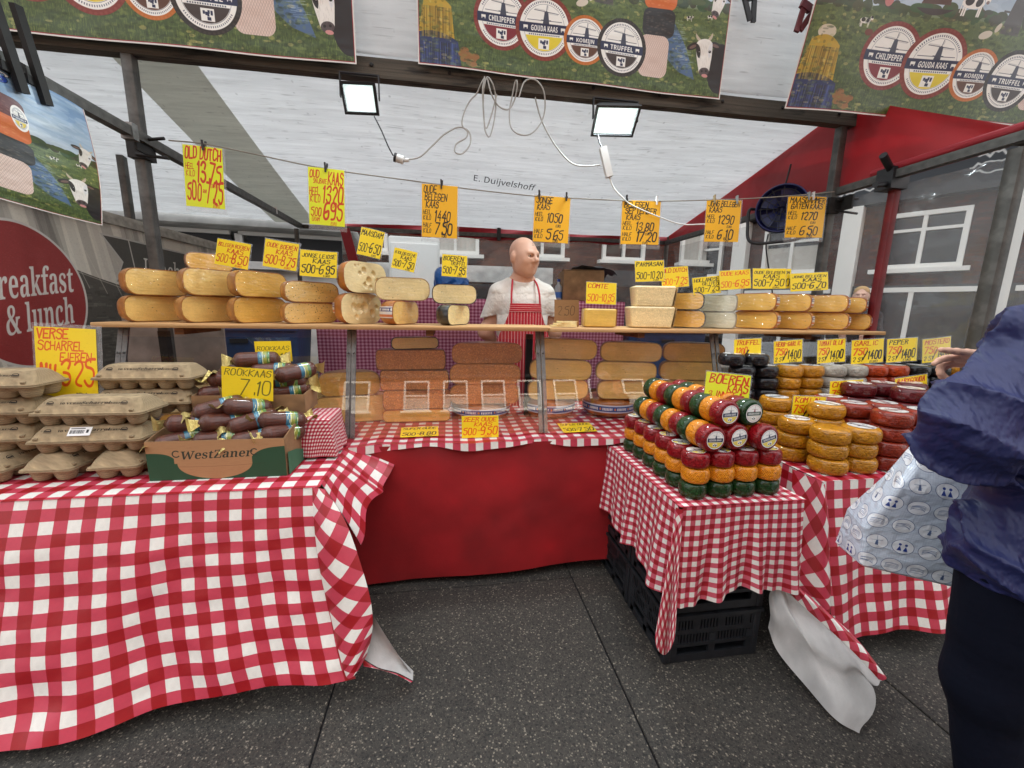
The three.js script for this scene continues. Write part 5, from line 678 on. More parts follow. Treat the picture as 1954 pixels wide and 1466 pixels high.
// ------------------------------------------------------------------ the big cheeses behind the glass
{
  const G = 'half wheels stacked behind the glass', Y0 = TY + 0.002;
  const stack = (px, z, list) => { let y = Y0; for (const s of list) { const x = atX(px + (s.dx || 0), z, 740); if (s.whole) { const g = thing('whole_cheese', s.l, 'cheese', [x, y, z - s.R * 0.9], 0.4, 'whole orange wheels under the stacks'), k = wheelGeo(s.R, s.h, 1, 0.5); part('rind', k.rind, s.rind, g); const lb = new THREE.LatheGeometry(bandProfile(s.R, s.h, 0.5, 0.3, 0.7), 60); lb.attributes.uv.array.forEach((v, i, a) => { if (i % 2 === 0) a[i] = v * 4; }); part('label_band', lb, M.bandB, g); } else halfCheese(s.l, [x, y, z + (s.dz || 0)], s.t || 0, s.R, s.h, s.rind, s.face, { group: G, e: s.e ?? 0.4, tilt: s.tilt || 0 }); y += s.h + 0.0015; } };
  const bk = (dx, dz, t, l) => ({ dx, dz, t, R: 0.2, h: 0.118, e: 0.12, rind: RIND.brown, face: CUT.brown, l });
  stack(790, -2.44, [{ R: 0.2, h: 0.075, rind: RIND.orange, face: CUT.mature, l: 'low orange half wheel at the foot of the square brown stack', dx: 4 }, bk(6, 0, 0.06, 'square edged brown half wheel, lowest of the brown blocks'), bk(2, 0.01, -0.03, 'square edged brown half wheel in the middle of the brown blocks'), bk(-4, 0, 0.04, 'square edged brown half wheel on top of the brown blocks'), { dx: 4, dz: -0.03, t: 0.3, R: 0.14, h: 0.07, rind: RIND.black, face: CUT.young, l: 'small dark rinded piece lying on the square brown blocks' }]);
  const br = (dx, dz, t, l) => ({ dx, dz, t, R: 0.212, h: 0.122, e: 0.42, rind: RIND.amber, face: CUT.brown, l });
  stack(926, -2.42, [{ whole: 1, R: 0.19, h: 0.105, rind: RIND.orange, l: 'whole orange wheel under the rounded brown half wheels', dx: -4 }, br(0, 0, 0.02, 'rounded brown half wheel, lowest of three, behind the mirrored windows'), br(0, 0.01, -0.03, 'rounded brown half wheel in the middle of three'), br(4, 0, 0.03, 'rounded brown half wheel on top of three, below the man')]);
  const yl = (dx, dz, t, l, tilt = 0, h = 0.125) => ({ dx, dz, t, R: 0.195, h, e: 0.46, rind: RIND.pale, face: CUT.young, l, tilt });
  stack(1060, -2.42, [{ whole: 1, R: 0.17, h: 0.125, rind: RIND.orange, l: 'whole orange wheel beside the galvanised post with a blue band' }, yl(6, 0, 0.02, 'glossy yellow half wheel, lowest on the wheel beside the post'), yl(8, 0.01, -0.04, 'glossy yellow half wheel in the middle beside the post', -0.03), yl(17, 0, -0.06, 'glossy yellow half wheel on top beside the post', -0.03)]);
  stack(1190, -2.4, [{ whole: 1, R: 0.175, h: 0.125, rind: RIND.orange, l: 'whole orange wheel beside the pyramid with a blue band', dx: -8 }, yl(8, 0, -0.1, 'yellow half wheel, lowest of three beside the pyramid', 0, 0.12), yl(2, 0.01, -0.08, 'yellow half wheel in the middle of three beside the pyramid', -0.02, 0.118), yl(10, 0, -0.12, 'yellow half wheel on top of three beside the pyramid', -0.01, 0.12)]);
  stack(1318, -2.41, [yl(0, 0, -0.2, 'yellow half wheel at the foot of the far stack behind the dark waxed cheeses', 0, 0.12), yl(2, 0, -0.2, 'yellow half wheel, second up in the far stack behind the dark waxed cheeses', 0, 0.12), yl(-4, 0, -0.2, 'yellow half wheel, third up in the far stack behind the dark waxed cheeses', 0, 0.12), yl(0, 0, -0.2, 'yellow half wheel on top of the far stack behind the dark waxed cheeses', 0, 0.12)]);
  const pl = (dx, t, l, h = 0.12, face = CUT.pale, R = 0.2) => ({ dx, t, R, h, e: 0.35, rind: RIND.pale, face, l });
  stack(385, -2.44, [pl(0, 0.35, 'orange edged half wheel at the bottom behind the egg boxes', 0.09, CUT.mature), pl(0, 0.3, 'pale half wheel with sunken eyes behind the sausage cartons', 0.15, CUT.pale, 0.23)]);
  stack(545, -2.46, [pl(0, 0.2, 'pale half wheel lying behind the rear sausage carton', 0.12), pl(6, 0.2, 'pale half wheel lying on another behind the rear sausage carton', 0.13)]);
  stack(660, -2.46, [pl(14, 0.2, 'broad pale yellow half wheel beside the fine checked cloth', 0.16, CUT.young, 0.22), pl(8, 0.2, 'brownish half wheel behind the first galvanised post', 0.14, CUT.mature, 0.17)]);
  const GC = 'price cards inside the glass case';
  priceCard(cardArt(YEL, T2('ZEER OUDE', 'KAAS', ORED, '9.50', ORED)), 'upright yellow card with orange writing standing at the foot of the glass', [881, 795, 951, 834], -2.1, { group: GC, lean: -0.1, sleeve: 0.006 });
  for (const [px, l, p] of [[800, 'yellow card lying flat on the checked cloth below the brown blocks', '8.80'], [1114, 'yellow card lying flat on the checked cloth below the orange wheels', '7.50']]) { const q = U(px, 832, 'y', TY), g = thing('price_card', l, 'price card', [q.x, TY + 0.003, -2.2], 0.05, GC); const pg = cardUV(new THREE.PlaneGeometry(0.2, 0.13), cardArt(YEL, T2('SUPER OUDE', '', BLK, p))); pg.rotateX(-Math.PI / 2 + 0.12); pg.translate(0, 0.009, 0); part('paper', pg, M.card, g); }
}
// ------------------------------------------------------------------ small waxed cheeses
function waxGeo(D, h) { const p = [[0.0001, 0], [D * 0.3, 0]]; for (let i = 0; i <= 10; i++) { const a = -Math.PI / 2 + i * Math.PI / 10; p.push([D * 0.31 + D * 0.19 * Math.sign(Math.cos(a)) * Math.abs(Math.cos(a)) ** 0.62, h / 2 + h / 2 * Math.sign(Math.sin(a)) * Math.abs(Math.sin(a)) ** 0.75]); } p.push([D * 0.3, h], [0.0001, h]); const g = new THREE.LatheGeometry(p.map(([x, y]) => new THREE.Vector2(x, y)), 30); const q = g.attributes.position, uv = g.attributes.uv; for (let i = 0; i < q.count; i++) { const a = Math.atan2(q.getZ(i), q.getX(i)), y = q.getY(i), r = Math.hypot(q.getX(i), q.getZ(i)), k = 1 + 0.02 * (fbm(Math.cos(a) * 2.2 + 5, Math.sin(a) * 2.2 + y * 30) - 0.5); q.setXYZ(i, q.getX(i) * k, y, q.getZ(i) * k); uv.setXY(i, uv.getX(i) * 0.34, uv.getY(i) * (h + D * 0.7)); } g.computeVertexNormals(); return g; }
const waxBump = retile(T.crinkle, 14, 11);
const wax = (c, o = {}) => phy({ color: c, map: retile(T.mottle, 9), roughness: 0.45, specularIntensity: 0.35, clearcoat: 0.7, clearcoatRoughness: 0.06, bumpMap: waxBump, bumpScale: 0.0055, ...o });
T.net = dtex(128, 128, (u, v) => { const a = Math.abs(((u + v) * 4) % 1 - 0.5), b = Math.abs((((u - v) * 4) % 1 + 1) % 1 - 0.5), l = a < 0.07 || b < 0.07; return l ? [168, 84, 14] : [232, 148, 24]; }, { rep: 1 / 0.034 });
const WAX = { red: wax(0xa80c1a), yellow: wax(0xffffff, { map: T.net }), green: wax(0x1d4a1c), mustard: wax(0xdf971a), black: wax(0x0d0a14, { roughness: 0.6, specularIntensity: 0.4 }), white: wax(0xcfc9bb), orange: wax(0xd24a14), brick: wax(0xa8361c), dark: wax(0x6d1018), teal: wax(0x0a1518, { roughness: 0.6, specularIntensity: 0.4 }) };
T.minis = ctex(1024, 256, (c) => {
  const disc = (x, wax, band, half, ink) => { c.save(); c.translate(x, 128); blob(c, 0, 0, 127, 127, '#efeee8'); c.save(); c.beginPath(); c.arc(0, 0, 112, 0, 7); c.clip(); windmill(c, 8, -44, 0.36, ink); c.fillStyle = half; c.fillRect(-130, 34, 260, 100); c.fillStyle = band; c.fillRect(-130, -24, 260, 54); c.restore(); c.fillStyle = '#efeee8'; c.font = 'bold 40px sans-serif'; c.textAlign = 'center'; c.fillText('GOUDA KAAS', 0, 16, 180); c.fillRect(-32, 48, 64, 44); c.fillStyle = band; for (let k = 0; k < 10; k++) c.fillRect(-28 + hash(k, 1) * 46, 52 + hash(k, 2) * 30, 9, 12); c.strokeStyle = ink; c.lineWidth = 3; c.beginPath(); c.arc(0, 0, 114, 0, 7); c.stroke(); c.restore(); };
  disc(128, '', '#1c2747', '#e2c94a', '#3a4050'); disc(384, '', '#243a22', '#d9d2c2', '#8d2a3a'); disc(640, '', '#1c2747', '#efeee8', '#3a4050'); disc(896, '', '#7c1f2c', '#efeee8', '#3a4050');
});
M.mini = phy({ map: T.minis, roughness: 0.35, clearcoat: 0.7, clearcoatRoughness: 0.12 });
const discGeo = (r, k) => { const g = new THREE.CircleGeometry(r, 26); const uv = g.attributes.uv; for (let i = 0; i < uv.count; i++) uv.setX(i, (k + 0.5 + (uv.getX(i) - 0.5) * 0.98) / 4); g.rotateX(-Math.PI / 2); return g; };
const protos = new Map();
function waxCheese(kind, D, h, labelKind, pos, text, group, spin) {
  const key = kind + D + h + labelKind; let p = protos.get(key), fresh = false;
  if (!p) { p = thing('waxed_cheese', text, 'cheese', pos, spin, group); fresh = true; part('wax_coat', protos.get('g' + D + h) || (protos.set('g' + D + h, waxGeo(D, h)), protos.get('g' + D + h)), WAX[kind], p); if (labelKind !== undefined && labelKind !== null) { const g = discGeo(D * 0.335, labelKind); g.translate(0, h + 0.0012, 0); part('label', g, M.mini, p); } protos.set(key, p); }
  const o = fresh ? p : copyOf(p, pos, undefined, text, group); o.rotation.set(0, spin, 0, 'YXZ'); return o;
}
{ // pyramid on the crates: three flat tiers, then rows of cheeses on edge
  const D = 0.108, h = 0.0615, Y = 0.7295, cols = 4, rows = 6, px = D * 0.985, x0 = 0.958, z0 = -1.405;
  const tier = [['green', 'bottom'], ['yellow', 'middle'], ['red', 'top']];
  for (let t = 0; t < 3; t++) for (let i = 0; i < cols; i++) for (let j = 0; j < rows; j++) {
    const o = waxCheese(tier[t][0], D, h, t === 2 ? 0 : null, [x0 + i * px + rr(-0.004, 0.004), Y + t * (h + 0.0014), z0 - j * px + rr(-0.004, 0.004)], tier[t][0] + ' foil mini cheese lying flat in the ' + tier[t][1] + ' tier of the crate display', 'flat mini cheeses on the crate display', rr(0, 6));
  }
  const yb = Y + 3 * (h + 0.0014), seq = ['red', 'yellow', 'green'];
  const row = (x, y, n, zs, s0, where) => { let z = zs; for (let k = 0; k < n; k++) { const kind = seq[(s0 + k) % 3], o = waxCheese(kind, D, h, kind === 'red' ? 0 : kind === 'green' ? 1 : null, [0, 0, 0], kind + ' foil mini cheese on edge in ' + where, 'mini cheeses on edge above the crates', 0); o.quaternion.setFromAxisAngle(V(0, 1, 0), rr(-0.05, 0.05) + 0.06).multiply(new THREE.Quaternion().setFromAxisAngle(V(1, 0, 0), Math.PI / 2)).multiply(new THREE.Quaternion().setFromAxisAngle(V(0, 1, 0), rr(-0.5, 0.5))); o.position.set(x + rr(-0.003, 0.003) - k * 0.0035, y + D / 2 + rr(-0.001, 0.001), z - h); z -= h + 0.0012; } };
  row(x0 + px * 0.42, yb, 9, z0 + 0.045, 0, 'the row next to the red skirt'); row(x0 + px * 1.42, yb, 9, z0 + 0.03, 0, 'the middle row on the red tier'); row(x0 + px * 2.45, yb, 9, z0 + 0.055, 0, 'the row next to the mustard cheeses');
  row(x0 + px * 0.93, yb + D * 0.86, 9, z0 + 0.03, 0, 'the upper row over the red skirt side'); row(x0 + px * 1.95, yb + D * 0.86, 8, z0 + 0.02, 2, 'the upper row over the mustard cheese side');
}
{ // stacks on the oilcloth table
  const D = 0.152, h = 0.0665, Y = TY - 0.003, X = [1.65, 1.805, 1.96, 2.115, 2.27, 2.425], Z = [-1.492, -1.645, -1.798];
  const N = { '0,0': [3, 'mustard'], '1,0': [3, 'mustard'], '2,0': [4, 'brick'], '3,0': [4, 'brick'], '4,0': [4, 'dark'], '5,0': [4, 'dark'], '0,1': [3, 'mustard'], '1,1': [4, 'mustard'], '2,1': [4, 'brick'], '3,1': [4, 'brick'], '4,1': [5, 'dark'], '5,1': [4, 'dark'], '0,2': [4, 'mustard'], '1,2': [3, 'mustard'], '2,2': [4, 'brick'], '3,2': [5, 'dark'], '4,2': [5, 'dark'], '5,2': [5, 'dark'] };
  const say = { mustard: 'mustard yellow waxed cheese in the low stacks on the checked oilcloth', brick: 'brick red waxed cheese in the stacks beside the patterned bag', dark: 'dark crimson waxed cheese in the stacks behind the patterned bag' };
  for (const [k, [n, kind]] of Object.entries(N)) { const [i, j] = k.split(',').map(Number); for (let t = 0; t < n; t++) waxCheese(kind, D, h, t === n - 1 && !(i === 0 && j === 0) ? (kind === 'mustard' ? 2 : 3) : null, [X[i] + rr(-0.006, 0.006) - (j === 1 ? 0.03 : 0), Y + t * (h + 0.0013), Z[j] + rr(-0.006, 0.006)], say[kind], kind + ' waxed cheeses on the oilcloth table', rr(0, 6)); }
}
{ // row on the covered bench
  const D = 0.134, h = 0.0625, Y = 0.981, kinds = ['black', 'black', 'black', 'mustard', 'mustard', 'white', 'white', 'orange', 'orange', 'teal', 'teal', 'mustard'], XX = [1.445, 1.58, 1.722, 1.862, 2.0, 2.142, 2.28, 2.42, 2.558, 2.7, 2.84, 2.98];
  const say = { black: 'black purple waxed cheese in the stacks on the covered bench', mustard: 'golden waxed cheese in the stacks on the covered bench', white: 'white waxed cheese in the stacks on the covered bench', orange: 'bright orange waxed cheese in the stacks on the covered bench', teal: 'dark green black waxed cheese in the stacks on the covered bench' };
  kinds.forEach((kind, i) => { for (let t = 0; t < (i === 0 ? 2 : 3); t++) waxCheese(kind, D, h, t === 2 ? 2 : null, [XX[i] + rr(-0.005, 0.005), Y + t * (h + 0.0013), -1.985 + rr(-0.006, 0.006)], say[kind], kind + ' waxed cheeses on the bench', rr(0, 6)); });
  for (const [i, n] of [[1, 1], [2, 1]]) waxCheese('black', D, h, 2, [XX[i] - 0.07, Y + 3 * (h + 0.0013), -1.99], say.black, 'black waxed cheeses on the bench', 1);
  const G = 'price cards among the waxed cheeses', C = (items, label, box, z, o = {}) => priceCard(cardArt(YEL, items), label, box, z, { group: G, lean: -0.08, sleeve: 0.012, ...o });
  C(TB('TRUFFEL', '1200', ' '), 'yellow card behind the black purple waxed cheeses', [1406, 647, 1452, 692], -2.0, { roll: 0.05 });
  C(TB('HERB-GARLIC'), 'yellow card above the golden waxed cheeses on the bench', [1482, 650, 1530, 692], -2.0, { roll: 0.07 }); C(TB('TOMAAT OLIJF'), 'yellow card above the white waxed cheeses', [1564, 648, 1610, 692], -2.0, { roll: 0.07 });
  C(TB('GARLIC'), 'yellow card with red heading above the bright orange waxed cheeses', [1633, 648, 1686, 693], -2.0, { roll: 0.06 }); C(TB('PEPER', '750', '1400', BLK), 'yellow card with black heading above the dark green black waxed cheeses', [1699, 646, 1748, 690], -2.0, { roll: 0.06 }); C(TB('MOSTERD'), 'yellow card partly behind the pointing hand', [1771, 645, 1815, 690], -1.98, { roll: 0.1 });
  C(TB('CHILI'), 'yellow card standing among the brick red waxed cheeses', [1590, 727, 1645, 774], -1.83, { roll: 0.04 }); C(TB('KOMIJN'), 'yellow card standing among the mustard waxed cheeses', [1515, 758, 1570, 806], -1.72, { roll: -0.05 }); C(TB('BABYGOUDA'), 'yellow card standing among the dark crimson waxed cheeses', [1717, 719, 1768, 766], -1.8, { roll: 0.12 });
  priceCard(cardArt(LIME, [['BOEREN', 10, 32, 26, RED, 0.15, 0.85], ['KAAS', 52, 56, 24, RED, 0.15, 0.85], ['3 INNETJE', 10, 74, 16, RED, 0.15, 0.85], ['NU 15.00', 4, 112, 34, RED, 0.14, 0.7]]), 'lime card leaning on the mini cheeses above the crates', [1346, 714, 1424, 782], -1.52, { group: G, roll: -0.1, lean: -0.15, sleeve: 0.01 });
}
// ------------------------------------------------------------------ egg boxes
M.pulp = std({ color: 0xc6ae88, map: retile(T.mottle, 8), roughness: 0.95, bumpMap: retile(T.grain, 9), bumpScale: 0.0014 });
T.eggPrint = new THREE.CanvasTexture(canvas(1024, 160, (c) => { c.fillStyle = '#000'; c.fillRect(0, 0, 1024, 160); c.fillStyle = '#fff'; c.font = 'bold 52px serif'; c.fillText('10 VERSE', 210, 96); c.font = 'italic bold 72px serif'; c.fillText('Scharrel', 440, 92); c.font = 'bold 44px serif'; c.fillText('-EIEREN', 700, 92); c.fillRect(440, 112, 270, 7); for (const x of [110, 910]) { c.lineWidth = 9; c.strokeStyle = '#fff'; c.beginPath(); c.moveTo(x - 34, 90); c.quadraticCurveTo(x - 34, 38, x, 38); c.quadraticCurveTo(x + 34, 38, x + 34, 90); c.closePath(); c.stroke(); c.fillRect(x - 26, 68, 52, 18); c.fillRect(x - 40, 108, 80, 5); } c.font = '30px sans-serif'; c.fillText('*', 40, 80); }));
M.eggInk = std({ color: 0x2b2622, alphaMap: T.eggPrint, transparent: true, roughness: 0.95 });
const EW = 0.375, ED = 0.165, EH = 0.104;
function eggBox(label, pos, turn, group = 'egg boxes stacked on the oilcloth') {
  const g = thing('egg_box', label, 'egg box', pos, turn, group);
  const cup = new THREE.LatheGeometry([[0.0001, 0], [0.018, 0.0005], [0.025, 0.006], [0.031, 0.022], [0.0355, 0.046]].map(([x, y]) => new THREE.Vector2(x, y)), 14), cups = [];
  for (let i = 0; i < 5; i++) for (let j = 0; j < 2; j++) cups.push(cup.clone().scale(1, 1, 1.08).translate(-EW / 2 + 0.04 + i * 0.0738, 0, (j - 0.5) * 0.078));
  cups.push(rings([[EW - 0.05, ED - 0.05, 0.02, 0.028], [EW - 0.02, ED - 0.02, 0.02, 0.042], [EW + 0.012, ED + 0.012, 0.018, 0.046], [EW + 0.012, ED + 0.012, 0.018, 0.0495]], 3));
  part('tray', cups, M.pulp, g);
  part('lid', rings([[EW + 0.008, ED + 0.008, 0.018, 0.051], [EW + 0.008, ED + 0.008, 0.018, 0.0545], [EW - 0.004, ED - 0.004, 0.02, 0.056], [EW - 0.022, ED - 0.024, 0.028, 0.078], [EW - 0.052, ED - 0.056, 0.03, EH - 0.005], [EW - 0.066, ED - 0.072, 0.028, EH]], 4), M.pulp, g);
  for (const s of [-1, 1]) part('corner_tab', [bx(0.014, 0.016, 0.014, s * (EW / 2 - 0.03), 0.06, ED / 2 - 0.008, 0, 0.3)], M.pulp, g);
  const dy = 0.02, dz = 0.016, pr = new THREE.PlaneGeometry(EW * 0.86, 0.034); pr.rotateX(-Math.atan2(dz, dy)); pr.translate(0, 0.0885, (ED - 0.040) / 2 + 0.0012); part('print', pr, M.eggInk, g);
  return g;
}
{
  const b = TY - 0.003, h = EH + 0.001, Q = Math.PI / 2;
  eggBox('egg box end on at the bottom, next to the green sausage carton', [-1.31, b, -1.9], Q + 0.1); eggBox('egg box end on at the bottom, second from the green sausage carton', [-1.515, b, -1.895], Q); eggBox('egg box end on at the bottom, third from the green sausage carton', [-1.73, b, -1.9], Q - 0.05);
  eggBox('egg box with a white barcode sticker', [-1.385, b + h, -1.81], 0.03); eggBox('egg box lying across the outer end, second layer', [-1.79, b + h, -1.84], 0.1);
  eggBox('egg box on top of the one with the barcode sticker', [-1.37, b + 2 * h, -1.82], -0.02); eggBox('egg box lying across the outer end, third layer', [-1.775, b + 2 * h, -1.85], 0.05);
  eggBox('egg box on top at the outer end, in front of the large egg card', [-1.74, b + 3 * h, -1.84], 0.04);
  eggBox('egg box behind the two with printed lids, third layer', [-1.3, b + 2 * h, -1.99], 0.02); eggBox('egg box on top at the back, beside the large egg card', [-1.285, b + 3 * h, -2.0], -0.02);
  const st = ctex(128, 64, (c) => { c.fillStyle = '#e8e8e6'; c.fillRect(0, 0, 128, 64); c.fillStyle = '#222'; for (let k = 0; k < 26; k++) c.fillRect(8 + k * 3.2, 22, 1 + 1.6 * hash(k, 2), 26); c.fillRect(10, 8, 80, 6); c.fillRect(100, 20, 14, 24); });
  const eb = scene.children.find((o) => o.userData.label === 'egg box with a white barcode sticker'), sg = new THREE.PlaneGeometry(0.075, 0.036); sg.rotateX(-0.68); sg.translate(-0.02, 0.0865, (ED - 0.038) / 2 + 0.003); part('sticker', sg, std({ map: st, roughness: 0.5 }), eb);
  priceCard(cardArt(YEL, [['VERSE', 4, 17, 14, ORED, 0.17, 1.05], ['SCHARREL', 5, 34, 13, ORED, 0.15, 1.05], ['EIEREN', 38, 50, 13, ORED, 0.15, 1.05], ['NU', 6, 84, 28, ORED, 0.16, 0.6, 24], ['325', 38, 86, 38, ORED, 0.11, 0.9], ['PER 10', 62, 103, 6, BLK, 0.14, 1]]), 'large yellow card with orange writing behind the egg boxes', [46, 625, 190, 770], -1.94, { roll: -0.05, sleeve: 0.03, lean: -0.08, group: 'cards on the egg table' });
}
// ------------------------------------------------------------------ smoked sausages in cartons
M.skin = phy({ color: 0x6b2c12, map: retile(T.mottle, 14), roughness: 0.4, clearcoat: 0.55, clearcoatRoughness: 0.08, bumpMap: retile(T.crinkle, 16, 10), bumpScale: 0.002 });
M.foil = std({ color: 0xd2bf7a, roughness: 0.28, metalness: 0.75, bumpMap: retile(T.crinkle, 18), bumpScale: 0.004 });
T.sleeveBand = ctex(256, 128, (c) => { c.fillStyle = '#8d9440'; c.fillRect(0, 0, 256, 128); c.fillStyle = '#2f6e88'; c.fillRect(0, 0, 256, 50); c.fillStyle = '#e0dc9a'; c.fillRect(0, 46, 256, 10); c.fillStyle = '#4d7a3a'; c.fillRect(0, 96, 256, 32); for (let k = 0; k < 40; k++) { c.fillStyle = ['#2a5a78', '#e8e4b0', '#35592c', '#88b8c8'][k % 4]; c.fillRect(hash(k, 1) * 256, hash(k, 2) * 120, 16, 5); } });
M.sleeveBand = phy({ map: T.sleeveBand, roughness: 0.35, clearcoat: 0.8, clearcoatRoughness: 0.1 });
const sausGeo = (() => { const p = []; const L = 0.2, r = 0.036; p.push([0.0001, 0], [0.006, 0.002], [0.014, 0.008]); for (let i = 1; i <= 6; i++) { const a = i / 6 * Math.PI / 2; p.push([0.010 + (r - 0.010) * Math.sin(a), 0.010 + 0.026 * (1 - Math.cos(a))]); } p.push([r * 1.02, 0.1]); for (let i = 6; i >= 1; i--) { const a = i / 6 * Math.PI / 2; p.push([0.010 + (r - 0.010) * Math.sin(a), L - 0.010 - 0.026 * (1 - Math.cos(a))]); } p.push([0.013, L - 0.006], [0.0001, L]); const g = new THREE.LatheGeometry(p.map(([x, y]) => new THREE.Vector2(x, y)), 22); g.translate(0, -L / 2, 0); g.rotateZ(Math.PI / 2); return g; })();
const sausBand = (() => { const g = new THREE.CylinderGeometry(0.0377, 0.0377, 0.046, 22, 1, true); g.rotateZ(Math.PI / 2); g.translate(0.03, 0, 0); return g; })();
const flapGeo = (s) => sheet(6, 6, (u, v) => { const w = 0.012 + 0.02 * u; return [s * (0.094 + 0.042 * u), (v - 0.5) * w * 0.25 + 0.01 * Math.sin(u * 5 + s), (v - 0.5) * w * 2.2]; }, (u, v) => [u * 0.05, v * 0.05]);
const flapA = flapGeo(1), flapB = flapGeo(-1);
let sausP = null;
function sausage(label, pos, rot, group) {
  let g; if (!sausP) { g = sausP = thing('smoked_sausage', label, 'sausage', pos, 0, group); part('skin', sausGeo, M.skin, g); part('printed_band', sausBand, M.sleeveBand, g); part('foil_end', flapA, M.foil, g); part('foil_end', flapB, M.foil, g); } else g = copyOf(sausP, pos, 0, label, group);
  g.rotation.set(rot[0], rot[1], rot[2], 'YXZ'); return g;
}
function openCarton(name, label, pos, w, d, hf, hb, t, mats) {      // open box with a lower front
  const g = thing(name, label, 'carton', pos), side = (s) => { const sh = new THREE.Shape([new THREE.Vector2(-d / 2, 0), new THREE.Vector2(d / 2, 0), new THREE.Vector2(d / 2, hf), new THREE.Vector2(d * 0.2, lerp(hf, hb, 0.4)), new THREE.Vector2(-d / 2, hb)]); const e = new THREE.ExtrudeGeometry(sh, { depth: t, bevelEnabled: false }); e.rotateY(-Math.PI / 2); e.translate(s * w / 2 + (s > 0 ? 0 : t), 0, 0); return e; };
  part('bottom', bx(w - 2 * t, t, d - 2 * t, 0, t / 2 + 0.0005, 0), mats.in, g); part('front_panel', bx(w - 0.001, hf, t, 0, hf / 2, d / 2 + t / 2 + 0.0005), mats.front, g); part('back_panel', bx(w - 0.001, hb, t, 0, hb / 2, -d / 2 - t / 2 - 0.0005), mats.side, g);
  part('side_panel', side(1), mats.side, g); part('side_panel', side(-1), mats.side, g); return g;
}
{
  const W = 0.5, D = 0.24, hf = 0.158;
  const art = ctex(1024, 330, (c, w, h) => { c.fillStyle = '#a98058'; c.fillRect(0, 0, w, h); c.fillStyle = '#234a30'; c.beginPath(); c.moveTo(0, h); c.lineTo(0, h * 0.3); c.bezierCurveTo(w * 0.14, h * 0.3, w * 0.17, h * 0.35, w * 0.22, h * 0.55); c.bezierCurveTo(w * 0.3, h * 0.92, w * 0.4, h, w * 0.49, h); c.bezierCurveTo(w * 0.6, h, w * 0.68, h * 0.8, w * 0.74, h * 0.5); c.bezierCurveTo(w * 0.8, h * 0.22, w * 0.9, h * 0.22, w, h * 0.2); c.lineTo(w, h); c.fill(); c.beginPath(); c.ellipse(w * 0.48, h * 0.6, w * 0.27, h * 0.39, 0, 0, 7); c.fillStyle = '#a98058'; c.fill(); c.fillRect(w * 0.19, 0, w * 0.56, h * 0.58);
    c.fillStyle = '#2d3326'; c.font = 'italic bold 96px serif'; c.textAlign = 'center'; c.save(); c.translate(w * 0.49, h * 0.46); c.rotate(-0.02); c.fillText('WestZaner', 0, 0); c.restore(); c.strokeStyle = '#2d3326'; c.lineWidth = 9; for (const s of [-1, 1]) { c.beginPath(); c.arc(w * 0.49 + s * 288, h * 0.33, 26, 0.6, 5.6); c.stroke(); }
    for (let k = 0; k < 700; k++) { c.fillStyle = 'rgba(40,24,8,0.06)'; c.fillRect(hash(k, 1) * w, hash(k, 2) * h, 60 * hash(k, 3), 2); } c.strokeStyle = 'rgba(60,40,20,0.5)'; c.lineWidth = 2; c.beginPath(); c.moveTo(w * 0.2, h * 0.66); c.quadraticCurveTo(w * 0.5, h * 0.7, w * 0.85, h * 0.63); c.stroke(); });
  const g = openCarton('sausage_carton', 'brown and green printed carton heaped with smoked sausages', [-0.905, TY - 0.003, -1.815], W, D, hf, 0.2, 0.005, { in: M.kraft, front: M.kraft, side: M.kraft });
  const fp = new THREE.PlaneGeometry(W - 0.002, hf); fp.translate(0, hf / 2, D / 2 + 0.0068); part('front_print', fp, std({ map: art, roughness: 0.75 }), g);
  const side = new THREE.Shape([new THREE.Vector2(-D / 2, 0.001), new THREE.Vector2(D / 2, 0.001), new THREE.Vector2(D / 2, hf * 0.18), new THREE.Vector2(-D * 0.1, hf * 0.5), new THREE.Vector2(-D / 2, hf * 0.62)]), sg = new THREE.ShapeGeometry(side); sg.rotateY(Math.PI / 2); sg.translate(W / 2 + 0.0068, 0, 0); part('side_print', sg, std({ color: 0x35664a, roughness: 0.75 }), g);
  const G = 'smoked sausages in the printed carton', l = 'brown smoked sausage heaped in the brown and green carton', y0 = TY + hf - 0.02;
  for (const [x, y, z, a, t, r] of [[-1.06, 0, -1.76, 0.55, 0.1, 0], [-0.92, 0, -1.755, 0.35, 0.05, 2], [-0.78, 0, -1.75, 0.5, 0.12, 1], [-0.70, 0.005, -1.80, 0.75, 0.2, 4], [-1.0, 0.03, -1.85, 0.5, 0.15, 3], [-0.86, 0.03, -1.86, 0.6, 0.1, 5], [-0.74, 0.035, -1.88, 0.6, 0.2, 1],
    [-1.03, 0.06, -1.79, 0.5, 0.2, 2], [-0.92, 0.062, -1.80, 0.62, 0.25, 4.2], [-0.81, 0.06, -1.80, 0.62, 0.22, 0.6], [-0.71, 0.055, -1.83, 0.66, 0.2, 2.5], [-0.95, 0.115, -1.83, 0.62, 0.2, 0.4], [-0.85, 0.11, -1.85, 0.7, 0.2, 3.1]]) sausage(l, [x, y0 + y, z], [r, a, t], G);
  const c2 = openCarton('sausage_carton', 'plain brown carton of smoked sausages behind the printed one', [-0.875, TY + 0.2, -2.01], 0.46, 0.17, 0.085, 0.1, 0.005, { in: M.kraft, front: M.kraft, side: M.kraft });
  solo('support_box', rbox(0.42, 0.2, 0.16, 0.006, -0.92, TY - 0.002, -2.01), M.kraft, 'brown box under the plain sausage carton', 'box');
  const G2 = 'smoked sausages in the plain carton', l2 = 'brown smoked sausage heaped in the plain rear carton', y1 = TY + 0.2 + 0.085;
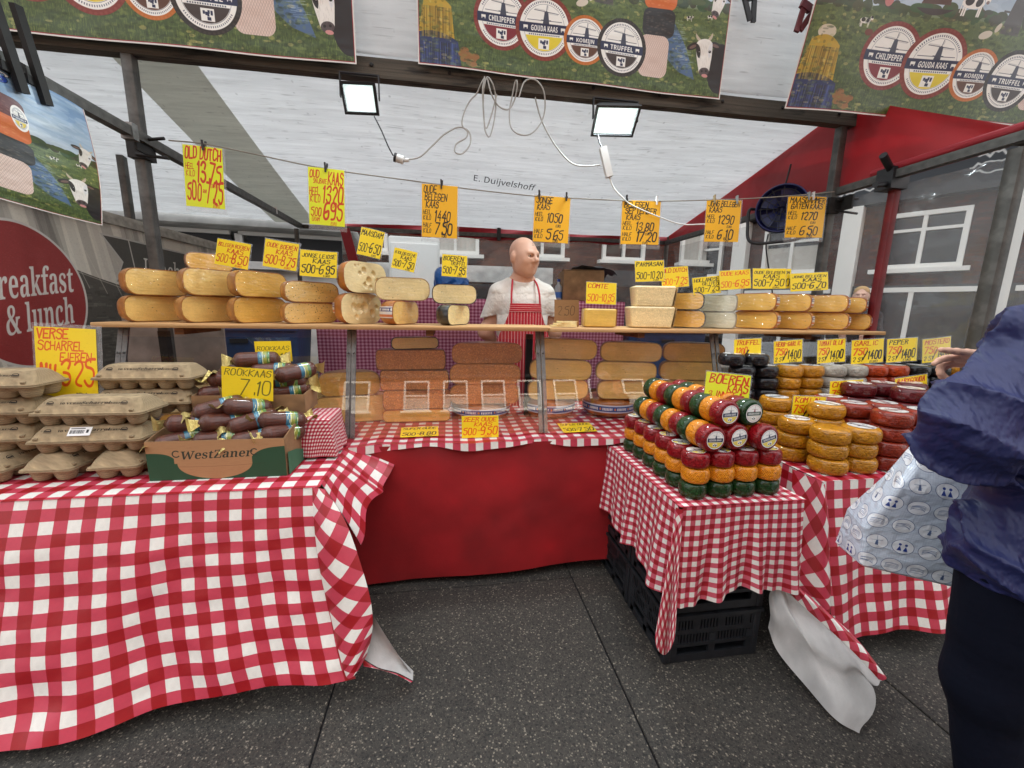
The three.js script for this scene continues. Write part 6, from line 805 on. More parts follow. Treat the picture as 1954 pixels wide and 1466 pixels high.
  for (const [x, y, z, a, t, r] of [[-1.02, 0, -2.0, 0.4, 0.1, 0], [-0.88, 0, -1.99, 0.3, 0.05, 2], [-0.74, 0, -2.0, 0.5, 0.2, 1], [-0.98, 0.05, -2.02, 0.3, 0.1, 3.3], [-0.86, 0.05, -2.0, 0.15, 0, 5], [-0.75, 0.045, -2.01, 0.3, 0.1, 1.8], [-0.93, 0.1, -2.02, 0.3, 0.1, 0.2], [-0.8, 0.095, -2.01, 0.2, 0, 2.6], [-0.95, 0.06, -1.99, -0.2, 0.1, 4], [-0.79, 0.055, -1.99, 0.2, 0, 0.9], [-0.87, 0.145, -2.02, 0.35, 0.05, 1.4], [-0.7, 0.09, -2.0, 0.6, 0.2, 5.2]]) sausage(l2, [x, y1 + y, z], [r, a, t], G2);
  const GC = 'cards on the egg table';
  priceCard(cardArt(YEL, [['ROOKKAAS', 6, 30, 22, '#6b6414', 0.1, 0.85], ['7.10', 32, 96, 50, '#6b6414', 0.09, 0.9]]), 'yellow smoked cheese card stuck between the two sausage cartons', [418, 702, 522, 762], -1.9, { roll: -0.08, sleeve: 0, group: GC });
  priceCard(cardArt(YEL, [['ROOKKAAS', 6, 50, 22, '#6b6414', 0.1, 0.85], ['7.10', 32, 106, 40, '#6b6414', 0.09, 0.9]]), 'yellow card half sunk in the sausages of the plain carton', [486, 651, 559, 690], -2.09, { roll: 0.02, sleeve: 0, group: GC });
}
// ------------------------------------------------------------------ floodlights, cables, fan
M.led = std({ color: 0xffffff, emissive: 0xf4ffff, emissiveIntensity: 12, roughness: 0.3 });
M.lens = std({ color: 0xffffff, emissive: 0xd2f2ee, emissiveIntensity: 0.38, roughness: 0.3 });
M.cableBlack = std({ color: 0x17171a, roughness: 0.5 }); M.cableGrey = std({ color: 0xa9a8a2, roughness: 0.5 });
function flood(label, c, turn, tilt, w, h, d) {
  const g = thing('floodlight', label, 'floodlight', [c.x, c.y, c.z], 0, 'lit floodlights under the beam'); const head = new THREE.Group(); g.rotation.set(0, 0, 0);
  const R = (q) => { q.rotateX(tilt); q.rotateY(turn); return q; }, body = rings([[w * 0.8, h * 0.8, 0.02, -d], [w * 0.96, h * 0.96, 0.02, -d * 0.4], [w, h, 0.02, -0.004], [w, h, 0.02, 0.0]], 4); body.rotateX(Math.PI / 2);
  part('housing', R(body), M.black, g);
  const fr = [bx(w, 0.014, 0.012, 0, h / 2 - 0.007, 0.006), bx(w, 0.014, 0.012, 0, -h / 2 + 0.007, 0.006), bx(0.014, h - 0.028, 0.012, w / 2 - 0.007, 0, 0.006), bx(0.014, h - 0.028, 0.012, -w / 2 + 0.007, 0, 0.006)]; part('bezel', R(merge(fr)), M.black, g);
  const ln = new THREE.PlaneGeometry(w - 0.03, h - 0.03); ln.translate(0, 0, 0.003); part('lens', R(ln), M.lens, g); const ld = new THREE.PlaneGeometry((w - 0.03) * 0.62, (h - 0.03) * 0.5); ld.translate(0, h * 0.06, 0.0055); part('led_panel', R(ld), M.led, g);
  part('cooling_fin', R(merge(Array.from({ length: 12 }, (_, k) => bx(0.004, h * 0.7, 0.012, -w * 0.4 + k * w * 0.8 / 11, 0, -d - 0.006)))), M.black, g);
  const up = BARY - 0.045 - c.y; part('bracket', [bar(V(-w / 2 - 0.008, 0, 0), V(-w / 2 - 0.008, up - 0.006, -0.01), 0.006, 0.02), bar(V(w / 2 + 0.008, 0, 0), V(w / 2 + 0.008, up - 0.006, -0.01), 0.006, 0.02), bx(w + 0.022, 0.005, 0.02, 0, up - 0.004, -0.01)], M.black, g);
  const l = new THREE.RectAreaLight(0xeafaff, 60, w - 0.03, h - 0.03); l.position.set(0, 0, 0.01).applyEuler(new THREE.Euler(tilt, turn, 0, 'YXZ')); const n = V(0, 0, 1).applyEuler(new THREE.Euler(tilt, turn, 0, 'YXZ')); g.add(l); scene.updateMatrixWorld(); l.lookAt(g.position.clone().add(l.position).sub(n.multiplyScalar(-1))); return g;
}
{
  const f1 = U(687, 188, 'z', BARZ + 0.06), f2 = U(1174, 230, 'z', BARZ + 0.06);
  flood('lit black floodlight beside the lime cards', f1, -0.1, 0.5, 0.185, 0.15, 0.045); flood('lit black floodlight beside the white cable plug', f2, -0.15, 0.98, 0.26, 0.19, 0.045);
  const P = (l, dz = 0.04) => l.map(([x, y, k]) => U(x, y, 'z', BARZ + dz + (k || 0)));
  const c1 = thing('light_cable', 'black lamp cable ending in a white plug by the lime cards', 'cable'); part('lead', tube(P([[714, 222], [728, 250], [741, 280], [750, 297]]), 0.004, 24, 6), M.cableBlack, c1); const pl = P([[752, 300], [770, 306]]); part('plug', [rod(pl[0], pl[0].clone().lerp(pl[1], 0.25), 0.024, 16)], M.black, c1); part('socket', [rod(pl[0].clone().lerp(pl[1], 0.26), pl[1], 0.022, 16), rod(pl[1], pl[1].clone().add(V(0.03, 0.003, 0)), 0.01, 12)], M.white, c1);
  const c2 = thing('extension_cable', 'grey extension cable looped over the timber beam', 'cable');
  part('lead', tube(P([[775, 305], [800, 300], [825, 278], [850, 255], [878, 243], [895, 252], [897, 275], [880, 294], [868, 290], [870, 276], [890, 262], [892, 252], [882, 240], [884, 220], [895, 195], [910, 178], [918, 160, 0.02], [925, 148, 0.02]]), 0.0042, 120, 6), M.cableGrey, c2);
  part('loop', tube(P([[925, 146, 0.03], [921, 170, 0.03], [923, 215], [926, 250], [933, 262], [941, 240], [946, 190], [940, 160, 0.03], [930, 147, 0.03], [924, 165, 0.03], [922, 205], [927, 246], [936, 225], [948, 180]]), 0.0042, 110, 6), M.cableGrey, c2);
  part('loop', tube(P([[930, 150, 0.03], [938, 180, 0.03], [952, 203], [970, 209], [982, 190], [987, 160, 0.03], [985, 152, 0.03], [976, 190, 0.0], [972, 215], [976, 245], [992, 257], [1012, 256], [1032, 235], [1040, 205], [1036, 170, 0.03], [1020, 152, 0.03], [1002, 155, 0.03], [990, 186, 0.03]]), 0.0042, 150, 6), M.cableGrey, c2);
  part('lead', tube(P([[1021, 186, 0.03], [1030, 220], [1042, 248], [1065, 285], [1092, 312], [1115, 317], [1145, 315]]), 0.0042, 60, 6), M.cableGrey, c2);
  const c3 = thing('power_adapter', 'white power adapter hanging from the lit lamp above the amber cards', 'adapter'); const a = P([[1150, 282], [1163, 338]]); part('body', bar(a[0], a[1], 0.05, 0.04, 0.2), M.white, c3); part('lead', tube(P([[1141, 258], [1143, 270], [1148, 281]]), 0.004, 12, 6), M.cableBlack, c3); part('lead', tube(P([[1163, 339], [1172, 360], [1186, 375], [1200, 388], [1260, 415], [1300, 428], [1345, 428]]), 0.004, 40, 6), M.white, c3);
}
{ // blue electric fan hanging by the right pole
  const c = U(1492, 400, 'z', BARZ - 0.18), g = thing('electric_fan', 'dark blue drum fan on a black stand hanging behind an amber card', 'fan', [c.x, c.y, c.z], -0.75);
  const blue = std({ color: 0x151b52, roughness: 0.4 }), lat = (p, s = 36) => { const q = new THREE.LatheGeometry(p.map(([x, y]) => new THREE.Vector2(x, y)), s); q.rotateX(Math.PI / 2); return q; };
  part('drum', lat([[0.03, -0.06], [0.13, -0.055], [0.158, -0.04], [0.165, 0.0], [0.165, 0.05], [0.158, 0.055], [0.152, 0.05], [0.15, -0.03], [0.03, -0.045]]), blue, g);
  part('motor', lat([[0.001, -0.12], [0.045, -0.118], [0.06, -0.1], [0.06, -0.055], [0.001, -0.05]]), blue, g);
  part('grille', merge([...[0.05, 0.09, 0.13].map((r) => { const t = new THREE.TorusGeometry(r, 0.0025, 6, 36); t.translate(0, 0, 0.045); return t; }), ...Array.from({ length: 12 }, (_, k) => rod(V(0.02 * Math.cos(k * 0.52), 0.02 * Math.sin(k * 0.52), 0.045), V(0.152 * Math.cos(k * 0.52), 0.152 * Math.sin(k * 0.52), 0.045), 0.0025, 5))]), M.black, g);
  for (let k = 0; k < 5; k++) { const b = sheet(6, 4, (u, v) => { const a = k * 1.257 + (v - 0.5) * 0.9, r = 0.03 + 0.105 * u; return [r * Math.cos(a), r * Math.sin(a), (v - 0.5) * 0.03]; }); part('blade', b, blue, g); }
  part('stand', tube([V(-0.17, 0.02, 0), V(-0.2, 0.02, 0.02), V(-0.2, -0.1, 0.06), V(-0.17, -0.22, 0.08), V(0.0, -0.235, 0.08), V(0.15, -0.21, 0.08), V(0.19, -0.1, 0.06), V(0.19, 0.02, 0.02), V(0.165, 0.02, 0)], 0.011, 60, 8), M.black, g);
  part('hook', rod(V(0, 0.15, 0), V(0.02, 0.3, 0), 0.006, 8), M.black, g);
  const q = (l) => l.map(([x, y]) => U(x, y, 'z', BARZ - 0.2)); 
  const cb = solo('fan_cable', tube(q([[1466, 447], [1462, 470], [1466, 505], [1474, 560], [1476, 600]]), 0.005, 24, 6), M.cableBlack, 'black fan cable dangling behind the shelf cards', 'cable');
}
// ------------------------------------------------------------------ behind the counter
{
  const g = thing('back_cabinet', 'tall back cabinet draped with a mauve checked cloth behind the man', 'cabinet', [0.25, 0, -3.75]);
  part('carcass', bx(2.5, 1.52, 0.45, 0, 0.76, 0), M.plywood, g);
  T.gingham3 = gingham([122, 44, 72], [166, 92, 118], [196, 142, 160]);
  part('cloth', sheet(90, 20, (u, v) => { const x = lerp(-1.3, 1.3, u); return v < 0.3 ? [x, 1.53, lerp(-0.24, 0.245, v / 0.3)] : [x, lerp(1.528, 0.75, (v - 0.3) / 0.7), 0.25 + 0.025 * Math.sin(x * 16) * (v - 0.3)]; }, (u, v) => [u * 2.6, v * 1.2]), std({ map: retile(T.gingham3, 1 / 0.03), roughness: 0.9 }), g);
  const crate = (x, y, z, w, h, c, l) => { const k = thing('storage_crate', l, 'crate', [x, y, z]); part('body', rings([[w * 0.92, 0.3, 0.02, 0], [w, 0.34, 0.02, h - 0.03], [w + 0.03, 0.37, 0.02, h - 0.03], [w + 0.03, 0.37, 0.02, h]], 3), std({ color: c, roughness: 0.5, map: retile(T.mottle, 3) }), k); part('grip', bx(0.12, 0.03, 0.01, 0, h * 0.75, 0.172), M.black, k); };
  crate(1.95, 0, -3.6, 0.75, 0.45, 0x22406e, 'blue plastic crate on the ground behind the far yellow half wheels'); crate(1.95, 0.452, -3.6, 0.75, 0.42, 0x22406e, 'blue plastic crate in the middle behind the far yellow half wheels'); crate(1.95, 0.874, -3.6, 0.75, 0.42, 0x2a4c7e, 'blue plastic crate on top behind the far yellow half wheels');
  crate(-1.5, 0, -3.4, 0.8, 0.45, 0x22406e, 'blue plastic crate on the ground behind the egg table'); crate(-1.5, 0.452, -3.4, 0.8, 0.42, 0x22406e, 'blue plastic crate in the middle behind the egg table'); crate(-1.5, 0.874, -3.4, 0.8, 0.42, 0x2a4c7e, 'blue plastic crate on top behind the egg table');
  const bg = thing('carton', 'closed brown carton on the back cabinet with a grey cloth on it', 'carton', [1.2, 1.532, -3.72], -0.1); part('body', rbox(0.36, 0.26, 0.3, 0.006), M.kraft, bg); part('flap', bx(0.36, 0.005, 0.14, 0, 0.264, 0.07, 0, -0.04), M.kraft, bg);
  solo('grey_cloth', sheet(24, 24, (u, v) => { const x = (u - 0.5) * 0.34, z = (v - 0.5) * 0.3; return [1.32 + x, 1.81 + 0.05 * fbm(u * 4, v * 4) - 0.22 * Math.max(0, x - 0.04) - 0.5 * Math.max(0, x - 0.1) , -3.72 + z]; }), std({ color: 0x55565a, roughness: 0.95 }), 'crumpled grey cloth on the closed carton', 'cloth');
  const bag = new THREE.IcosahedronGeometry(0.12, 4); { const p = bag.attributes.position; for (let i = 0; i < p.count; i++) { const v = V(p.getX(i), p.getY(i), p.getZ(i)), k = 0.72 + 0.75 * fbm(v.x * 16 + 9, v.y * 16 + v.z * 13, 1 << 18, 1 << 18, 3); p.setXYZ(i, v.x * k * 1.15, v.y * k * 1.05, v.z * k * 0.9); } bag.computeVertexNormals(); bag.translate(0.02, 1.66, -3.72); }
  const bb = thing('plastic_bag', 'crumpled blue plastic bag on the back cabinet', 'bag'); part('bag', bag, phy({ color: 0x1467b8, roughness: 0.3, transmission: 0.3, thickness: 0 }), bb); part('handle', tube([V(0.06, 1.74, -3.7), V(0.1, 1.8, -3.68), V(0.15, 1.8, -3.68), V(0.13, 1.73, -3.69)], 0.008, 20, 6), phy({ color: 0x1467b8, roughness: 0.3 }), bb);
  const bt = thing('bottle', 'small clear bottle with a blue cap beside the closed carton', 'bottle', [0.98, 1.532, -3.66]); part('body', new THREE.LatheGeometry([[0.0001, 0], [0.032, 0.001], [0.034, 0.01], [0.034, 0.12], [0.012, 0.15], [0.012, 0.165]].map(([x, y]) => new THREE.Vector2(x, y)), 18), phy({ color: 0xdfe6ea, transmission: 0.7, thickness: 0, roughness: 0.15 }), bt); part('cap', new THREE.CylinderGeometry(0.014, 0.014, 0.022, 14).translate(0, 0.177, 0), std({ color: 0x1d3f8a }), bt); part('label', new THREE.CylinderGeometry(0.0347, 0.0347, 0.05, 18, 1, true).translate(0, 0.05, 0), std({ color: 0x3a66a8 }), bt);
  const pal = thing('pallet_walkway', 'wooden pallet walkway behind the counter under the man', 'pallet'); for (let k = 0; k < 6; k++) part('plank', bx(3.2, 0.02, 0.09, 0.4, 0.11, -3.4 + k * 0.11), M.plywood, pal); for (const x of [-1.0, 0.4, 1.8]) part('bearer', bx(0.09, 0.098, 0.62, x, 0.05, -3.12), M.plywood, pal);
  solo('side_panel', bx(0.5, 0.62, 0.02, -1.62, 1.06, -2.75, 0.15), std({ color: 0xa79a8f, map: retile(T.mottle, 2), roughness: 0.8 }), 'pale scuffed board behind the pale half wheel near the printed screen', 'board');
}
// ------------------------------------------------------------------ people
function field(sdf, c, half, N) {
  const mc = new MarchingCubes(N, M.white, false, false, 260000), f = mc.field, p = V(0, 0, 0); let o = 0;
  for (let k = 0; k < N; k++) for (let j = 0; j < N; j++) for (let i = 0; i < N; i++) f[o++] = -sdf(p.set(c[0] + (i - N / 2) / (N / 2) * half, c[1] + (j - N / 2) / (N / 2) * half, c[2] + (k - N / 2) / (N / 2) * half));
  mc.isolation = 0; mc.update(); const n = mc.count, src = mc.positionArray, pos = new Float32Array(n * 3); for (let i = 0; i < n * 3; i += 3) for (let a = 0; a < 3; a++) pos[i + a] = src[i + a] * half + c[a];
  let g = new THREE.BufferGeometry(); g.setAttribute('position', new THREE.BufferAttribute(pos, 3)); g = mergeVertices(g, 1e-5); g.computeVertexNormals();
  const q = g.attributes.position, uv = new Float32Array(q.count * 2); for (let i = 0; i < q.count; i++) { uv[2 * i] = q.getX(i) + 0.6 * q.getZ(i); uv[2 * i + 1] = q.getY(i); } g.setAttribute('uv', new THREE.BufferAttribute(uv, 2)); return g;
}
const smin = (a, b, k) => { const h = Math.max(k - Math.abs(a - b), 0) / k; return Math.min(a, b) - h * h * k * 0.25; };
const cap = (a, b, ra, rb) => { const ax = a[0], ay = a[1], az = a[2], dx = b[0] - ax, dy = b[1] - ay, dz = b[2] - az, L = dx * dx + dy * dy + dz * dz; return (p) => { const x = p.x - ax, y = p.y - ay, z = p.z - az, t = clamp((x * dx + y * dy + z * dz) / L, 0, 1); return Math.hypot(x - dx * t, y - dy * t, z - dz * t) - (ra + (rb - ra) * t); }; };
const ell = (c, r) => { const m = Math.min(...r); return (p) => { const x = (p.x - c[0]) / r[0], y = (p.y - c[1]) / r[1], z = (p.z - c[2]) / r[2], k = Math.hypot(x, y, z); return (k - 1) * m * (0.6 + 0.4 * k); }; };
const blend = (list, k) => (p) => { let d = 1e9; for (const f of list) d = smin(d, f(p), k); return d; };
const SKIN = phy({ color: 0xd4a58c, roughness: 0.5, sheen: 0.3, bumpMap: retile(T.grain, 14), bumpScale: 0.0004 });
function headSdf(k = 0.02) {                                        // centred on the eye line, face to +z
  const base = [ell([0, 0.034, -0.012], [0.076, 0.086, 0.094]), ell([0, -0.045, 0.02], [0.062, 0.072, 0.07]), ell([0, -0.01, 0.03], [0.066, 0.055, 0.062]), ell([0, -0.1, 0.055], [0.027, 0.022, 0.026]), ell([-0.044, -0.068, 0.008], [0.024, 0.034, 0.04]), ell([0.044, -0.068, 0.008], [0.024, 0.034, 0.04])];
  const fine = [cap([-0.038, 0.022, 0.077], [-0.012, 0.019, 0.09], 0.011, 0.011), cap([0.038, 0.022, 0.077], [0.012, 0.019, 0.09], 0.011, 0.011), cap([0, 0.012, 0.088], [0, -0.026, 0.116], 0.008, 0.0135), ell([-0.012, -0.032, 0.096], [0.009, 0.008, 0.01]), ell([0.012, -0.032, 0.096], [0.009, 0.008, 0.01]), cap([-0.02, -0.06, 0.082], [0.02, -0.06, 0.082], 0.006, 0.006), cap([-0.016, -0.07, 0.08], [0.016, -0.07, 0.08], 0.007, 0.007), ell([-0.04, -0.03, 0.06], [0.024, 0.024, 0.022]), ell([0.04, -0.03, 0.06], [0.024, 0.024, 0.022])];
  const ears = [ell([-0.083, -0.01, -0.012], [0.013, 0.034, 0.02]), ell([0.083, -0.01, -0.012], [0.013, 0.034, 0.02])], b = blend(base, 0.05), f = blend(fine, 0.012), e = blend(ears, 0.004), sock = [ell([-0.031, 0.0, 0.098], [0.02, 0.013, 0.02]), ell([0.031, 0.0, 0.098], [0.02, 0.013, 0.02])];
  return (p) => { let d = smin(smin(b(p), f(p), 0.018), e(p), 0.012); for (const s of sock) d = -smin(-d, s(p), 0.006); return d; };
}
function handSdf(pts, palm) {                                       // pts: five chains of [x, y, z] joints; palm: list of capsules
  const fs = [...palm.map(([a, b, r, s]) => cap(a, b, r, s))]; pts.forEach((c, k) => { for (let i = 0; i + 1 < c.length; i++) fs.push(cap(c[i], c[i + 1], 0.0092 - i * 0.0009, 0.0088 - i * 0.001)); }); return blend(fs, 0.006);
}
{ // the stallholder: arms behind his back, looking past the camera
  const g = thing('person', 'bald man in a white T-shirt and red striped apron behind the counter', 'person', [0.53, 0.122, -2.98], 0.0);
  const HY = 1.70, yaw = 0.6, skinTorso = blend([cap([-0.085, 0.9, 0], [-0.1, 0.5, 0.015], 0.085, 0.062), cap([0.085, 0.9, 0], [0.1, 0.5, 0.015], 0.085, 0.062), cap([-0.1, 0.5, 0.015], [-0.11, 0.09, -0.02], 0.06, 0.042), cap([0.1, 0.5, 0.015], [0.11, 0.09, -0.02], 0.06, 0.042), cap([-0.11, 0.045, -0.03], [-0.13, 0.035, 0.13], 0.042, 0.032), cap([0.11, 0.045, -0.03], [0.13, 0.035, 0.13], 0.042, 0.032),
    ell([0, 1.0, 0], [0.165, 0.14, 0.115]), ell([0, 1.22, 0.0], [0.17, 0.2, 0.12]), ell([0, 1.38, -0.01], [0.185, 0.12, 0.11]), cap([0, 1.44, -0.015], [0, 1.62, 0.015], 0.072, 0.064), cap([-0.16, 1.45, -0.02], [-0.03, 1.53, -0.02], 0.05, 0.05), cap([0.16, 1.45, -0.02], [0.03, 1.53, -0.02], 0.05, 0.05),
    cap([-0.17, 1.425, -0.01], [-0.258, 1.16, -0.05], 0.045, 0.047), cap([-0.265, 1.16, -0.05], [-0.11, 1.0, -0.185], 0.045, 0.03), cap([0.17, 1.425, -0.01], [0.258, 1.16, -0.05], 0.045, 0.047), cap([0.265, 1.16, -0.05], [0.11, 1.0, -0.185], 0.045, 0.03)], 0.05);
  const geo = [field(skinTorso, [0, 0.88, -0.02], 0.98, 130)];
  const hd = field(headSdf(), [0, -0.005, 0], 0.15, 84); hd.scale(1.13, 1.1, 1.1); hd.rotateX(0.03); hd.rotateY(yaw); hd.translate(0, HY - 0.01, 0.03); geo.push(hd);
  for (const s of [-1, 1]) { const F = [0, 1, 2, 3].map((k) => [[s * 0.05, 0.962 - k * 0.018, -0.205], [s * 0.015, 0.957 - k * 0.018, -0.215], [s * -0.012, 0.952 - k * 0.017, -0.205]]); F.push([[s * 0.09, 1.0, -0.2], [s * 0.055, 1.005, -0.215], [s * 0.03, 1.0, -0.22]]); geo.push(field(handSdf(F, [[[s * 0.105, 0.985, -0.188], [s * 0.055, 0.955, -0.2], 0.024, 0.026], [[s * 0.1, 0.97, -0.188], [s * 0.05, 0.93, -0.2], 0.018, 0.02]]), [s * 0.05, 0.96, -0.2], 0.09, 56)); }
  part('body', geo, SKIN, g);
  const rot = (x, y, z) => V(x * 1.13, y * 1.1, z * 1.1).applyAxisAngle(V(1, 0, 0), 0.03).applyAxisAngle(V(0, 1, 0), yaw).add(V(0, HY - 0.01, 0.03));
  for (const s of [-1, 1]) { const c = rot(s * 0.031, 0.001, 0.078), e = part('eye', new THREE.SphereGeometry(0.0125, 14, 10).translate(c.x, c.y, c.z), std({ color: 0xd9d2c8, roughness: 0.2 }), g), i = rot(s * 0.031 + 0.002, 0.0, 0.087); part('iris', new THREE.SphereGeometry(0.0052, 10, 8).translate(i.x, i.y, i.z), std({ color: 0x2a2420, roughness: 0.2 }), e); part('eyebrow', tube([rot(s * 0.014, 0.024, 0.094), rot(s * 0.03, 0.029, 0.09), rot(s * 0.046, 0.022, 0.076)], 0.0034, 10, 6), std({ color: 0x6d5040, roughness: 0.9 }), g); part('eyelid', tube([rot(s * 0.019, 0.003, 0.09), rot(s * 0.031, 0.0105, 0.0925), rot(s * 0.044, 0.002, 0.084)], 0.0036, 10, 6), SKIN, g); }
  part('lips', tube([rot(-0.025, -0.067, 0.083), rot(-0.01, -0.064, 0.0905), rot(0, -0.065, 0.092), rot(0.01, -0.064, 0.0905), rot(0.025, -0.067, 0.083)], 0.005, 16, 6), std({ color: 0x8a4a42, roughness: 0.5 }), g);
  const wr = (p) => 0.0035 * (fbm(p.x * 9 + 4, p.y * 6 + p.z * 5) - 0.5) * 2, tor = blend([ell([0, 0.99, 0], [0.182, 0.17, 0.13]), ell([0, 1.22, 0.0], [0.188, 0.22, 0.136]), ell([0, 1.385, -0.01], [0.2, 0.118, 0.122]), cap([-0.175, 1.435, -0.01], [-0.25, 1.2, -0.045], 0.066, 0.07), cap([0.175, 1.435, -0.01], [0.25, 1.2, -0.045], 0.066, 0.07), cap([-0.16, 1.45, -0.02], [-0.03, 1.535, -0.02], 0.058, 0.058), cap([0.16, 1.45, -0.02], [0.03, 1.535, -0.02], 0.058, 0.058), cap([0, 1.42, -0.02], [0, 1.5, -0.01], 0.1, 0.085)], 0.045);
  part('t_shirt', field((p) => Math.max(tor(p) + wr(p), 0.88 - p.y, p.y - 1.55 + 0.55 * Math.max(0, p.z), (Math.abs(p.x) > 0.19 ? 1.27 - p.y - (Math.abs(p.x) - 0.25) * 0.25 : -1)), [0, 1.18, -0.01], 0.4, 96), std({ color: 0xe0dcd4, roughness: 0.9, bumpMap: retile(T.fold, 7), bumpScale: 0.012 }), g);
  part('trousers', field((p) => Math.max(blend([cap([-0.088, 0.9, 0], [-0.1, 0.5, 0.015], 0.105, 0.08), cap([0.088, 0.9, 0], [0.1, 0.5, 0.015], 0.105, 0.08), cap([-0.1, 0.5, 0.015], [-0.11, 0.09, -0.02], 0.078, 0.066), cap([0.1, 0.5, 0.015], [0.11, 0.09, -0.02], 0.078, 0.066), ell([0, 0.95, 0], [0.175, 0.12, 0.125])], 0.03)(p), p.y - 1.0, 0.075 - p.y), [0, 0.54, 0], 0.5, 72), std({ color: 0x23262e, roughness: 0.9 }), g);
  for (const s of [-1, 1]) part('shoe', rings([[0.095, 0.27, 0.045, 0], [0.1, 0.275, 0.048, 0.02], [0.092, 0.26, 0.045, 0.05], [0.08, 0.12, 0.04, 0.1, 0, -0.06]], 5).translate(s * 0.12, 0, 0.05), M.black, g);
  const ap = ctex(512, 512, (c) => { c.fillStyle = '#b5202e'; c.fillRect(0, 0, 512, 512); c.fillStyle = '#e3b4b0'; for (let k = 0; k < 16; k++) c.fillRect(k * 32 + 12, 0, 5, 512); });
  const apm = std({ map: retile(ap, 1 / 0.34), roughness: 0.85, bumpMap: retile(T.fold, 6), bumpScale: 0.005 }); ap.wrapS = ap.wrapT = apm.map.wrapS = apm.map.wrapT = THREE.RepeatWrapping;
  const front = (x, y) => { const t = clamp((1.36 - y) / 0.5, 0, 1); return 0.158 * Math.sqrt(Math.max(0.05, 1 - (x / 0.23) ** 2)) + 0.004 + 0.01 * t; }, aw = (y) => lerp(0.108, 0.2, smooth(1.36, 1.05, y));
  part('apron', sheet(30, 40, (u, v) => { const y = lerp(1.365, 0.5, v), w = aw(y), x = (u - 0.5) * 2 * w; return [x, y, front(x, y) + 0.006 * Math.sin(x * 40) * v]; }, (u, v) => { const y = lerp(1.365, 0.5, v); return [(u - 0.5) * 2 * aw(y), y]; }), apm, g);
  part('apron_hem', sheet(20, 3, (u, v) => { const y = lerp(1.368, 1.31, v), x = (u - 0.5) * 2 * (aw(y) + 0.002); return [x, y, front(x, y) + 0.004]; }, (u, v) => [v * 0.09 + 0.007, u * 0.2]), apm, g);
  const strapM = std({ color: 0xb5303c, roughness: 0.85 }); for (const s of [-1, 1]) part('apron_strap', tube([V(s * 0.1, 1.36, 0.148), V(s * 0.098, 1.43, 0.13), V(s * 0.088, 1.5, 0.088), V(s * 0.075, 1.535, 0.02), V(s * 0.04, 1.55, -0.07), V(0, 1.55, -0.088)], 0.007, 30, 6), strapM, g);
}
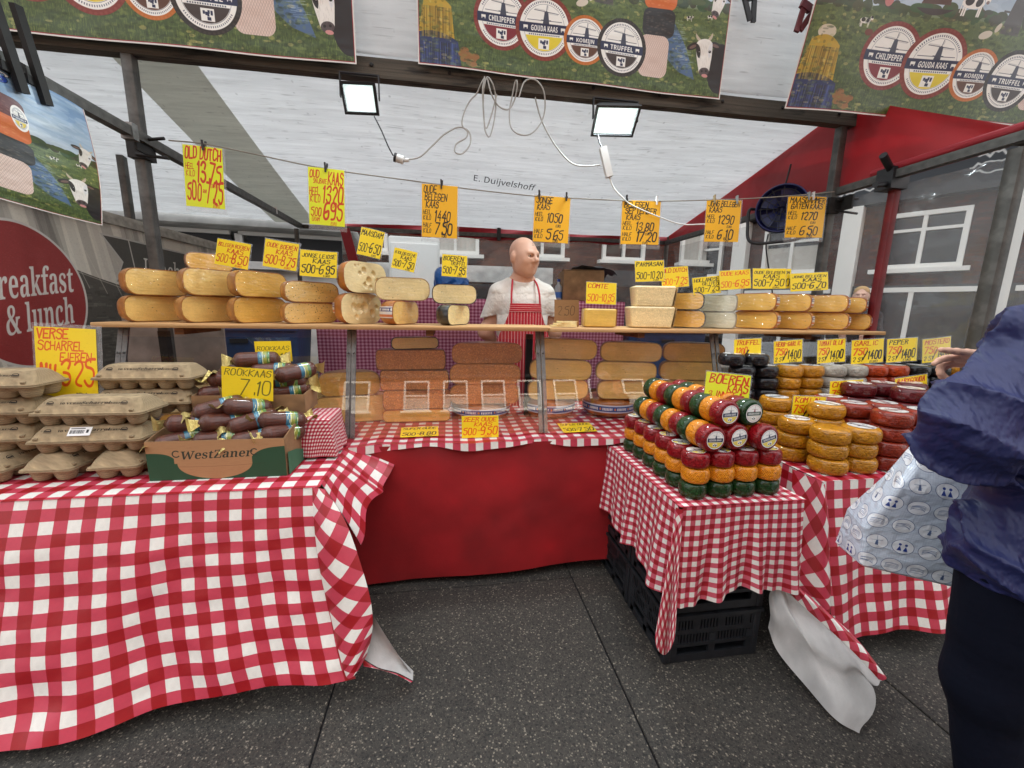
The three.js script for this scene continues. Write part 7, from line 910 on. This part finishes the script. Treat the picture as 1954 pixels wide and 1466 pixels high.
{ // the customer at the right in a navy jacket, her pointing hand over the cheeses
  const g = thing('person', 'customer in a navy rain jacket and dark trousers reaching over the waxed cheeses', 'person', [1.505, 0, -0.715], 0), B = [1.6, 0, -0.86], L = (a) => [a[0] - B[0], a[1], a[2] - B[2]], C = (a, b, r, s) => cap(L(a), L(b), r, s);
  const legs = (e) => [C([1.52, 0.86, -0.86], [1.515, 0.48, -0.87], 0.115 + e, 0.078 + e), C([1.515, 0.48, -0.87], [1.56, 0.1, -0.83], 0.076 + e, 0.05 + e), C([1.7, 0.86, -0.86], [1.72, 0.48, -0.9], 0.115 + e, 0.078 + e), C([1.72, 0.48, -0.9], [1.74, 0.1, -0.86], 0.076 + e, 0.05 + e)];
  const skin = blend([...legs(-0.02), C([1.56, 0.06, -0.84], [1.56, 0.045, -0.9], 0.04, 0.03), C([1.74, 0.06, -0.87], [1.74, 0.045, -0.93], 0.04, 0.03), C([1.61, 0.9, -0.88], [1.61, 1.33, -0.88], 0.095, 0.085), C([1.61, 1.36, -0.86], [1.6, 1.58, -0.88], 0.06, 0.055), C([1.47, 1.4, -0.86], [1.30, 1.19, -0.89], 0.045, 0.04), C([1.30, 1.19, -0.89], [1.53, 1.09, -1.02], 0.038, 0.027), C([1.76, 1.4, -0.87], [1.88, 1.2, -1.01], 0.045, 0.04), C([1.88, 1.2, -1.01], [1.61, 1.335, -1.08], 0.038, 0.026)], 0.04);
  const hd = field(headSdf(), [0, -0.005, 0], 0.15, 60); hd.rotateY(Math.PI - 0.35); hd.translate(0, 1.69, -0.03);
  // pointing right hand: index and middle reach out, the others curl down
  const W = [1.6, 1.335, -1.08], P = (dx, dy, dz) => L([W[0] + dx, W[1] + dy, W[2] + dz]);
  const F = [[P(-0.085, 0.018, 0.012), P(-0.125, 0.022, 0.012), P(-0.15, 0.024, 0.01), P(-0.172, 0.026, 0.008)], [P(-0.088, 0.006, -0.004), P(-0.128, 0.0, -0.008), P(-0.148, -0.006, -0.008), P(-0.164, -0.014, -0.006)], [P(-0.085, -0.008, -0.018), P(-0.118, -0.022, -0.022), P(-0.122, -0.044, -0.016), P(-0.108, -0.056, -0.008)], [P(-0.078, -0.02, -0.03), P(-0.1, -0.036, -0.034), P(-0.1, -0.054, -0.026), P(-0.086, -0.062, -0.018)], [P(-0.03, -0.022, 0.018), P(-0.062, -0.046, 0.026), P(-0.086, -0.052, 0.022), P(-0.108, -0.05, 0.014)]];
  const hand1 = field(handSdf(F, [[P(0.01, 0, 0), P(-0.085, 0.016, 0.008), 0.022, 0.013], [P(0, -0.005, -0.005), P(-0.084, 0.002, -0.008), 0.022, 0.014], [P(0, -0.01, -0.01), P(-0.078, -0.014, -0.024), 0.02, 0.013], [P(0, -0.01, 0.005), P(-0.03, -0.022, 0.018), 0.02, 0.014]]), P(-0.085, -0.01, -0.005), 0.115, 78);
  const W2 = [1.535, 1.085, -1.03], Q = (dx, dy, dz) => L([W2[0] + dx, W2[1] + dy, W2[2] + dz]); const F2 = [0, 1, 2, 3].map((k) => [Q(0.03 - 0.02 * k, -0.012, -0.07), Q(0.03 - 0.02 * k, -0.045, -0.085), Q(0.03 - 0.02 * k, -0.062, -0.06), Q(0.03 - 0.02 * k, -0.05, -0.045)]); F2.push([Q(0.035, -0.01, -0.03), Q(0.045, -0.04, -0.045), Q(0.03, -0.058, -0.05), Q(0.015, -0.062, -0.048)]);
  const hand2 = field(handSdf(F2, [[Q(0, 0, 0), Q(0.025, -0.008, -0.072), 0.02, 0.013], [Q(0, 0, 0), Q(-0.025, -0.008, -0.07), 0.02, 0.013], [Q(0, 0, 0), Q(0, -0.008, -0.072), 0.02, 0.014]]), Q(0, -0.03, -0.045), 0.09, 56);
  part('body', [field(skin, [0.0, 0.82, -0.05], 0.9, 110), hd, hand1, hand2], SKIN, g);
  const hair = blend([ell([0, 1.745, 0.01], [0.092, 0.09, 0.105]), ell([0, 1.63, 0.06], [0.088, 0.13, 0.06]), ell([0, 1.5, 0.1], [0.07, 0.12, 0.045])], 0.04); part('hair', field((p) => Math.max(hair(p) + 0.006 * Math.sin(p.x * 240) * 0.4, -(p.z + 0.07) + (p.y > 1.74 ? -0.04 : 0)), [0, 1.62, 0.04], 0.28, 60), std({ color: 0x2b1d14, roughness: 0.6 }), g);
  const nav = phy({ color: 0x18204f, roughness: 0.55, bumpMap: retile(T.fold, 9, 5), bumpScale: 0.02, sheen: 0.2 });
  const ring = (t, k) => 0.007 * Math.sin(t * k), fold = (p) => { const n1 = fbm(p.x * 3.5 + p.y * 5 + 2, p.y * 2.5 - p.x * 5 + p.z * 4, 1 << 18, 1 << 18, 2), n2 = fbm(p.x * 6 - p.y * 4 + 9, p.y * 8 + p.z * 5, 1 << 18, 1 << 18, 2), r1 = 1 - Math.abs(n1 * 2 - 1) * 3.2, r2 = 1 - Math.abs(n2 * 2 - 1) * 3.2; return -0.026 * Math.max(0, r1) ** 1.5 - 0.014 * Math.max(0, r2) ** 1.5 + 0.014; }, foldOld = (p) => 0.022 * (fbm(p.x * 5 + p.z * 4 + 3, p.y * 7 - p.x * 5, 1 << 18, 1 << 18, 2) - 0.5) + 0.008 * (1 - 2 * Math.abs(fbm(p.x * 4 + p.y * 9 + 2, p.y * 3 - p.x * 7 + p.z * 6, 1 << 18, 1 << 18, 2) * 2 - 1));
  const jk = blend([ell(L([1.6, 0.92, -0.86]), [0.225, 0.3, 0.165]), ell(L([1.6, 1.2, -0.87]), [0.2, 0.28, 0.15]), ell(L([1.6, 1.36, -0.87]), [0.2, 0.14, 0.13]), C([1.47, 1.41, -0.86], [1.735, 1.41, -0.87], 0.105, 0.105), C([1.47, 1.40, -0.86], [1.31, 1.195, -0.89], 0.1, 0.1), C([1.31, 1.195, -0.89], [1.5, 1.095, -1.0], 0.098, 0.066), C([1.75, 1.4, -0.87], [1.88, 1.2, -1.01], 0.1, 0.09), C([1.88, 1.2, -1.01], [1.69, 1.3, -1.06], 0.085, 0.05), ell(L([1.6, 1.5, -0.8]), [0.13, 0.085, 0.1]), C([1.6, 1.43, -0.87], [1.6, 1.54, -0.88], 0.1, 0.085)], 0.05);
  const hemY = (p) => 0.79 - 0.1 * smooth(-0.25, 0.2, p.x) + 0.015 * Math.sin(p.x * 30);
  part('jacket', field((p) => Math.max(jk(p) + fold(p), hemY(p) - p.y), [-0.02, 1.18, -0.05], 0.52, 128), nav, g);
  part('trousers', field((p) => Math.max(blend([...legs(0.008), C([1.54, 0.88, -0.86], [1.68, 0.88, -0.86], 0.13, 0.13)], 0.04)(p) + 0.008 * (fbm(p.x * 9, p.y * 8) - 0.5), 0.085 - p.y), [0.02, 0.55, 0], 0.52, 84), phy({ color: 0x0a0e1b, roughness: 0.9, specularIntensity: 0.25, bumpMap: retile(T.fold, 5), bumpScale: 0.006 }), g);
  for (const [x, z] of [[-0.04, 0.0], [0.145, -0.03]]) part('shoe', rings([[0.09, 0.26, 0.043, 0], [0.095, 0.265, 0.045, 0.02], [0.088, 0.25, 0.043, 0.055], [0.085, 0.13, 0.04, 0.12, 0, 0.06]], 5).translate(x, 0, z + 0.02), M.black, g);
}
{ // patterned carrier bag on her arm
  const tx = ctex(1024, 1024, (c) => { c.fillStyle = '#c6d0dc'; c.fillRect(0, 0, 1024, 1024); c.strokeStyle = 'rgba(86,104,140,0.4)'; c.lineWidth = 1.5; for (let k = 0; k < 64; k++) { c.globalAlpha = 0.3 + 0.6 * hash(k, 1); c.beginPath(); c.moveTo(k * 16, 0); c.lineTo(k * 16, 1024); c.moveTo(0, k * 16); c.lineTo(1024, k * 16); c.stroke(); } c.globalAlpha = 1;
    for (let j = 0; j < 6; j++) for (let i = 0; i < 6; i++) { const x = 85 + i * 171 + (j & 1) * 40, y = 85 + j * 171, k = i * 7 + j; blob(c, x, y, 72, 58, '#e3e6ea'); c.strokeStyle = '#56688c'; c.lineWidth = 4; c.beginPath(); c.ellipse(x, y, 72, 58, 0, 0, 7); c.stroke(); if (k % 5 === 0) { for (const s of [-1, 1]) { blob(c, x + s * 20, y - 18, 10, 10, '#27418c'); c.fillStyle = '#27418c'; c.beginPath(); c.moveTo(x + s * 20, y - 8); c.lineTo(x + s * 20 - 16, y + 34); c.lineTo(x + s * 20 + 16, y + 34); c.fill(); } } else if (k % 5 === 2) windmill(c, x, y, 0.3, '#56688c'); else { c.lineWidth = 3; c.strokeStyle = '#5f7194'; for (let q = 0; q < 5; q++) { c.beginPath(); c.moveTo(x - 46, y - 14 + q * 9); c.quadraticCurveTo(x + (hash(q, k) - 0.5) * 60, y - 34 + q * 14 * hash(k, q), x + 46, y - 8 + q * 8); c.stroke(); } } } });
  const m = phy({ map: retile(tx, 1 / 0.42), roughness: 0.3, clearcoat: 0.5, clearcoatRoughness: 0.2, bumpMap: retile(T.crinkle, 3), bumpScale: 0.006 }); m.map.wrapS = m.map.wrapT = THREE.RepeatWrapping;
  const g = thing('carrier_bag', 'white carrier bag with blue oval drawings hanging from the arm in the navy jacket', 'bag', [1.53, 0.6, -1.05], -0.5); g.rotation.set(0, -0.45, -0.1, 'YXZ');
  const b = rings([[0.3, 0.12, 0.012, 0], [0.335, 0.15, 0.02, 0.012], [0.345, 0.16, 0.02, 0.14], [0.31, 0.13, 0.02, 0.3], [0.24, 0.07, 0.02, 0.42], [0.2, 0.03, 0.012, 0.46]], 5); { const p = b.attributes.position; for (let i = 0; i < p.count; i++) { const y = p.getY(i); p.setX(i, p.getX(i) + 0.06 * smooth(0.05, 0.46, y) + 0.012 * Math.sin(y * 30 + p.getZ(i) * 20)); p.setZ(i, p.getZ(i) + 0.01 * Math.sin(p.getX(i) * 26 + y * 14)); } b.computeVertexNormals(); }
  part('bag', b, m, g); for (const s of [-1, 1]) part('handle', tube([V(0.0, 0.45, s * 0.012), V(-0.03, 0.5, s * 0.02), V(-0.02, 0.545, s * 0.03), V(0.04, 0.55, s * 0.03), V(0.1, 0.5, s * 0.02), V(0.12, 0.45, s * 0.012)], 0.008, 24, 6), M.white, g);
}
{ // a passer-by beyond the plastic sheet
  const b = U(1640, 585, 'z', -5), g = thing('person', 'blond passer-by in a dark coat beyond the plastic sheet', 'person', [b.x, 0.02, -5], -0.9);
  const sk = blend([cap([-0.08, 0.85, 0], [-0.09, 0.08, 0.02], 0.08, 0.05), cap([0.08, 0.85, 0], [0.1, 0.08, -0.1], 0.08, 0.05), cap([0, 0.95, 0], [0, 1.4, 0], 0.13, 0.12), cap([0, 1.4, 0], [0, 1.58, 0], 0.055, 0.05), cap([-0.18, 1.42, 0], [-0.24, 1.12, 0.04], 0.05, 0.04), cap([-0.24, 1.12, 0.04], [-0.14, 1.15, 0.28], 0.04, 0.03), cap([0.18, 1.42, 0], [0.24, 1.12, 0.04], 0.05, 0.04), cap([0.24, 1.12, 0.04], [0.14, 1.15, 0.28], 0.04, 0.03)], 0.04); const h = field(headSdf(), [0, 0, 0], 0.15, 48); h.translate(0, 1.7, 0.01); const hs = [-1, 1].map((s) => field(handSdf([0, 1, 2, 3].map((k) => [[s * 0.12, 1.165 - k * 0.018, 0.33], [s * 0.1, 1.163 - k * 0.018, 0.36], [s * 0.075, 1.16 - k * 0.018, 0.37]]).concat([[[s * 0.14, 1.17, 0.3], [s * 0.12, 1.195, 0.32], [s * 0.1, 1.2, 0.335]]]), [[[s * 0.14, 1.15, 0.28], [s * 0.12, 1.155, 0.33], 0.024, 0.022], [[s * 0.14, 1.14, 0.28], [s * 0.12, 1.12, 0.33], 0.02, 0.02]]), [s * 0.11, 1.15, 0.33], 0.09, 44));
  part('body', [field(sk, [0, 0.82, 0.05], 0.95, 72), h, ...hs], SKIN, g); const hr = blend([ell([0, 1.745, -0.01], [0.09, 0.085, 0.1]), ell([0, 1.66, -0.06], [0.09, 0.11, 0.05])], 0.03); part('hair', field((p) => Math.max(hr(p), p.z - 0.075 + (p.y < 1.73 ? 0.06 : 0)), [0, 1.7, 0], 0.2, 44), std({ color: 0xb08a52, roughness: 0.7 }), g);
  part('coat', field((p) => Math.max(blend([cap([0, 0.85, 0], [0, 1.36, 0], 0.19, 0.16), cap([-0.17, 1.41, 0], [0.17, 1.41, 0], 0.085, 0.085), cap([-0.18, 1.41, 0], [-0.245, 1.12, 0.04], 0.08, 0.07), cap([-0.245, 1.12, 0.04], [-0.16, 1.15, 0.25], 0.068, 0.05), cap([0.18, 1.41, 0], [0.245, 1.12, 0.04], 0.08, 0.07), cap([0.245, 1.12, 0.04], [0.16, 1.15, 0.25], 0.068, 0.05)], 0.05)(p), 0.7 - p.y), [0, 1.12, 0.05], 0.5, 64), std({ color: 0x14161f, roughness: 0.85 }), g);
  part('trousers', field((p) => Math.max(blend([cap([-0.08, 0.85, 0], [-0.09, 0.08, 0.02], 0.1, 0.07), cap([0.08, 0.85, 0], [0.1, 0.08, -0.1], 0.1, 0.07)], 0.03)(p), 0.06 - p.y), [0, 0.46, 0], 0.52, 48), std({ color: 0x1a1b20, roughness: 0.9 }), g); for (const [x, z] of [[-0.09, 0.06], [0.1, -0.06]]) part('shoe', rings([[0.09, 0.26, 0.043, 0], [0.088, 0.25, 0.043, 0.055], [0.07, 0.1, 0.035, 0.1, 0, -0.05]], 4).translate(x, 0, z), M.black, g);
}
inkCards();
renderer.render(scene, camera);
